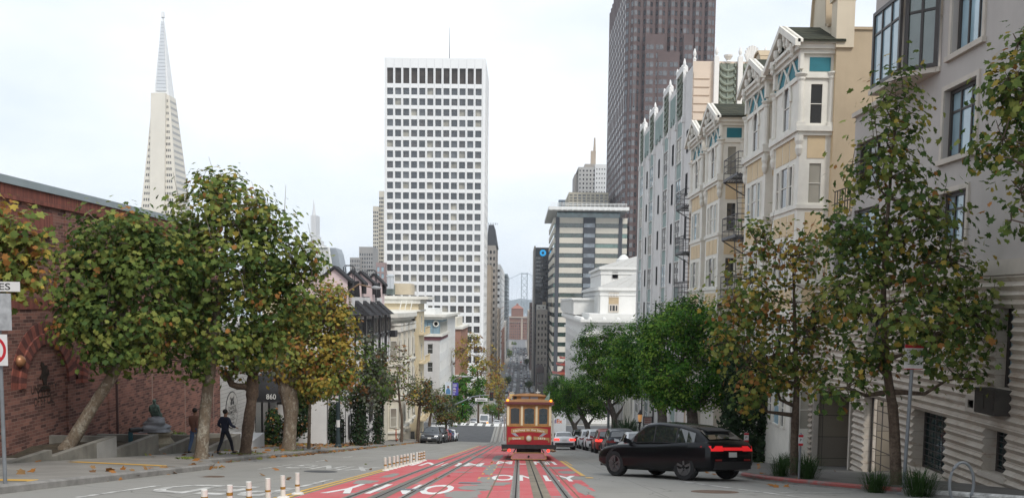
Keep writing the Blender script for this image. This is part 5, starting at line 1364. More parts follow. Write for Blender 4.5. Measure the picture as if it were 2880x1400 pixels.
za = at(444, 34, Yp + 12).z; z5 = at(449, 580, Yp).z; kx = (at(497, 580, Yp).x - at(401, 580, Yp).x) / 2 / (za - z5)
cx = at(449, 580, Yp).x; cy = Yp + 12 + kx*(za - z5) - 12
zb = -56.0; zs = at(440, 262, Yp).z
py = thing("pyramid_tower", "slender pale pyramid skyscraper with a white spire rising behind the brick building", "building", (cx, cy, zb))
def hw(z): return kx * (za - z) + 0.7
def pyr(z0, z1, m, nm, grow=0.0):
    mb = MB(); a, b = hw(z0) + grow, hw(z1) + grow
    mb.hexa([(cx - a, cy - a, z0), (cx + a, cy - a, z0), (cx + a, cy + a, z0), (cx - a, cy + a, z0), (cx - b, cy - b, z1), (cx + b, cy - b, z1), (cx + b, cy + b, z1), (cx - b, cy + b, z1)]); mb.build(nm, m, py)
M_PYR = mk("pale_quartz_aggregate", (0.66, 0.62, 0.54), 0.8, 0.05, 0.1)
M_SPIRE = mk("white_aluminium_spire", (0.72, 0.72, 0.71), 0.45, 0.04, 0.2, metal=0.0)
pyr(zb, zs, M_PYR, "shaft"); pyr(zs, za - 4, M_SPIRE, "spire", -0.6)
mb = MB(); a = hw(za - 4); mb.hexa([(cx + x*a, cy + y*a, za - 4) for x, y in ((-1,-1),(1,-1),(1,1),(-1,1))] + [(cx + x*a*.7, cy + y*a*.7, za) for x, y in ((-1,-1),(1,-1),(1,1),(-1,1))]); mb.build("cap", M_SPIRE, py)
mb = MB()
for k in range(20):
    z = zs + 3 + (za - zs - 12) * k / 19; b = hw(z); mb.hexa([(cx - b*.62, cy - b - .15, z), (cx + b*.62, cy - b - .15, z), (cx + b*.62, cy - b + .5, z), (cx - b*.62, cy - b + .5, z), (cx - b*.6, cy - b - .1, z + 2.2), (cx + b*.6, cy - b - .1, z + 2.2), (cx + b*.6, cy - b + .6, z + 2.2), (cx - b*.6, cy - b + .6, z + 2.2)])
mb.build("louvre", mk("pale_louvre", (0.6, 0.62, 0.64), 0.5, 0.05), py)
M_PWIN = mk_glass("shaded_tower_glass", (0.1, 0.095, 0.09), 0.2, 0.4)
nfl = 0
z = zs - 5
while z > at(449, 600, Yp).z - 25:
    b, c = hw(z), hw(z + 1.9)
    for u0, u1 in ((-.92, -.42), (.3, .82)):
        if z > zs - 9 and u1 < 0: continue
        mb = MB(); n = 4
        for k in range(n):
            a0, a1 = u0 + (u1 - u0)*k/n + .02, u0 + (u1 - u0)*(k + .8)/n
            mb.poly([(cx + a0*b, cy - b - .05, z), (cx + a1*b, cy - b - .05, z), (cx + a1*c, cy - c - .05, z + 1.9), (cx + a0*c, cy - c - .05, z + 1.9)])
        mb.build("window", M_PWIN, py)
    mb = MB(); mb.poly([(cx + b + .05, cy - .88*b, z), (cx + b + .05, cy + .88*b, z), (cx + c + .05, cy + .88*c, z + 1.7), (cx + c + .05, cy - .88*c, z + 1.7)]); mb.build("window", mk("greyed_tower_glass", (0.33, 0.32, 0.3), 0.4), py)
    z -= 4.35
xw0, xw1 = at(418, 265, Yp).x, at(459, 265, Yp).x; xv0, xv1 = at(424, 560, Yp).x, at(462, 560, Yp).x
mb = MB(); zt5, zb5 = zs + 1.0, at(440, 700, Yp).z
b, c = hw(zb5), hw(zt5)
mb.hexa([(xv0, cy - b - 1.5, zb5), (xv1 + 1, cy - b - 1.5, zb5), (xv1 + 1, cy - b + 3, zb5), (xv0, cy - b + 3, zb5), (xw0, cy - c - 2.6, zt5), (xw1, cy - c - 2.6, zt5), (xw1, cy - c + 6, zt5), (xw0, cy - c + 6, zt5)]); mb.build("lift_wing", M_PYR, py)
Yb = 440.0
Xf0, Xf1 = at(1764, 350, Yb).x, at(2004, 350, Yb).x; zt = 165.0; zb = -47.0
bt = thing("office_tower", "very tall brown granite tower of faceted bays running out of the top of the photo", "building", ((Xf0 + Xf1)/2, Yb, zb))
nb = 7; bw = (Xf1 - Xf0) / nb; fh_ = (at(1850, 100, Yb).z - at(1850, 612, Yb).z) / 21.2
zrow = [at(1850, 100, Yb).z + fh_*(5 - k) for k in range(36)]
zspec = at(1850, 292, Yb).z
def bayplan(n, w, d): # offsets (u, out) of a faceted bay: pier, slope out, face, slope in
    return [(.0, 0), (.1*w, 0), (.32*w, d), (.62*w, d), (.9*w, 0), (w, 0)]
cntw = [0]
G555 = [mk_glass("bronze_tower_glass", (0.035, 0.032, 0.036), 0.05, 0.9), mk_glass("grey_tower_glass", (0.055, 0.055, 0.06), 0.05, 0.8), mk_glass("painted_reflection_tower_glass", (0.11, 0.11, 0.115), 0.1, 0.7)]  # dark, grey and pale copies of one glass: reflections painted per facet
restw = MB()
def bays_on(fac, n, w, d, zrows, cap=True):
    mb = MB()
    r = random.Random(2)
    for k in range(n):
        pl = [(k*w + u, o) for u, o in bayplan(k, w, d)]
        pts = [fac.P(u, zb, o) for u, o in pl]
        for a, b in zip(pts, pts[1:]): mb.poly([a, b, (b.x, b.y, zt), (a.x, a.y, zt)])
    mb.build("bay_wall", M_GRAN, bt)
    for k in range(n):
        pl = [(k*w + u, o) for u, o in bayplan(k, w, d)]
        for z in zrows:
            special = abs(z - zspec) < fh_ * .5
            if not (-5 < z < 150): continue
            segs = ((1, 2, 0, (.18, .86)), (2, 3, 2 if not special else 0, (.12, .92)), (3, 4, 1, (.15, .85)))
            one = MB()
            for i, j, gi, (s0, s1) in segs:
                A, B = fac.P(pl[i][0], z, pl[i][1]), fac.P(pl[j][0], z, pl[j][1]); dd = B - A; nn = Vector((dd.y, -dd.x, 0)).normalized() * .06
                h0, h1 = (.2, .74) if not special else (-.4, 1.1)
                if special: s0, s1 = .3, .7
                P_ = [A + dd*s0 + nn, A + dd*s1 + nn]
                one.poly([(P_[0].x, P_[0].y, z + fh_*h0), (P_[1].x, P_[1].y, z + fh_*h0), (P_[1].x, P_[1].y, z + fh_*h1), (P_[0].x, P_[0].y, z + fh_*h1)], gi if r.random() < .85 else r.randrange(3))
            if cntw[0] < 100: cntw[0] += 1; one.build("window", G555, bt)
            else: restw.add(one)
g = Fac(bt, (Xf0, Yb), (1, 0)); f = Fac(bt, (Xf0, Yb + 90), (0, -1))
bays_on(g, nb, bw, 1.5, zrow); bays_on(f, 12, 7.5, 1.5, zrow)
o = restw.build("window_mass", G555, bt); o["kind"] = "stuff"
mb = MB(); mb.box(Xf0 + .05, Xf1 - .05, Yb + .05, Yb + 90, zb, zt)
for k in range(4): mb.box(Xf0 + 5, Xf1 - 4, Yb + 4, Yb + 80, zt, zt + 1)
mb = MB(); mb.box(Xf0 + .05, Xf1 - .05, Yb + .05, Yb + 90, zb, zt); mb.build("core", M_GRAN, bt)
for (xa, ya, xb_, d) in ((1816, 96, 1870, 2.6), (1850, 146, 1912, 3.0), (1924, 96, 1952, 2.4)):         # lower stepped bays
    A, B = at(xa, ya, Yb - 3), at(xb_, ya, Yb - 3); mb = MB(); mb.box(A.x, B.x, Yb - d, Yb, zb, A.z); mb.build("stepped_bay", M_GRAN, bt)
    gs = Fac(bt, (A.x, Yb - d), (1, 0)); L = B.x - A.x; n = max(1, int(round(L / 5)))
    rest = MB()
    for z in zrow:
        if z + fh_ > A.z or z < -5: continue
        for k in range(n): gs_ = L/n; rest.poly([gs.P(gs_*k + gs_*.12, z + fh_*.2, .06), gs.P(gs_*k + gs_*.45, z + fh_*.2, .06), gs.P(gs_*k + gs_*.45, z + fh_*.74, .06), gs.P(gs_*k + gs_*.12, z + fh_*.74, .06)], 0); rest.poly([gs.P(gs_*k + gs_*.5, z + fh_*.2, .06), gs.P(gs_*k + gs_*.88, z + fh_*.2, .06), gs.P(gs_*k + gs_*.88, z + fh_*.74, .06), gs.P(gs_*k + gs_*.5, z + fh_*.74, .06)], 2)
    o = rest.build("window_mass", G555, bt); o["kind"] = "stuff"
Ys = 390.0
X0, X1 = at(1566, 650, Ys).x, at(1764, 650, Ys).x; zt = at(1660, 612, Ys).z; zb = -45
st = thing("office_block", "office block of cream bands and green glass strips with a flat white roof", "building", ((X0 + X1)/2, Ys, zb))
g = Fac(st, (X0, Ys), (1, 0)); Xl = at(1543, 650, Ys + 60).x
M_CBAND = mk("cream_spandrel_panels", (0.6, 0.56, 0.48), 0.8, 0.05, 0.2); G_GRN = mk_glass("green_strip_glass", (0.03, 0.055, 0.045)); G_GRN2 = mk_glass("bright_green_strip_glass", (0.1, 0.2, 0.17))
per = (at(1600, 613, Ys).z - at(1600, 1003, Ys).z) / 14.0
def xu(x): return at(x, 650, Ys).x - X0
segs = [(xu(1573.5), xu(1640)), (xu(1675), xu(1741)), (xu(1750), xu(1764))]
fl = Fac(st, (X0 - 1.2, Ys + 70), (0, -1)); M_GBAY = mk_glass("grey_bay_glass", (0.16, 0.19, 0.22), 0.1, 0.8)
mb = MB(); mb.box(X0 - .2, X1, Ys + .6, Ys + 70, zb, zt - .1); mb.build("core", M_CHAR, st)
for k in range(19):
    zc = zt - per * (k + 1); mb = MB()
    for a, b in segs: g.box(mb, a, b, zc + per*.42, zc + per*.98, -.6, .1)
    fl.box(mb, 0, 69.3, zc + per*.42, zc + per*.98, -2, .1)
    mb.build("spandrel", M_CBAND, st)
    for j, (a, b) in enumerate(segs + [(None, None)]):
        mb = MB()
        if a is None: fl.box(mb, 0, 69.3, zc + .02, zc + per*.42, -2, -.1)
        else: g.box(mb, a, b, zc + .02, zc + per*.42, -.6, -.12)
        mb.build("window_strip", rng.choice([G_GRN, G_GRN, G_GRN2 if j != 0 else G_GRN]), st)
    mb = MB(); g.box(mb, xu(1640) + .1, xu(1675) - .1, zc + per*.42, zc + per*1.0, -.5, .7); mb.build("bay_spandrel", M_CHAR, st)
    mb = MB(); g.box(mb, xu(1640) + .3, xu(1675) - .3, zc + .02, zc + per*.42, -.5, .5); mb.build("bay_window", M_GBAY, st)
mb = MB()
for a, b in ((1563, 1573), (1740, 1750)):
    mb = MB(); g.box(mb, xu(a), xu(b), zb, zt + .1, -.6, .45); mb.build("pier", M_CHAR, st)
zr = at(1660, 590, Ys).z
mb = MB(); g.box(mb, 0, X1 - X0 - 3, zt, zr - 1.0, -60, -1); mb.build("roof_glazing", mk_glass("teal_roof_glazing", (0.08, 0.16, 0.17)), st)
mb = MB(); a0, a1 = at(1543, 590, Ys - 6).x, at(1770, 590, Ys - 6).x; mb.box(a0, a1, Ys - 6, Ys + 62, zr - .7, zr + .7)
for k in range(15): x = a0 + (a1 - a0)*(k + .5)/15; mb.box(x - .35, x + .35, Ys - 6.4, Ys - 6, zr - .9, zr - .2)
mb.build("flat_roof", M_GREYW, st)
mb = MB()
for z in (zr + 1.5, zr + 2.1): mb.tube([(a0 + 1, Ys - 5, z), (a1 - 1, Ys - 5, z)], .12, 5)
for k in range(20): x = a0 + 1 + (a1 - a0 - 2)*k/19; mb.tube([(x, Ys - 5, zr + .8), (x, Ys - 5, zr + 2.1)], .08, 4)
mb.build("roof_rail", M_GREYW, st)
t, g, f, X0, X1, zt = box_tower("office_tower", "slim beige ribbed tower edge to the left of the white gridded tower", "building", 700, 1049, 1064, 580, M_BEI, 30, "R", 3, (592, 742, 14), [G_MID, G_DARK], .72, .55)
mb = MB(); a, b = at(1066, 537, 705), at(1079, 537, 705); mb.box(a.x, b.x, 705, 735, -50, a.z); mb.build("upper_shaft", M_BEI, t)
ga_ = Fac(t, (a.x, 705), (1, 0)); panes(ga_, grid_holes(0, b.x - a.x, 3, at(1070, 742, 705).z, at(1070, 552, 705).z, 17, .7, .55), [G_MID, G_DARK], -.1)
box_tower("office_block", "low grey office block of vertical ribs, its taller part to the right", "building", 650, 984, 1012, 724, M_GCON, 25, "R", 6, (728, 800, 6), [G_DARK, G_MID], .6, .6)
t, g, f, X0, X1, zt = box_tower("office_block", "grey stepped office block below the slim beige tower", "building", 655, 1010, 1049, 694, M_GCON, 25, "R", 6, (710, 800, 8), [G_DARK, G_MID], .62, .6)
box_tower("office_block", "small mauve block with a glazed corner against the white gridded tower", "building", 372, 1058, 1082, 738, mk("mauve_stone", (0.3, 0.22, 0.21), 0.85, 0.06), 6, "R", 2, (748, 820, 4), [G_BLUE], .6, .75)
Yt = 750.0
tz = thing("office_tower", "blue glass block with a white slanting edge frame, between the treetops and the pale spire", "building", (at(925, 790, Yt).x, Yt, -57))
P4 = [(886, 800), (938, 800), (923, 697), (890, 697)]
mb = MB(); mb.prism([at(x, y, Yt) for x, y in P4], (0, 25, 0)); mb.build("glass_front", mk_glass("blue_curtain_wall", (0.07, 0.1, 0.14), 0.08), tz)
mb = MB(); Q4 = [(938, 800), (968, 800), (950, 712), (944, 697), (923, 697)]; mb.prism([at(x, y, Yt + 4) for x, y in Q4], (0, 25, 0)); mb.build("sloped_flank", mk("grey_sloped_cladding", (0.28, 0.31, 0.34), 0.5, 0.06, 0.1), tz)
for k in range(10):
    q = (k + .5) / 10; a = at(886 + 52*q, 800, Yt - .6); b = at(890 + 33*q, 699, Yt - .6); mb = MB(); mb.tube([a, b], .5, 4); mb.build("mullion", M_GREYW, tz)
mb = MB(); mb.tube([at(938, 800, Yt - 1), at(923, 696, Yt - 1), at(889, 696, Yt - 1)], 1.3, 4); mb.build("edge_frame", M_GREYW, tz)
Yq = 1150.0
sp_ = thing("skyscraper", "very pale distant stepped skyscraper with a tall thin spire", "building", (at(885, 700, Yq).x, Yq, -60))
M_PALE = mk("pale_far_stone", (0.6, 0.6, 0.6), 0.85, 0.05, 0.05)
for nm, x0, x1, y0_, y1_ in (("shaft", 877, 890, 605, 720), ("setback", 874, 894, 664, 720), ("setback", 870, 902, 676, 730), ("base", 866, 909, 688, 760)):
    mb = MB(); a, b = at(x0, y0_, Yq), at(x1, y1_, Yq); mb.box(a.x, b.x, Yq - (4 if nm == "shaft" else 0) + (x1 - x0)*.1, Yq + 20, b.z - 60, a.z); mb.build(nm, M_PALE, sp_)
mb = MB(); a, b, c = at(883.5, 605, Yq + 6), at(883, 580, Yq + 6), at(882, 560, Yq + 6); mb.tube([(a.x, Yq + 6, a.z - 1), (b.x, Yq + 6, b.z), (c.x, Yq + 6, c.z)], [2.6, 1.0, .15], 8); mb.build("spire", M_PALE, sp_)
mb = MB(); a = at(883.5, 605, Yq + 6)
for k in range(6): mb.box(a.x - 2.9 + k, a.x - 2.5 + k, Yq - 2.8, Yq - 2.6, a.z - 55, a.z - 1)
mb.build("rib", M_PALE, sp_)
t, g, f, X0, X1, zt = box_tower("office_tower", "dark topped grey stone tower just right of the white gridded tower", "building", 470, 1366, 1395, 690, M_STON, 40, "R", 3, (700, 1000, 17), [G_DARK, G_MID], .55, .5, 6)
mb = MB(); a, b = at(1368, 690, 471), at(1396, 632, 471); mb.hexa([(a.x, 471, zt), (X1 + .5, 471, zt), (X1 + .5, 508, zt), (a.x, 508, zt), (a.x + 1, 472, b.z), (X1 - 1.3, 472, b.z), (X1 - 1.3, 507, b.z), (a.x + 1, 507, b.z)]); mb.build("mansard_roof", M_CHAR, t)
mb = MB()
for k in range(6): x = a.x + 1 + k*.9; mb.tube([(x, 472, b.z), (x, 472, b.z + 1)], .15, 4)
mb.build("roof_crest", M_CHAR, t)
box_tower("office_block", "plain tan stone block at the foot of the white gridded tower", "building", 425, 1367, 1381, 745, M_TANS, 30, "R", 0, (750, 1000, 12), [G_DARK], .5, .5, 3, rec=.2)
box_tower("office_tower", "pale stepped office tower with dark strip windows, beyond the dark topped one", "building", 600, 1396, 1407, 743, M_GREYW, 160, "R", 1, (752, 1000, 14), [G_DARK, G_MID], .8, .4, 4)
box_tower("office_tower", "slim dark glass tower at the far end of the left row", "building", 870, 1418, 1428, 770, mk_glass("grey_green_curtain_wall", (0.12, 0.15, 0.16), 0.15), 120, "R", 3, (774, 960, 18), [G_DARK, G_MID], .75, .75, 10)
box_tower("office_block", "low brown stone block with a bracketed cornice on the left of the street", "building", 540, 1391, 1402, 868, M_TANS, 60, "R", 1, (880, 1040, 8), [G_DARK], .6, .5, 8)
box_tower("office_block", "low red brick block far down the left of the street", "building", 660, 1402, 1411, 930, M_OBR, 120, "R", 1, (936, 1040, 5), [G_DARK], .6, .5, 10)
box_tower("office_block", "pale stone block far down the left of the street", "building", 800, 1404, 1421, 905, M_STON, 200, "R", 1, (911, 1000, 6), [G_DARK], .6, .5, 10)
t, g, f, X0, X1, zt = box_tower("office_block", "red brick block with a small domed penthouse closing the end of the street", "building", 1480, 1432, 1496, 890, mk("brown_red_far_brick", (.2, .1, .07), .85, .12, .1), 40, "R", 12, (905, 966, 8), [G_DARK, G_MID], .4, .5, rec=.3)
mb = MB(); g.box(mb, -.5, X1 - X0 + .5, zt - 2, zt, 0, 2.0); g.box(mb, -.5, X1 - X0 + .5, zt - 9, zt - 8.4, 0, 1.0); g.box(mb, (X1 - X0)*.53, (X1 - X0)*.6, zt - 50, zt - 2, 0, .6); mb.build("cornice", M_TANS, t)
a, b = at(1438, 890, 1490), at(1472, 868, 1490); mb = MB(); mb.box(a.x, b.x, 1490, 1505, zt - 1, b.z); mb.build("penthouse", mk("brown_red_far_brick", (.2, .1, .07)), t)
mb = MB(); c = at(1455, 858, 1490); mb.hexa([(a.x - .7, 1489, b.z), (b.x + .7, 1489, b.z), (b.x + .7, 1506, b.z), (a.x - .7, 1506, b.z), (c.x - 3, 1496, c.z), (c.x + 3, 1496, c.z), (c.x + 3, 1499, c.z), (c.x - 3, 1499, c.z)]); mb.lathe([(2, 0), (2, 2), (.3, 3)], (c.x, 1497, c.z), 8); mb.build("hip_roof", mk("dull_red_tiles", (0.3, 0.12, 0.08), 0.8), t)
t, g, f, X0, X1, zt = box_tower("office_tower", "dark tower carrying a round blue sign, right of the bridge", "building", 520, 1507, 1545, 696, M_CHAR, 60, "L", 9, (720, 1000, 26), [G_DARK, mk_glass("dim_tower_glass", (0.06, 0.06, 0.065))], .75, .6, rec=.25)
mb = MB(); a, b = at(1502.5, 694, 523), at(1507, 694, 523); mb.box(a.x, b.x, 523, 580, -52, a.z + .5); mb.build("pale_slab", M_STON, t)
c = at(1527, 711, 519.6); mb = MB()
for k in range(8):                       # octagonal blue ring with a square hole, in four overlapping strokes
    t0, t1 = math.pi/8 + math.pi/4*k, math.pi/8 + math.pi/4*(k + 1); R_, r_ = 1.95, .72
    sq = lambda a_: (r_ / max(abs(math.cos(a_)), abs(math.sin(a_))))
    mb.prism([(c.x + R_*math.cos(t0), 519.6, c.z + R_*math.sin(t0)), (c.x + R_*math.cos(t1), 519.6, c.z + R_*math.sin(t1)), (c.x + sq(t1)*math.cos(t1), 519.6, c.z + sq(t1)*math.sin(t1)), (c.x + sq(t0)*math.cos(t0), 519.6, c.z + sq(t0)*math.sin(t0))], (0, .3, 0))
mb.build("logo_sign", mk_emit("lit_blue_sign", (0.02, 0.3, 0.62), 0.5), t)
box_tower("office_block", "cream stone corner block with a dark shopfront on the right of the street", "building", 430, 1511, 1540, 870, M_STON, 30, "L", 3, (880, 1035, 9), [G_DARK, G_MID], .45, .5, 4)
mb = MB(); 
t, g, f, X0, X1, zt = box_tower("office_block", "small white rooftop block above the cream stone corner block", "building", 445, 1510, 1535, 857, M_GREYW, 14, "L", 2, (860, 868, 1), [G_DARK], .3, .6)
a, b = at(1527, 850, 447), at(1536, 850, 447); mb = MB(); mb.box(a.x, b.x, 447, 457, zt - 1, a.z + .3); mb.build("penthouse", M_TANS, t)
box_tower("office_block", "dark brown windowless low block beside the striped office block", "building", 400, 1509.5, 1530, 1034, mk("dark_brown_cladding", (0.05, 0.035, 0.035), 0.7, 0.1, .3), 22, "L", 4, (1045, 1110, 2), [G_DARK], .8, .85)
box_tower("office_tower", "tall dark brown tower edge far down the right of the street", "building", 700, 1492, 1500, 850, mk("brown_city_stone", (0.12, 0.09, 0.08), 0.85, 0.08, .2), 90, "L", 1, (860, 1000, 14), [G_DARK], .5, .5, 12)
box_tower("office_block", "pale far block on the right of the street near the brick block", "building", 950, 1487, 1499, 875, M_TANS, 200, "L", 1, (880, 990, 7), [G_DARK], .5, .5, 12)
t, g, f, X0, X1, zt = box_tower("office_tower", "white stepped tower with a thin antenna above the striped office block", "building", 600, 1627, 1676, 470, mk("light_grey_terracotta", (0.5, 0.49, 0.47), 0.85, 0.04, .1), 40, "R", 5, (474, 570, 8), [G_DARK], .42, .4, 4)
for x0_, x1_, y_, d in ((1617, 1628, 489, 2), (1645, 1674, 461, 3), (1674, 1705, 462, -1.0)):
    a, b = at(x0_, y_, 600 + d), at(x1_, y_, 600 + d); mb = MB(); mb.box(a.x, b.x, 600 + d, 630, -50, a.z); mb.build("setback", M_WTOW if x0_ == 1674 else M_STON, t)
    if x0_ == 1674:
        gq = Fac(t, (a.x, 600 + d), (1, 0)); panes(gq, grid_holes(.3, b.x - a.x, 4, at(1690, 560, 600).z, at(1690, 470, 600).z, 7, .35, .3), [G_MID], -.1)
a, b, c = at(1668, 462, 612), at(1668, 420, 612), at(1669, 388, 612); mb = MB(); mb.box(a.x - 1.7, a.x + 1.7, 611, 613, a.z - 2, at(1668, 425, 612).z); mb.tube([(a.x + .8, 612, b.z - 2), (a.x + .8, 612, c.z)], [.9, .5], 6); mb.build("antenna", M_TANS, t)
box_tower("office_block", "cream concrete grid block just behind the flat white roof", "building", 480, 1600, 1711, 541, mk("cream_grid_concrete", (0.62, 0.57, 0.46), 0.85, 0.04, .1), 40, "L", 9, (545, 592, 6), [mk_glass("pale_grid_glass", (0.3, 0.28, 0.24), .2, .4), G_MID], .7, .65, 5)
box_tower("office_block", "small blue glass block peeping over the flat white roof", "building", 560, 1571, 1597, 562, mk_glass("blue_far_glass", (0.1, 0.16, 0.22), .1), 20, "L", 8, (566, 600, 4), [G_BLUE, G_MID], .8, .7)
Yg = 300.0
c = at(1555, 1000, Yg) + Vector((5.5, 0, 0)); pg = thing("pagoda", "small pagoda with stacked red upturned roofs beside the white neoclassical building", "building", (c.x, Yg, -drop(Yg)))
M_RED = mk("red_glazed_tiles", (0.3, 0.06, 0.045), 0.6, 0.2, 1)
for k, (yt_, yb_, wd_) in enumerate(((970, 992, 5), (998, 1007, 8.0), (1014, 1025, 9.0), (1038, 1050, 11))):
    z1, z0 = at(1575, yt_, Yg).z, at(1575, yb_, Yg).z; h = wd_ / 2; mb = MB(); ci = c.x + (2.2, .8, .3, 0)[k]
    rows_ = []
    for q, s in ((0, 1.0), (.25, .72), (.6, .45), (1, .18 if k == 0 else .42)):
        r_ = []
        for j in range(16):
            tt = 2*math.pi*j/16; m_ = 1/max(abs(math.cos(tt)), abs(math.sin(tt))); up = (.5 if q == 0 and j % 4 == 2 else 0)
            r_.append((ci + h*s*m_*math.cos(tt), Yg + h*s*m_*math.sin(tt), z0 + (z1 - z0)*q + up))
        rows_.append(r_)
    mb.grid(rows_, 0, True); mb.poly(rows_[-1]); mb.poly(rows_[0][::-1]); mb.build("roof", M_RED, pg)
    mb = MB(); w2 = h * .5; mb.box(ci - w2, ci + w2, Yg - w2, Yg + w2, z0 - (2.6 if k < 3 else 8), z0 + .1); mb.build("storey", mk("pagoda_wall", (0.3, 0.26, 0.2), .8), pg)
Yx = 3000.0
M_STEEL = mk("grey_bridge_steel", (0.28, 0.31, 0.33), 0.6, 0.05, .01)
bb = thing("suspension_bridge", "grey suspension bridge tower with cross bracing and a double deck over the bay", "bridge", (at(1474, 850, Yx).x, Yx, -63))
xa, xb2 = at(1466, 850, Yx).x, at(1482, 850, Yx).x; zt = at(1474, 767, Yx).z
mb = MB()
for x in (xa, xb2): mb.box(x - 1.6, x + 1.6, Yx - 3, Yx + 3, -63, zt)
for z in (zt - 3, at(1474, 846, Yx).z + 4): mb.box(xa, xb2, Yx - 2, Yx + 2, z - 2, z + 2)
mb.build("tower", M_STEEL, bb)
mb = MB()
lv = [at(1474, y, Yx).z for y in (774, 792, 810, 828, 846, 870, 895)]
for a, b in zip(lv, lv[1:]): mb.tube([(xa, Yx, a), (xb2, Yx, b)], .9, 4); mb.tube([(xb2, Yx, a), (xa, Yx, b)], .9, 4)
mb.build("brace", M_STEEL, bb)
zd = at(1474, 845, Yx).z
mb = MB(); mb.box(-700, 700, Yx - 6, Yx + 6, zd - 1, zd + 1); mb.box(-700, 700, Yx - 6, Yx + 6, zd - 9, zd - 7)
for k in range(140): x = -700 + 10*k; mb.tube([(x, Yx - 6, zd - 8), (x + 5, Yx - 6, zd), (x + 10, Yx - 6, zd - 8)], .5, 3, cap=False)
mb.build("deck", M_STEEL, bb)
xm = (xa + xb2)/2
for s in (-1, 1):
    mb = MB(); P_ = [(xm + s*(8 + 330*k/20), Yx - 6, zd + 4 + (zt - zd - 4)*((1 - k/20)**2)) for k in range(21)]; mb.tube(P_, .9, 4); mb.build("main_cable", M_STEEL, bb)
    mb = MB()
    for q in P_[1:]: mb.tube([q, (q[0], q[1], zd)], .25, 3)
    mb.build("hanger", M_STEEL, bb)
for i, (Y, x0, x1, yt_, m, lab) in enumerate(((470, 660, 760, 905, M_TANS, "flat roofed tan block hidden behind the left street trees"), (300, 990, 1090, 850, M_STON, "flat roofed grey block behind the pink gabled house"))):
    box_tower("office_block", lab, "building", Y, x0, x1, yt_, m, 40, "R", 6, (yt_ + 10, yt_ + 90, 4), [G_DARK, G_MID], .5, .5)
L_DK = leaf_mat("dark_green_leaf", (0.06, 0.105, 0.028)); L_MID = leaf_mat("mid_green_leaf", (0.125, 0.175, 0.042)); L_LT = leaf_mat("light_green_leaf", (0.22, 0.245, 0.06))
L_YEL = leaf_mat("yellow_autumn_leaf", (0.36, 0.27, 0.055)); L_ORG = leaf_mat("orange_autumn_leaf", (0.32, 0.15, 0.045)); L_BRN = leaf_mat("brown_dry_leaf", (0.17, 0.09, 0.04))
L_GRY = leaf_mat("grey_green_leaf", (0.14, 0.155, 0.11)); L_FD = leaf_mat("ficus_dark_leaf", (0.026, 0.08, 0.012), 0.3); L_FM = leaf_mat("ficus_mid_leaf", (0.08, 0.2, 0.026), 0.35); L_FL = leaf_mat("ficus_bright_leaf", (0.2, 0.33, 0.05), 0.4)
L_IVY = leaf_mat("ivy_leaf", (0.014, 0.03, 0.012), 0.15); L_IVY2 = leaf_mat("ivy_leaf_light", (0.03, 0.055, 0.02), 0.2)
PLANE = [L_DK, L_MID, L_LT, L_YEL, L_ORG, L_BRN]
def mk_bark(name, c, c2, sc=2.0, lo=.45, hi=.6):
    m, nt, b = _new(name); p = pos(nt)
    f = ramp(nt, noise(nt, vmul(nt, p, (1, 1, .6)), sc*2, 5, .7), lo, hi)
    col = mixc(nt, f, c, c2); col = mixc(nt, ramp(nt, noise(nt, p, sc*6, 4), .4, .7), col, tuple(x*.6 for x in c))
    nt.links.new(col, b.inputs["Base Color"]); b.inputs["Roughness"].default_value = .9; bump(nt, b, noise(nt, vmul(nt, p, (1, 1, .35)), 11, 5, .7), 1.0, .05)
    return m
BK_PL = mk_bark("mottled_plane_bark", (0.2, 0.155, 0.11), (0.36, 0.33, 0.27), 2.2, .5, .6); BK_DK = mk_bark("brown_bark", (0.11, 0.075, 0.052), (0.17, 0.125, 0.09)); BK_GR = mk_bark("grey_ficus_bark", (0.12, 0.1, 0.085), (0.2, 0.175, 0.15))
_T_PLANE = np.array([(0, -.5), (.2, -.36), (.5, -.28), (.34, -.08), (.46, .16), (.2, .14), (.0, .5), (-.2, .14), (-.46, .16), (-.34, -.08), (-.5, -.28), (-.2, -.36)])
_T_OVAL = np.array([(0, -.5), (.22, -.2), (.24, .1), (0, .5), (-.24, .1), (-.22, -.2)])
_T_IVY = np.array([(0, -.5), (.45, -.2), (.25, .1), (0, .5), (-.25, .1), (-.45, -.2)])
def leaves_mesh(name, C, NRM, size, T, mi, mats, org):
    n, k = len(C), len(T)
    rnd = NR.normal(size=(n, 3))
    Z = NRM / np.linalg.norm(NRM, axis=1, keepdims=True)
    X = np.cross(rnd, Z); X /= np.linalg.norm(X, axis=1, keepdims=True) + 1e-9
    Y = np.cross(Z, X)
    bend = -0.35 * (T[:, 0]**2 + .5 * T[:, 1]**2)
    V = C[:, None, :] + size[:, None, None] * (T[None, :, 0, None] * X[:, None, :] + T[None, :, 1, None] * Y[:, None, :] + bend[None, :, None] * Z[:, None, :])
    V = (V - np.array(org)).reshape(-1, 3)
    me = bpy.data.meshes.new(name)
    me.vertices.add(n * k); me.vertices.foreach_set("co", V.ravel())
    me.loops.add(n * k); me.loops.foreach_set("vertex_index", np.arange(n * k))
    me.polygons.add(n); me.polygons.foreach_set("loop_start", np.arange(n) * k); me.polygons.foreach_set("material_index", mi)
    for m in mats: me.materials.append(m)
    me.update(calc_edges=True)
    return me
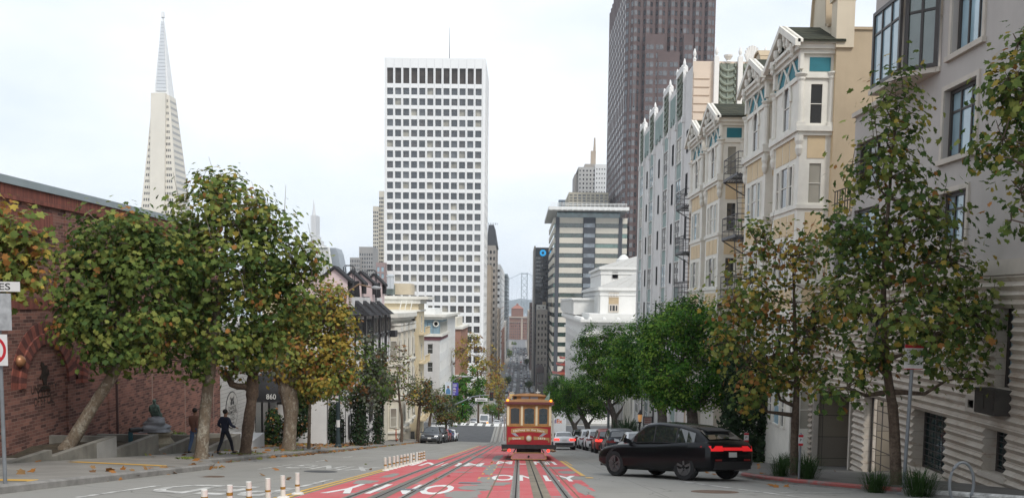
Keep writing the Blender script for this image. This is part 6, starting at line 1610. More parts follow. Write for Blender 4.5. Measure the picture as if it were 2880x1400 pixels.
def lump_points(lumps, n, shell=.5):
    """points spread through overlapping ellipsoids (centre, radii), denser towards their skins"""
    vol = np.array([l[1][0] * l[1][1] * l[1][2] for l in lumps]) ** .8; vol /= vol.sum()
    idx = NR.choice(len(lumps), n, p=vol)
    d = NR.normal(size=(n, 3)); d /= np.linalg.norm(d, axis=1, keepdims=True)
    r = (shell + (1 - shell) * NR.rand(n)) * (1 + .12 * NR.normal(size=n))
    c = np.array([lumps[i][0] for i in idx]); R = np.array([lumps[i][1] for i in idx])
    return c + d * r[:, None] * R, d, idx
def px_lumps(Y, L, depth=.8):
    out = []
    for q in L:
        x, y, rx, ry = q[:4]; dy = q[4] if len(q) > 4 else 0.0
        p = at(x, y, Y + dy); s = (Y + dy) / FPX
        out.append((tuple(p), (rx * s, max(rx, ry) * s * depth, ry * s)))
    return out
def nearest_on(paths, p):
    best = None
    for pts, rs in paths:
        for a, r in zip(pts, rs):
            d = (a - p).length
            if best is None or d < best[0]: best = (d, a, r)
    return best
def tree(name, lab, base, trunk, lumps, nclump, nleaf, size, mats, wts, T=_T_PLANE, bark=BK_PL, cr=.5, group=None, limbs=9, cat="tree", twig=.012, sprigs=0, shell=.5, updir=.55, knob=0.05, wlump=None):
    """trunk: list of (point, radius); limbs reach into the lumps, twigs to every leaf clump"""
    t = thing(name, lab, cat, base, group)
    if name in ("plane_tree", "sycamore_tree"): nclump, nleaf, size = int(nclump*1.35), int(nleaf*1.75), size*.76
    if name == "ficus_tree": nclump, nleaf, size, cr = int(nclump*1.25), int(nleaf*1.8), size*.86, .46
    mb = MB(); tp = [Vector(p) for p, r in trunk]; tr = [r for p, r in trunk]
    P_, R_ = [], []
    for i in range(len(tp) - 1):
        for k in range(4):
            s = k / 4; a = tp[max(i-1, 0)]; b = tp[i]; c = tp[i+1]; d = tp[min(i+2, len(tp)-1)]
            P_.append(.5*((2*b) + (c - a)*s + (2*a - 5*b + 4*c - d)*s*s + (3*b - a - 3*c + d)*s**3)); R_.append((tr[i]*(1-s) + tr[i+1]*s) * (1 + knob * rng.uniform(-.5, 1)))
    P_.append(tp[-1]); R_.append(tr[-1]); mb.tube(P_, R_, 10)
    paths = [(P_[len(P_)*2//5:], R_[len(P_)*2//5:])]
    for k in range(limbs):
        l = lumps[k % len(lumps)]
        c = Vector(l[0]) + Vector((rng.uniform(-.5, .5)*l[1][0], rng.uniform(-.5, .5)*l[1][1], rng.uniform(-.5, .4)*l[1][2]))
        src = [q for q in zip(*paths[0])]
        up = [q for q in src if q[0].z < c.z - .2] or src[:1]
        a, r = min(up, key=lambda q: (q[0] - c).length + rng.uniform(0, .6))
        m = a.lerp(c, .5) + Vector((rng.uniform(-.2, .2), rng.uniform(-.2, .2), -.12 * (c - a).length))
        pts = [a, a.lerp(m, .55) , m, m.lerp(c, .6) + Vector((0, 0, .08)), c]; rr = [r*.7, r*.55, r*.42, r*.26, r*.1]
        rr = [max(x, twig) for x in rr]
        mb.tube(pts, rr, 6); paths.append((pts[1:], rr[1:]))
    cp, cdir, cidx = lump_points(lumps, nclump, shell)
    for p in cp:
        p = Vector(p); d, a, r = nearest_on(paths, p)
        if d > .15: mb.tube([a, a.lerp(p, .5) + Vector((0, 0, -.05*d)), p], [max(twig, min(r*.5, .03)), twig, twig*.5], 4, cap=False)
    for k in range(sprigs):
        p = Vector(cp[rng.randrange(nclump)]); e = p + Vector((rng.uniform(-.3, .3), rng.uniform(-.3, .3), rng.uniform(.5, 1.2))); mb.tube([p, e], [twig, twig*.4], 4, cap=False)
    mb.build("trunk", bark, t, smooth=True)
    ci = NR.choice(nclump, nleaf)
    C = cp[ci] + NR.normal(size=(nleaf, 3)) * np.array([cr, cr, cr*.8]) * .5
    off = C - cp[ci]; off /= np.linalg.norm(off, axis=1, keepdims=True) + 1e-6
    nrm = cdir[ci] * .6 + off * .7 + np.array([0, -.1, updir]) + NR.normal(size=(nleaf, 3)) * (.3 if name == 'ficus_tree' else .42)
    W = np.array(wts, float); W /= W.sum()
    cm = NR.choice(len(mats), nclump, p=W); mi = np.where(NR.rand(nleaf) < .68, cm[ci], NR.choice(len(mats), nleaf, p=W))
    if wlump is not None:
        for li, w2 in wlump.items():
            w2 = np.array(w2, float); w2 /= w2.sum(); sel = cidx[ci] == li; mi[sel] = NR.choice(len(mats), sel.sum(), p=w2)
    sz = size * (.65 + .7 * NR.rand(nleaf))
    link_mesh("crown", leaves_mesh("crown", C, nrm, sz, T, mi, mats, base), t)
    return t
def tpath(pts, Y, dY=0.0):              # trunk points given as (x, y, radius)
    out = []
    for i, (x, y, r) in enumerate(pts): out.append((at(x, y, Y + dY * i / max(1, len(pts) - 1)), r))
    return out
G_ST = "street trees along the left pavement"
b = gpt(190, 1262); Y = 26.9; b = at(190, 1262, Y)
tree("plane_tree", "plane tree with a slanting trunk leaning over the concrete planter by the brick wall", b,
     tpath([(184, 1268, .27), (205, 1236, .2), (262, 1140, .165), (320, 1050, .16), (346, 990, .16), (350, 920, .12), (330, 800, .07), (340, 680, .03)], Y),
     px_lumps(Y, [(320, 680, 130, 115), (235, 790, 95, 110), (420, 760, 110, 120), (290, 900, 130, 110), (410, 910, 115, 110), (200, 880, 55, 75), (340, 990, 110, 45), (380, 640, 70, 60)]), 260, 3900, .23, PLANE, (38, 40, 19, 2, 1, 0), group=G_ST, sprigs=8)
Y = 29.6
tree("plane_tree", "tallest plane tree on the left, with a straight mottled trunk beside the walkers", gpt(565, 1307),
     tpath([(563, 1312, .3), (567, 1270, .22), (575, 1180, .19), (586, 1080, .175), (598, 990, .165), (610, 880, .12), (625, 760, .08), (640, 600, .03)], Y),
     px_lumps(Y, [(640, 600, 145, 105), (520, 700, 120, 110), (760, 700, 125, 125), (640, 760, 190, 130), (500, 860, 105, 120), (620, 920, 160, 110), (790, 850, 110, 120), (530, 1000, 95, 70), (720, 960, 90, 80), (600, 530, 50, 55), (860, 740, 50, 70), (680, 540, 50, 50)]), 420, 6600, .23, PLANE, (28, 38, 28, 4, 2, 0), group=G_ST, sprigs=40, limbs=14, wlump={0: (14, 34, 36, 11, 5, 0), 9: (10, 30, 42, 12, 6, 0), 11: (10, 30, 40, 14, 6, 0)})
Y = 35.6
tree("plane_tree", "pollarded plane tree with knobbly elbows and thin grey foliage before the plank shop", gpt(690, 1298),
     tpath([(688, 1304, .32), (690, 1270, .23), (698, 1200, .22), (707, 1130, .2), (710, 1100, .24), (712, 1060, .22), (722, 1010, .12)], Y),
     px_lumps(Y, [(720, 1020, 55, 50), (650, 1015, 50, 45), (780, 1010, 60, 50), (700, 970, 90, 45)]), 90, 1000, .22, PLANE + [L_GRY], (14, 22, 12, 10, 12, 8, 30), group=G_ST, bark=BK_DK, limbs=4, knob=.12)
o = bpy.data.objects[[q.name for q in bpy.data.objects if q.name.startswith("plane_tree")][-1]]
mb = MB()
for P_ in ([(705, 1095, .15), (690, 1086, .14), (668, 1086, .13), (652, 1080, .13), (645, 1062, .15), (632, 1052, .2), (622, 1046, .12)],):
    q = tpath(P_, Y); mb.tube([a for a, r in q], [r for a, r in q], 8)
mb.build("elbow_limb", BK_DK, o, smooth=True)
Y = 42.5
tree("plane_tree", "thick trunked plane tree with yellow and orange autumn leaves", gpt(812, 1286),
     tpath([(806, 1290, .48), (812, 1260, .33), (816, 1200, .3), (818, 1150, .34), (812, 1110, .42), (806, 1080, .4), (800, 1030, .22), (850, 950, .08)], Y),
     px_lumps(Y, [(850, 880, 70, 75), (925, 880, 65, 90), (960, 960, 45, 85), (870, 980, 105, 80), (800, 960, 60, 80), (900, 1060, 95, 60), (960, 1040, 50, 60), (820, 1040, 50, 50)]), 330, 5200, .23, PLANE, (6, 20, 28, 34, 10, 2), group=G_ST, limbs=12, knob=.08, sprigs=14)
o = bpy.data.objects[[q.name for q in bpy.data.objects if q.name.startswith("plane_tree")][-1]]
mb = MB()
for P_ in ([(815, 1120, .25), (830, 1090, .17), (838, 1050, .14), (850, 1000, .1)], [(806, 1095, .22), (782, 1060, .2), (776, 1030, .13)], [(812, 1100, .2), (815, 1050, .16), (812, 1000, .1)]):
    q = tpath(P_, Y); mb.tube([a for a, r in q], [r for a, r in q], 8)
mb.build("forked_limb", BK_DK, o, smooth=True)
Y = 47.0
tree("plane_tree", "thin young tree with a bare pale trunk between the thick trunk and the lamp post", gpt(869, 1275),
     tpath([(868, 1279, .1), (870, 1200, .08), (872, 1120, .075), (878, 1060, .05), (880, 1020, .03)], Y),
     px_lumps(Y, [(885, 1070, 60, 40), (860, 1100, 45, 30), (920, 1090, 40, 35)]), 60, 900, .2, PLANE, (40, 35, 15, 6, 3, 1), group=G_ST, limbs=4)
b = Vector((-11.2, 15.5, zground(-11.2, 15.5))); Y = 19.0
tree("plane_tree", "autumn tinted tree cut by the left edge of the photo, above the street sign", b,
     [(b, .2), (b + Vector((-.1, .8, 2.0)), .15), (b + Vector((-.3, 2.2, 4.0)), .1), (Vector(at(-60, 600, Y)), .04)],
     px_lumps(Y, [(20, 700, 60, 80), (70, 770, 45, 55), (-70, 640, 90, 110), (55, 640, 45, 45), (30, 800, 45, 35), (-90, 800, 80, 80), (90, 700, 22, 40)]), 130, 1250, .2, PLANE, (8, 20, 28, 18, 16, 8), group=G_ST, limbs=6)
G_FT = "smaller street trees down the left pavement"
def ivy_trunk(lab, x, Y, w_, y0_, y1_, lumps, n, lf=True):
    b = at(x, y1_, Y)
    lum = px_lumps(Y, [(x, y, w_ * (1 + .5*((y - y0_)/(y1_ - y0_))**3), 22) for y in range(int(y0_), int(y1_), 18)])
    t = tree("ivy_clad_tree", lab, b, tpath([(x, y1_ + 4, .22), (x, y1_ - 80, .2), (x + 2, y0_, .17), (lumps[0][0], lumps[0][1], .05)], Y), px_lumps(Y, lumps), 130, 2600, .2, [L_DK, L_GRY, L_MID, L_BRN], (22, 56, 14, 8), T=_T_PLANE, bark=BK_DK, group=G_FT, limbs=8)
    cp, cd_, ix = lump_points(lum, n, .75); k = len(cp)
    link_mesh("ivy", leaves_mesh("ivy", cp, cd_ + NR.normal(size=(k, 3))*.3 + np.array([0, 0, .3]), .16*(.6 + .7*NR.rand(k)), _T_IVY, NR.choice(2, k, p=(.7, .3)), [L_IVY, L_IVY2], b), t)
ivy_trunk("nearer of two ivy clad tree trunks with grey green foliage, past the lamp post", 1012, 60.5, 24, 1130, 1256, [(1040, 1010, 50, 50), (1005, 1080, 50, 60), (1060, 1070, 45, 70), (1030, 970, 28, 32), (985, 1120, 38, 35), (1075, 1000, 20, 40), (1030, 1130, 45, 40)], 1800)
ivy_trunk("farther of two ivy clad tree trunks, beside the cream house", 1063, 67.5, 16, 1130, 1254, [(1075, 1090, 30, 40), (1060, 1050, 25, 35)], 1300)
for lab, x, Y, trk, lum, n, w_ in (("nearly bare little street tree in front of the cream house", 1130, 80, [(1129, 1252, .14), (1130, 1180, .12), (1124, 1130, .1), (1118, 1060, .05)], [(1110, 1050, 45, 50), (1150, 1070, 35, 50), (1125, 1000, 30, 35), (1095, 1100, 30, 40), (1160, 1110, 25, 30)], 620, (6, 20, 18, 8, 8, 20, 24)),
                               ("pollarded bushy street tree before the cream houses, second past the ivy", 1176, 90, [(1175, 1247, .2), (1176, 1200, .16), (1180, 1150, .15), (1185, 1110, .06)], [(1180, 1105, 40, 35), (1150, 1120, 30, 28), (1210, 1115, 30, 35), (1190, 1080, 30, 22)], 1500, (12, 20, 8, 5, 5, 24, 30)),
                               ("pollarded bushy street tree, last but one before the crossing", 1212, 100, [(1210, 1238, .18), (1208, 1190, .16), (1215, 1150, .1)], [(1220, 1120, 32, 30), (1245, 1135, 25, 28), (1205, 1140, 22, 25)], 1300, (12, 22, 8, 4, 4, 20, 36)),
                               ("dark round street tree at the crossing, behind the parked dark cars", 1255, 106, [(1254, 1228, .16), (1255, 1180, .12), (1256, 1150, .06)], [(1255, 1155, 32, 42), (1275, 1170, 22, 30), (1238, 1160, 22, 36), (1262, 1125, 20, 20)], 2000, (28, 22, 4, 1, 2, 12, 40))):
    tree("street_tree", lab, gpt(trk[0][0], trk[0][1] - 2), tpath(trk, Y), px_lumps(Y, lum), 90, n, .2, PLANE + [L_GRY], w_, bark=BK_DK, group=G_FT, limbs=9, twig=.02, sprigs=10)
G_BT = "trees beyond the crossing"
for lab, Y, trk, lum, n, mats, w_, sz in (("round bright green tree at the far corner behind the street banners", 142, [(1300, 1205, .2), (1300, 1150, .15), (1300, 1100, .06)], [(1285, 1105, 45, 60), (1325, 1085, 40, 50), (1297, 1150, 46, 42), (1345, 1112, 26, 40), (1265, 1140, 24, 44)], 9000, [L_FD, L_FM, L_MID], (35, 50, 15), .28),
                                        ("tall thin golden autumn tree against the foot of the white tower", 168, [(1345, 1190, .2), (1345, 1100, .15), (1340, 1000, .06)], [(1335, 1010, 45, 60), (1300, 1000, 32, 45), (1370, 1060, 38, 70), (1330, 960, 28, 35), (1390, 1030, 25, 50), (1352, 1110, 40, 40)], 2600, [L_YEL, L_ORG, L_LT, L_BRN], (42, 22, 22, 14), .32),
                                        ("slim golden autumn tree farther down the left side of the street", 225, [(1403, 1180, .2), (1402, 1120, .12), (1402, 1080, .06)], [(1402, 1090, 22, 50), (1412, 1130, 16, 36), (1395, 1050, 16, 30)], 1500, [L_YEL, L_ORG, L_LT, L_BRN], (45, 20, 25, 10), .36),
                                        ("low green tree behind the white van", 240, [(1385, 1190, .2), (1385, 1160, .1)], [(1385, 1150, 26, 22), (1402, 1155, 16, 20), (1368, 1150, 14, 16)], 1800, [L_FM, L_MID, L_LT], (40, 40, 20), .3)):
    tree("street_tree", lab, at(trk[0][0], trk[0][1], Y), tpath(trk, Y), px_lumps(Y, lum), 150, n, sz, mats, w_, bark=BK_DK, group=G_BT, limbs=8, twig=.03, cr=.7)
for k, (x, y, Y, r) in enumerate(((1432, 992, 900, 10), (1446, 968, 1250, 9), (1482, 1015, 750, 6), (1428, 1068, 520, 8), (1487, 1080, 480, 7))):
    p = at(x, y, Y); s = Y / FPX; gz = -drop(Y)
    tree("street_tree", ("tiny dark tree far down the left kerb of the street, above the tram roof", "tiny olive tree at the foot of the brick block", "tiny dark tree on the right kerb, far down the street", "small dark tree on the left kerb just beyond the golden trees", "small dark tree on the right kerb above the tram roof")[k],
         (p.x, Y, gz), [((p.x, Y, gz), .25), ((p.x, Y, p.z), .1)], [((p.x, Y, p.z), (r*s, r*s, r*s*1.1))], 60, 700, .8, [L_DK, L_MID, L_LT], (50, 40, 10), bark=BK_DK, group=G_BT, limbs=3, cr=1.2)
G_RT = "young sycamores on the right pavement"
SYC = (30, 36, 22, 8, 4, 0)
Y = 26.2
tree("sycamore_tree", "young sycamore with thin autumn foliage beside the nearer red parking meter", gpt(2234, 1346),
     tpath([(2234, 1352, .13), (2234, 1250, .115), (2236, 1190, .12), (2240, 1080, .08), (2235, 900, .05), (2230, 720, .025)], Y),
     px_lumps(Y, [(2130, 820, 95, 110), (2200, 960, 100, 110), (2060, 960, 65, 90), (2240, 720, 70, 90), (2130, 680, 55, 70), (2310, 900, 60, 110), (2150, 1075, 110, 45), (2040, 870, 40, 50), (2290, 1040, 60, 50), (2100, 1130, 55, 25)]), 210, 2300, .19, PLANE, (16, 30, 28, 16, 9, 1), group=G_RT, bark=BK_DK, limbs=16, cr=.55, sprigs=20)
Y = 21.6
tree("sycamore_tree", "tallest sycamore on the right, its open crown crossing the striped stone base", gpt(2521, 1383),
     tpath([(2521, 1390, .15), (2518, 1280, .125), (2512, 1160, .12), (2500, 1080, .105), (2490, 980, .09), (2485, 800, .06), (2500, 560, .04), (2520, 330, .02)], Y),
     px_lumps(Y, [(2510, 330, 80, 110), (2480, 480, 110, 100), (2570, 610, 130, 110), (2440, 720, 120, 110), (2650, 770, 120, 115), (2740, 900, 90, 105), (2580, 915, 120, 90, -1.3), (2700, 1040, 100, 70), (2390, 850, 80, 110), (2440, 1000, 90, 60), (2540, 210, 36, 50), (2640, 960, 80, 75, -1.4), (2350, 640, 50, 60), (2380, 1100, 90, 36)]), 330, 3300, .2, PLANE, SYC, group=G_RT, bark=BK_DK, limbs=20, cr=.55, sprigs=24)
b = Vector((10.2, 12.6, zground(10.2, 14))); Y = 16.6
tree("sycamore_tree", "sycamore at the right edge, only a corner of its crown in the photo", b,
     [(b, .16), (b + Vector((.1, 1.2, 2.5)), .12), (b + Vector((.3, 2.6, 5.0)), .08), (Vector(at(2960, 150, Y)), .03)],
     px_lumps(Y, [(2840, 250, 60, 110), (2800, 410, 60, 60), (2860, 500, 50, 70), (2875, 120, 40, 60), (2840, 610, 40, 40), (2960, 350, 90, 150), (2950, 600, 80, 80)]), 130, 950, .19, PLANE, SYC, group=G_RT, bark=BK_DK, limbs=9, cr=.45)
G_FI = "dense green ficus trees along the right kerb"
FI = [L_FD, L_FM, L_FL]
for lab, Y, trk, lum, n in (("nearest big ficus with a bright dense crown, behind the moving black car", 43.5, [(1948, 1200, .3), (1946, 1160, .26), (1936, 1130, .2), (1915, 1090, .13), (1910, 1040, .06)], [(1940, 890, 85, 60), (1880, 960, 85, 85), (1990, 970, 90, 95), (1930, 1060, 120, 80), (2040, 1060, 55, 80), (1850, 1050, 60, 70), (1960, 880, 50, 45), (2000, 1120, 70, 40), (1880, 1120, 70, 38)], 15000),
                           ("second ficus, its crown merged with the nearest one on the left", 52.5, [(1862, 1194, .3), (1860, 1150, .26), (1835, 1120, .16), (1820, 1060, .06)], [(1850, 920, 70, 65), (1800, 970, 65, 75), (1790, 1050, 60, 70), (1850, 1060, 70, 70), (1760, 1000, 35, 60), (1880, 890, 50, 40), (1760, 1085, 45, 40), (1735, 1030, 45, 65)], 12500),
                           ("third ficus with a tall trunk by the grey lamp post", 79, [(1726, 1222, .32), (1728, 1180, .27), (1718, 1140, .18), (1700, 1100, .08)], [(1690, 965, 66, 56), (1655, 1000, 50, 66), (1715, 1020, 65, 80), (1690, 1080, 75, 56), (1750, 1090, 56, 50), (1735, 960, 50, 55)], 12500),
                           ("fourth ficus with forking grey limbs above the parked red car", 94, [(1656, 1226, .32), (1652, 1200, .28), (1636, 1165, .18), (1620, 1130, .08)], [(1640, 1095, 56, 54), (1610, 1110, 48, 52), (1670, 1125, 48, 52), (1690, 1145, 38, 34)], 9500),
                           ("farthest ficus on the kerb, just right of the cable car roof", 103, [(1620, 1224, .3), (1616, 1200, .26), (1600, 1170, .16), (1590, 1130, .07)], [(1575, 1095, 40, 44), (1562, 1125, 34, 46), (1600, 1130, 44, 46)], 7500)):
    t = tree("ficus_tree", lab, at(trk[0][0], trk[0][1] - 4, Y), tpath(trk, Y), px_lumps(Y, lum, 1.0), 320, n, .17 if Y < 60 else .2, FI, (34, 44, 22), T=_T_OVAL, bark=BK_GR, group=G_FI, limbs=10, cr=.42, shell=.5, updir=.7)
    mb = MB()
    for s in (-1, 1):
        x0_, y0_ = trk[1][0], trk[1][1]; q = tpath([(x0_, y0_, .2), (x0_ + s*14*45/Y, y0_ - 26*45/Y, .14), (x0_ + s*34*45/Y, y0_ - 50*45/Y, .1), (x0_ + s*52*45/Y, y0_ - 90*45/Y, .06)], Y); mb.tube([a for a, r in q], [r for a, r in q], 7)
    mb.build("spreading_limb", BK_GR, t, smooth=True)
def ivy_mass(name, lab, Y0_, lum, n, mats=(L_IVY, L_IVY2), wt=(.75, .25), size=.16, cat="ivy", T=_T_IVY, org=None):
    L = px_lumps(Y0_, lum, .6); cp, cd_, ix = lump_points(L, n, .7)
    keep = cp[:, 2] > -60; k = len(cp); c0 = org or tuple(cp.mean(0))
    o = link_mesh(name, leaves_mesh(name, cp, cd_ + NR.normal(size=(k, 3))*.4 + np.array([0, -.2, .3]), size*(.6 + .7*NR.rand(k)), T, NR.choice(len(mats), k, p=wt), list(mats), c0), None, c0)
    return tag(o, lab, cat)
ivy_mass("ivy", "dark curtain of ivy over the house front, right of the big ficus", 39, [(2070, 1060, 45, 60), (2130, 1050, 50, 70), (2080, 1150, 50, 60), (2140, 1150, 55, 70), (2090, 1240, 55, 55), (2150, 1250, 50, 55), (2190, 1080, 30, 80), (2050, 1200, 30, 60), (2120, 1290, 60, 25), (2195, 1180, 18, 80)], 9000)
ivy_mass("ivy", "ivy climbing the narrow column beside the striped stone entrance", 36.8, [(2252, 1120, 12, 60), (2254, 1200, 12, 60), (2250, 1060, 14, 40)], 1500)
ivy_mass("ivy", "ivy swallowing the low black awning behind the thin trunk", 62, [(900, 1180, 45, 40), (930, 1200, 40, 60), (890, 1225, 40, 40), (925, 1160, 35, 35), (870, 1150, 30, 50), (910, 1090, 60, 30)], 5200)
ivy_mass("shrub", "dark shrub between the thick trunk and the shop doorway", 50.5, [(770, 1190, 24, 45), (765, 1230, 32, 30), (750, 1240, 20, 20), (820, 1200, 30, 40), (840, 1180, 30, 50), (850, 1120, 25, 50)], 3200, (L_IVY, L_DK, L_ORG), (.6, .3, .1), .17, "shrub", _T_PLANE)
ivy_mass("shrub", "leafy shrub in the planter behind the statue pedestal", 38.5, [(490, 1225, 22, 14), (510, 1222, 14, 10)], 260, (L_DK, L_MID, L_GRY), (.5, .3, .2), .14, "shrub", _T_OVAL)
def tuft(name, lab, p, n, h, spread, mat, group=None, wd=.012, cat="grass"):
    mb = MB()
    for k in range(n):
        a = rng.uniform(0, 6.28); r0 = rng.uniform(0, spread*.5); l = h*rng.uniform(.35, 1.0); le = rng.uniform(.2, 1.3)*spread
        b = Vector((math.cos(a)*r0, math.sin(a)*r0, 0)); d = Vector((math.cos(a), math.sin(a), 0)); s = Vector((-d.y, d.x, 0))*wd
        m = b + d*le*.35 + Vector((0, 0, l*.75)); e = b + d*le + Vector((0, 0, l*(.95 if le < spread*.6 else .7)))
        mb.poly([b - s, b + s, m + s*.8, m - s*.8]); mb.poly([m - s*.8, m + s*.8, e])
    return tag(mb.build(name, mat, None, org=(0, 0, 0)), lab, cat, group)
M_GRASS = leaf_mat("strappy_grass_leaf", (0.035, 0.075, 0.02), .25)
for k, (x, y, h, sp, n, lab) in enumerate(((2195, 1338, .75, .5, 260, "left tuft of strappy grass at the foot of the sycamore by the parking meter"), (2270, 1345, .85, .55, 300, "tuft of strappy grass just right of the nearer parking meter"),
                                           (2462, 1384, .65, .5, 260, "tuft of strappy grass left of the tall sycamore trunk"), (2585, 1395, .8, .6, 320, "tuft of strappy grass between the sign pole and the bike rack"), (2215, 1310, .7, .4, 160, "small leafy clump against the ivy behind the parking meter"))):
    p = gpt(x, y); o = tuft("grass_tuft", lab, p, n, h, sp, M_GRASS, "grass tufts in the right pavement tree pits", .007); o.location = p
p = at(1765, 1213, 76); p = Vector((p.x, p.y, zground(p.x, p.y))); o = tuft("yucca_plant", "spiky yucca plant by the grey stair behind the parked cars", p, 220, 3.2, 1.7, leaf_mat("yucca_leaf", (0.06, 0.1, 0.05), .2), None, .05, "plant"); o.location = p
def scatter(name, lab, spots, mats, wt, size, T=_T_PLANE):
    C = []; 
    for x0_, x1_, y0_, y1_, n in spots:
        for k in range(n):
            x, y = rng.uniform(x0_, x1_), rng.uniform(y0_, y1_); C.append((x, y, zground(x, y) + rng.uniform(.012, .05)))
    C = np.array(C); k = len(C); nn = np.array([0, -.1, 1.0]) + NR.normal(size=(k, 3))*.35
    o = link_mesh(name, leaves_mesh(name, C, nn, size*(.6 + .8*NR.rand(k)), T, NR.choice(len(mats), k, p=wt), list(mats), tuple(C[0])), None, tuple(C[0])); return tag(o, lab, "leaves", None, "stuff")
DRY = [leaf_mat("fallen_orange_leaf", (0.3, 0.13, 0.035), .1), leaf_mat("fallen_tan_leaf", (0.24, 0.14, 0.06), .1), leaf_mat("fallen_brown_leaf", (0.13, 0.07, 0.035), .1), L_LT]
scatter("fallen_leaves", "fallen plane leaves along the left kerb and pavement", [(-10.35, -10.0, 30, 75, 240), (-10.25, -9.8, 38, 58, 90), (-14.8, -10.6, 30, 62, 260), (-14.5, -10.8, 52, 72, 260), (-14.6, -13.2, 46, 58, 220), (-9.3, -9.0, 19, 28, 22), (-13, -9.5, 18, 30, 12), (-9.9, -4.8, 18, 40, 8), (-10.4, -9.9, 76, 96, 120), (-4, 1.6, 16, 40, 5)], DRY, (.42, .27, .21, .10), .2)
scatter("fallen_leaves", "fallen leaves on the right kerb and pavement behind the car", [(7.2, 10.6, 24, 40, 34), (6.3, 7.0, 22, 36, 12)], DRY, (.45, .3, .2, .05), .18)
scatter("weeds", "weeds in the left pavement tree pits", [(-11.3, -10.6, 28.6, 31, 90), (-11.5, -10.5, 34.6, 37, 90), (-11.6, -10.5, 41.5, 44, 110), (-14.6, -13.3, 25, 28, 60)], [L_MID, L_LT], (.6, .4), .12, _T_OVAL)
def paint(name, c, metal=.0, rough=.35, coat=.25, spec=.4): 
    return mk(name, c, rough, .04, 3, metal=metal, spec=spec, coat=coat)
M_TYRE = mk("tyre_rubber", (.018, .018, .019), .85, .2, 8); M_RIM = mk("alloy_rim", (.16, .165, .17), .35, .1, 6, metal=.7)
M_BLKP = mk("black_plastic_trim", (.02, .02, .021), .6, .15, 6); M_CARG = mk_glass("car_window_glass", (.02, .024, .026), .03, 1.0, 0); M_CARG2 = mk_glass("pale_car_window_glass", (.1, .12, .13), .03, 1.0, 0)
M_PLATE = mk("white_number_plate", (.6, .6, .58), .5, .05); M_CHROME = mk("chrome_trim", (.55, .55, .56), .2, .05, metal=.9)
M_TAIL = mk_emit("dim_tail_lamp", (.2, .01, .009), .02); M_TAILON = mk_emit("lit_tail_lamp", (.9, .03, .02), 1.6); M_HEAD = mk("clear_headlamp", (.5, .52, .53), .15, .1, 5, spec=.8); M_AMB = mk_emit("lit_amber_lamp", (1.0, .3, .02), 1.2)
def ground_frame(x, y, head, off=0.0):
    """matrix that stands a vehicle on the sloping street, heading measured from +Y towards -X"""
    e = .8
    gx = (zroad(x + e, y) - zroad(x - e, y)) / (2*e); gy = (zroad(x, y + e) - zroad(x, y - e)) / (2*e)
    n = Vector((-gx, -gy, 1)).normalized(); fwd = Vector((-math.sin(head), math.cos(head), 0)); fwd = (fwd - n*fwd.dot(n)).normalized(); right = fwd.cross(n)
    return Matrix((right, fwd, n)).transposed(), Vector((x, y, zroad(x, y) + off))
KINDS = {
 "suv": dict(L=4.6, W=1.86, st=[(-1, .7, .74, .44), (-.985, .98, .84, .34), (-.93, 1.06, .91, .27), (-.6, 1.05, .93, .22), (-.15, 1.02, .93, .21), (.2, 1.0, .93, .21), (.42, 1.0, .92, .21), (.62, .97, .91, .22), (.84, .9, .88, .25), (.96, .76, .8, .32), (1, .58, .7, .4)],
             cab=[(-.9, 1.06, .8), (-.8, 1.5, .66), (-.5, 1.62, .65), (-.12, 1.66, .66), (.14, 1.62, .65), (.22, 1.55, .66), (.46, 1.0, .78)], wb=(-.6, .6), wr=.36),
 "sedan": dict(L=4.7, W=1.82, st=[(-1, .62, .7, .42), (-.985, .9, .8, .34), (-.9, 1.0, .87, .27), (-.6, .97, .9, .2), (-.15, .93, .91, .19), (.2, .9, .91, .19), (.42, .89, .9, .19), (.62, .85, .88, .2), (.84, .77, .85, .24), (.96, .64, .77, .3), (1, .48, .66, .36)],
             cab=[(-.72, 1.0, .76), (-.42, 1.36, .6), (-.25, 1.42, .6), (0, 1.44, .61), (.1, 1.41, .6), (.2, 1.33, .62), (.46, .9, .76)], wb=(-.6, .62), wr=.33),
 "coupe_suv": dict(L=4.75, W=1.94, st=[(-1, .78, .78, .46), (-.985, 1.02, .88, .36), (-.93, 1.12, .95, .29), (-.6, 1.09, .97, .24), (-.15, 1.04, .97, .23), (.2, 1.02, .97, .23), (.42, 1.02, .96, .23), (.62, .99, .95, .24), (.84, .92, .92, .27), (.96, .78, .84, .34), (1, .6, .74, .42)],
             cab=[(-.93, 1.12, .82), (-.7, 1.46, .68), (-.45, 1.6, .67), (-.1, 1.67, .68), (.1, 1.65, .67), (.2, 1.57, .68), (.46, 1.02, .8)], wb=(-.6, .6), wr=.39)}
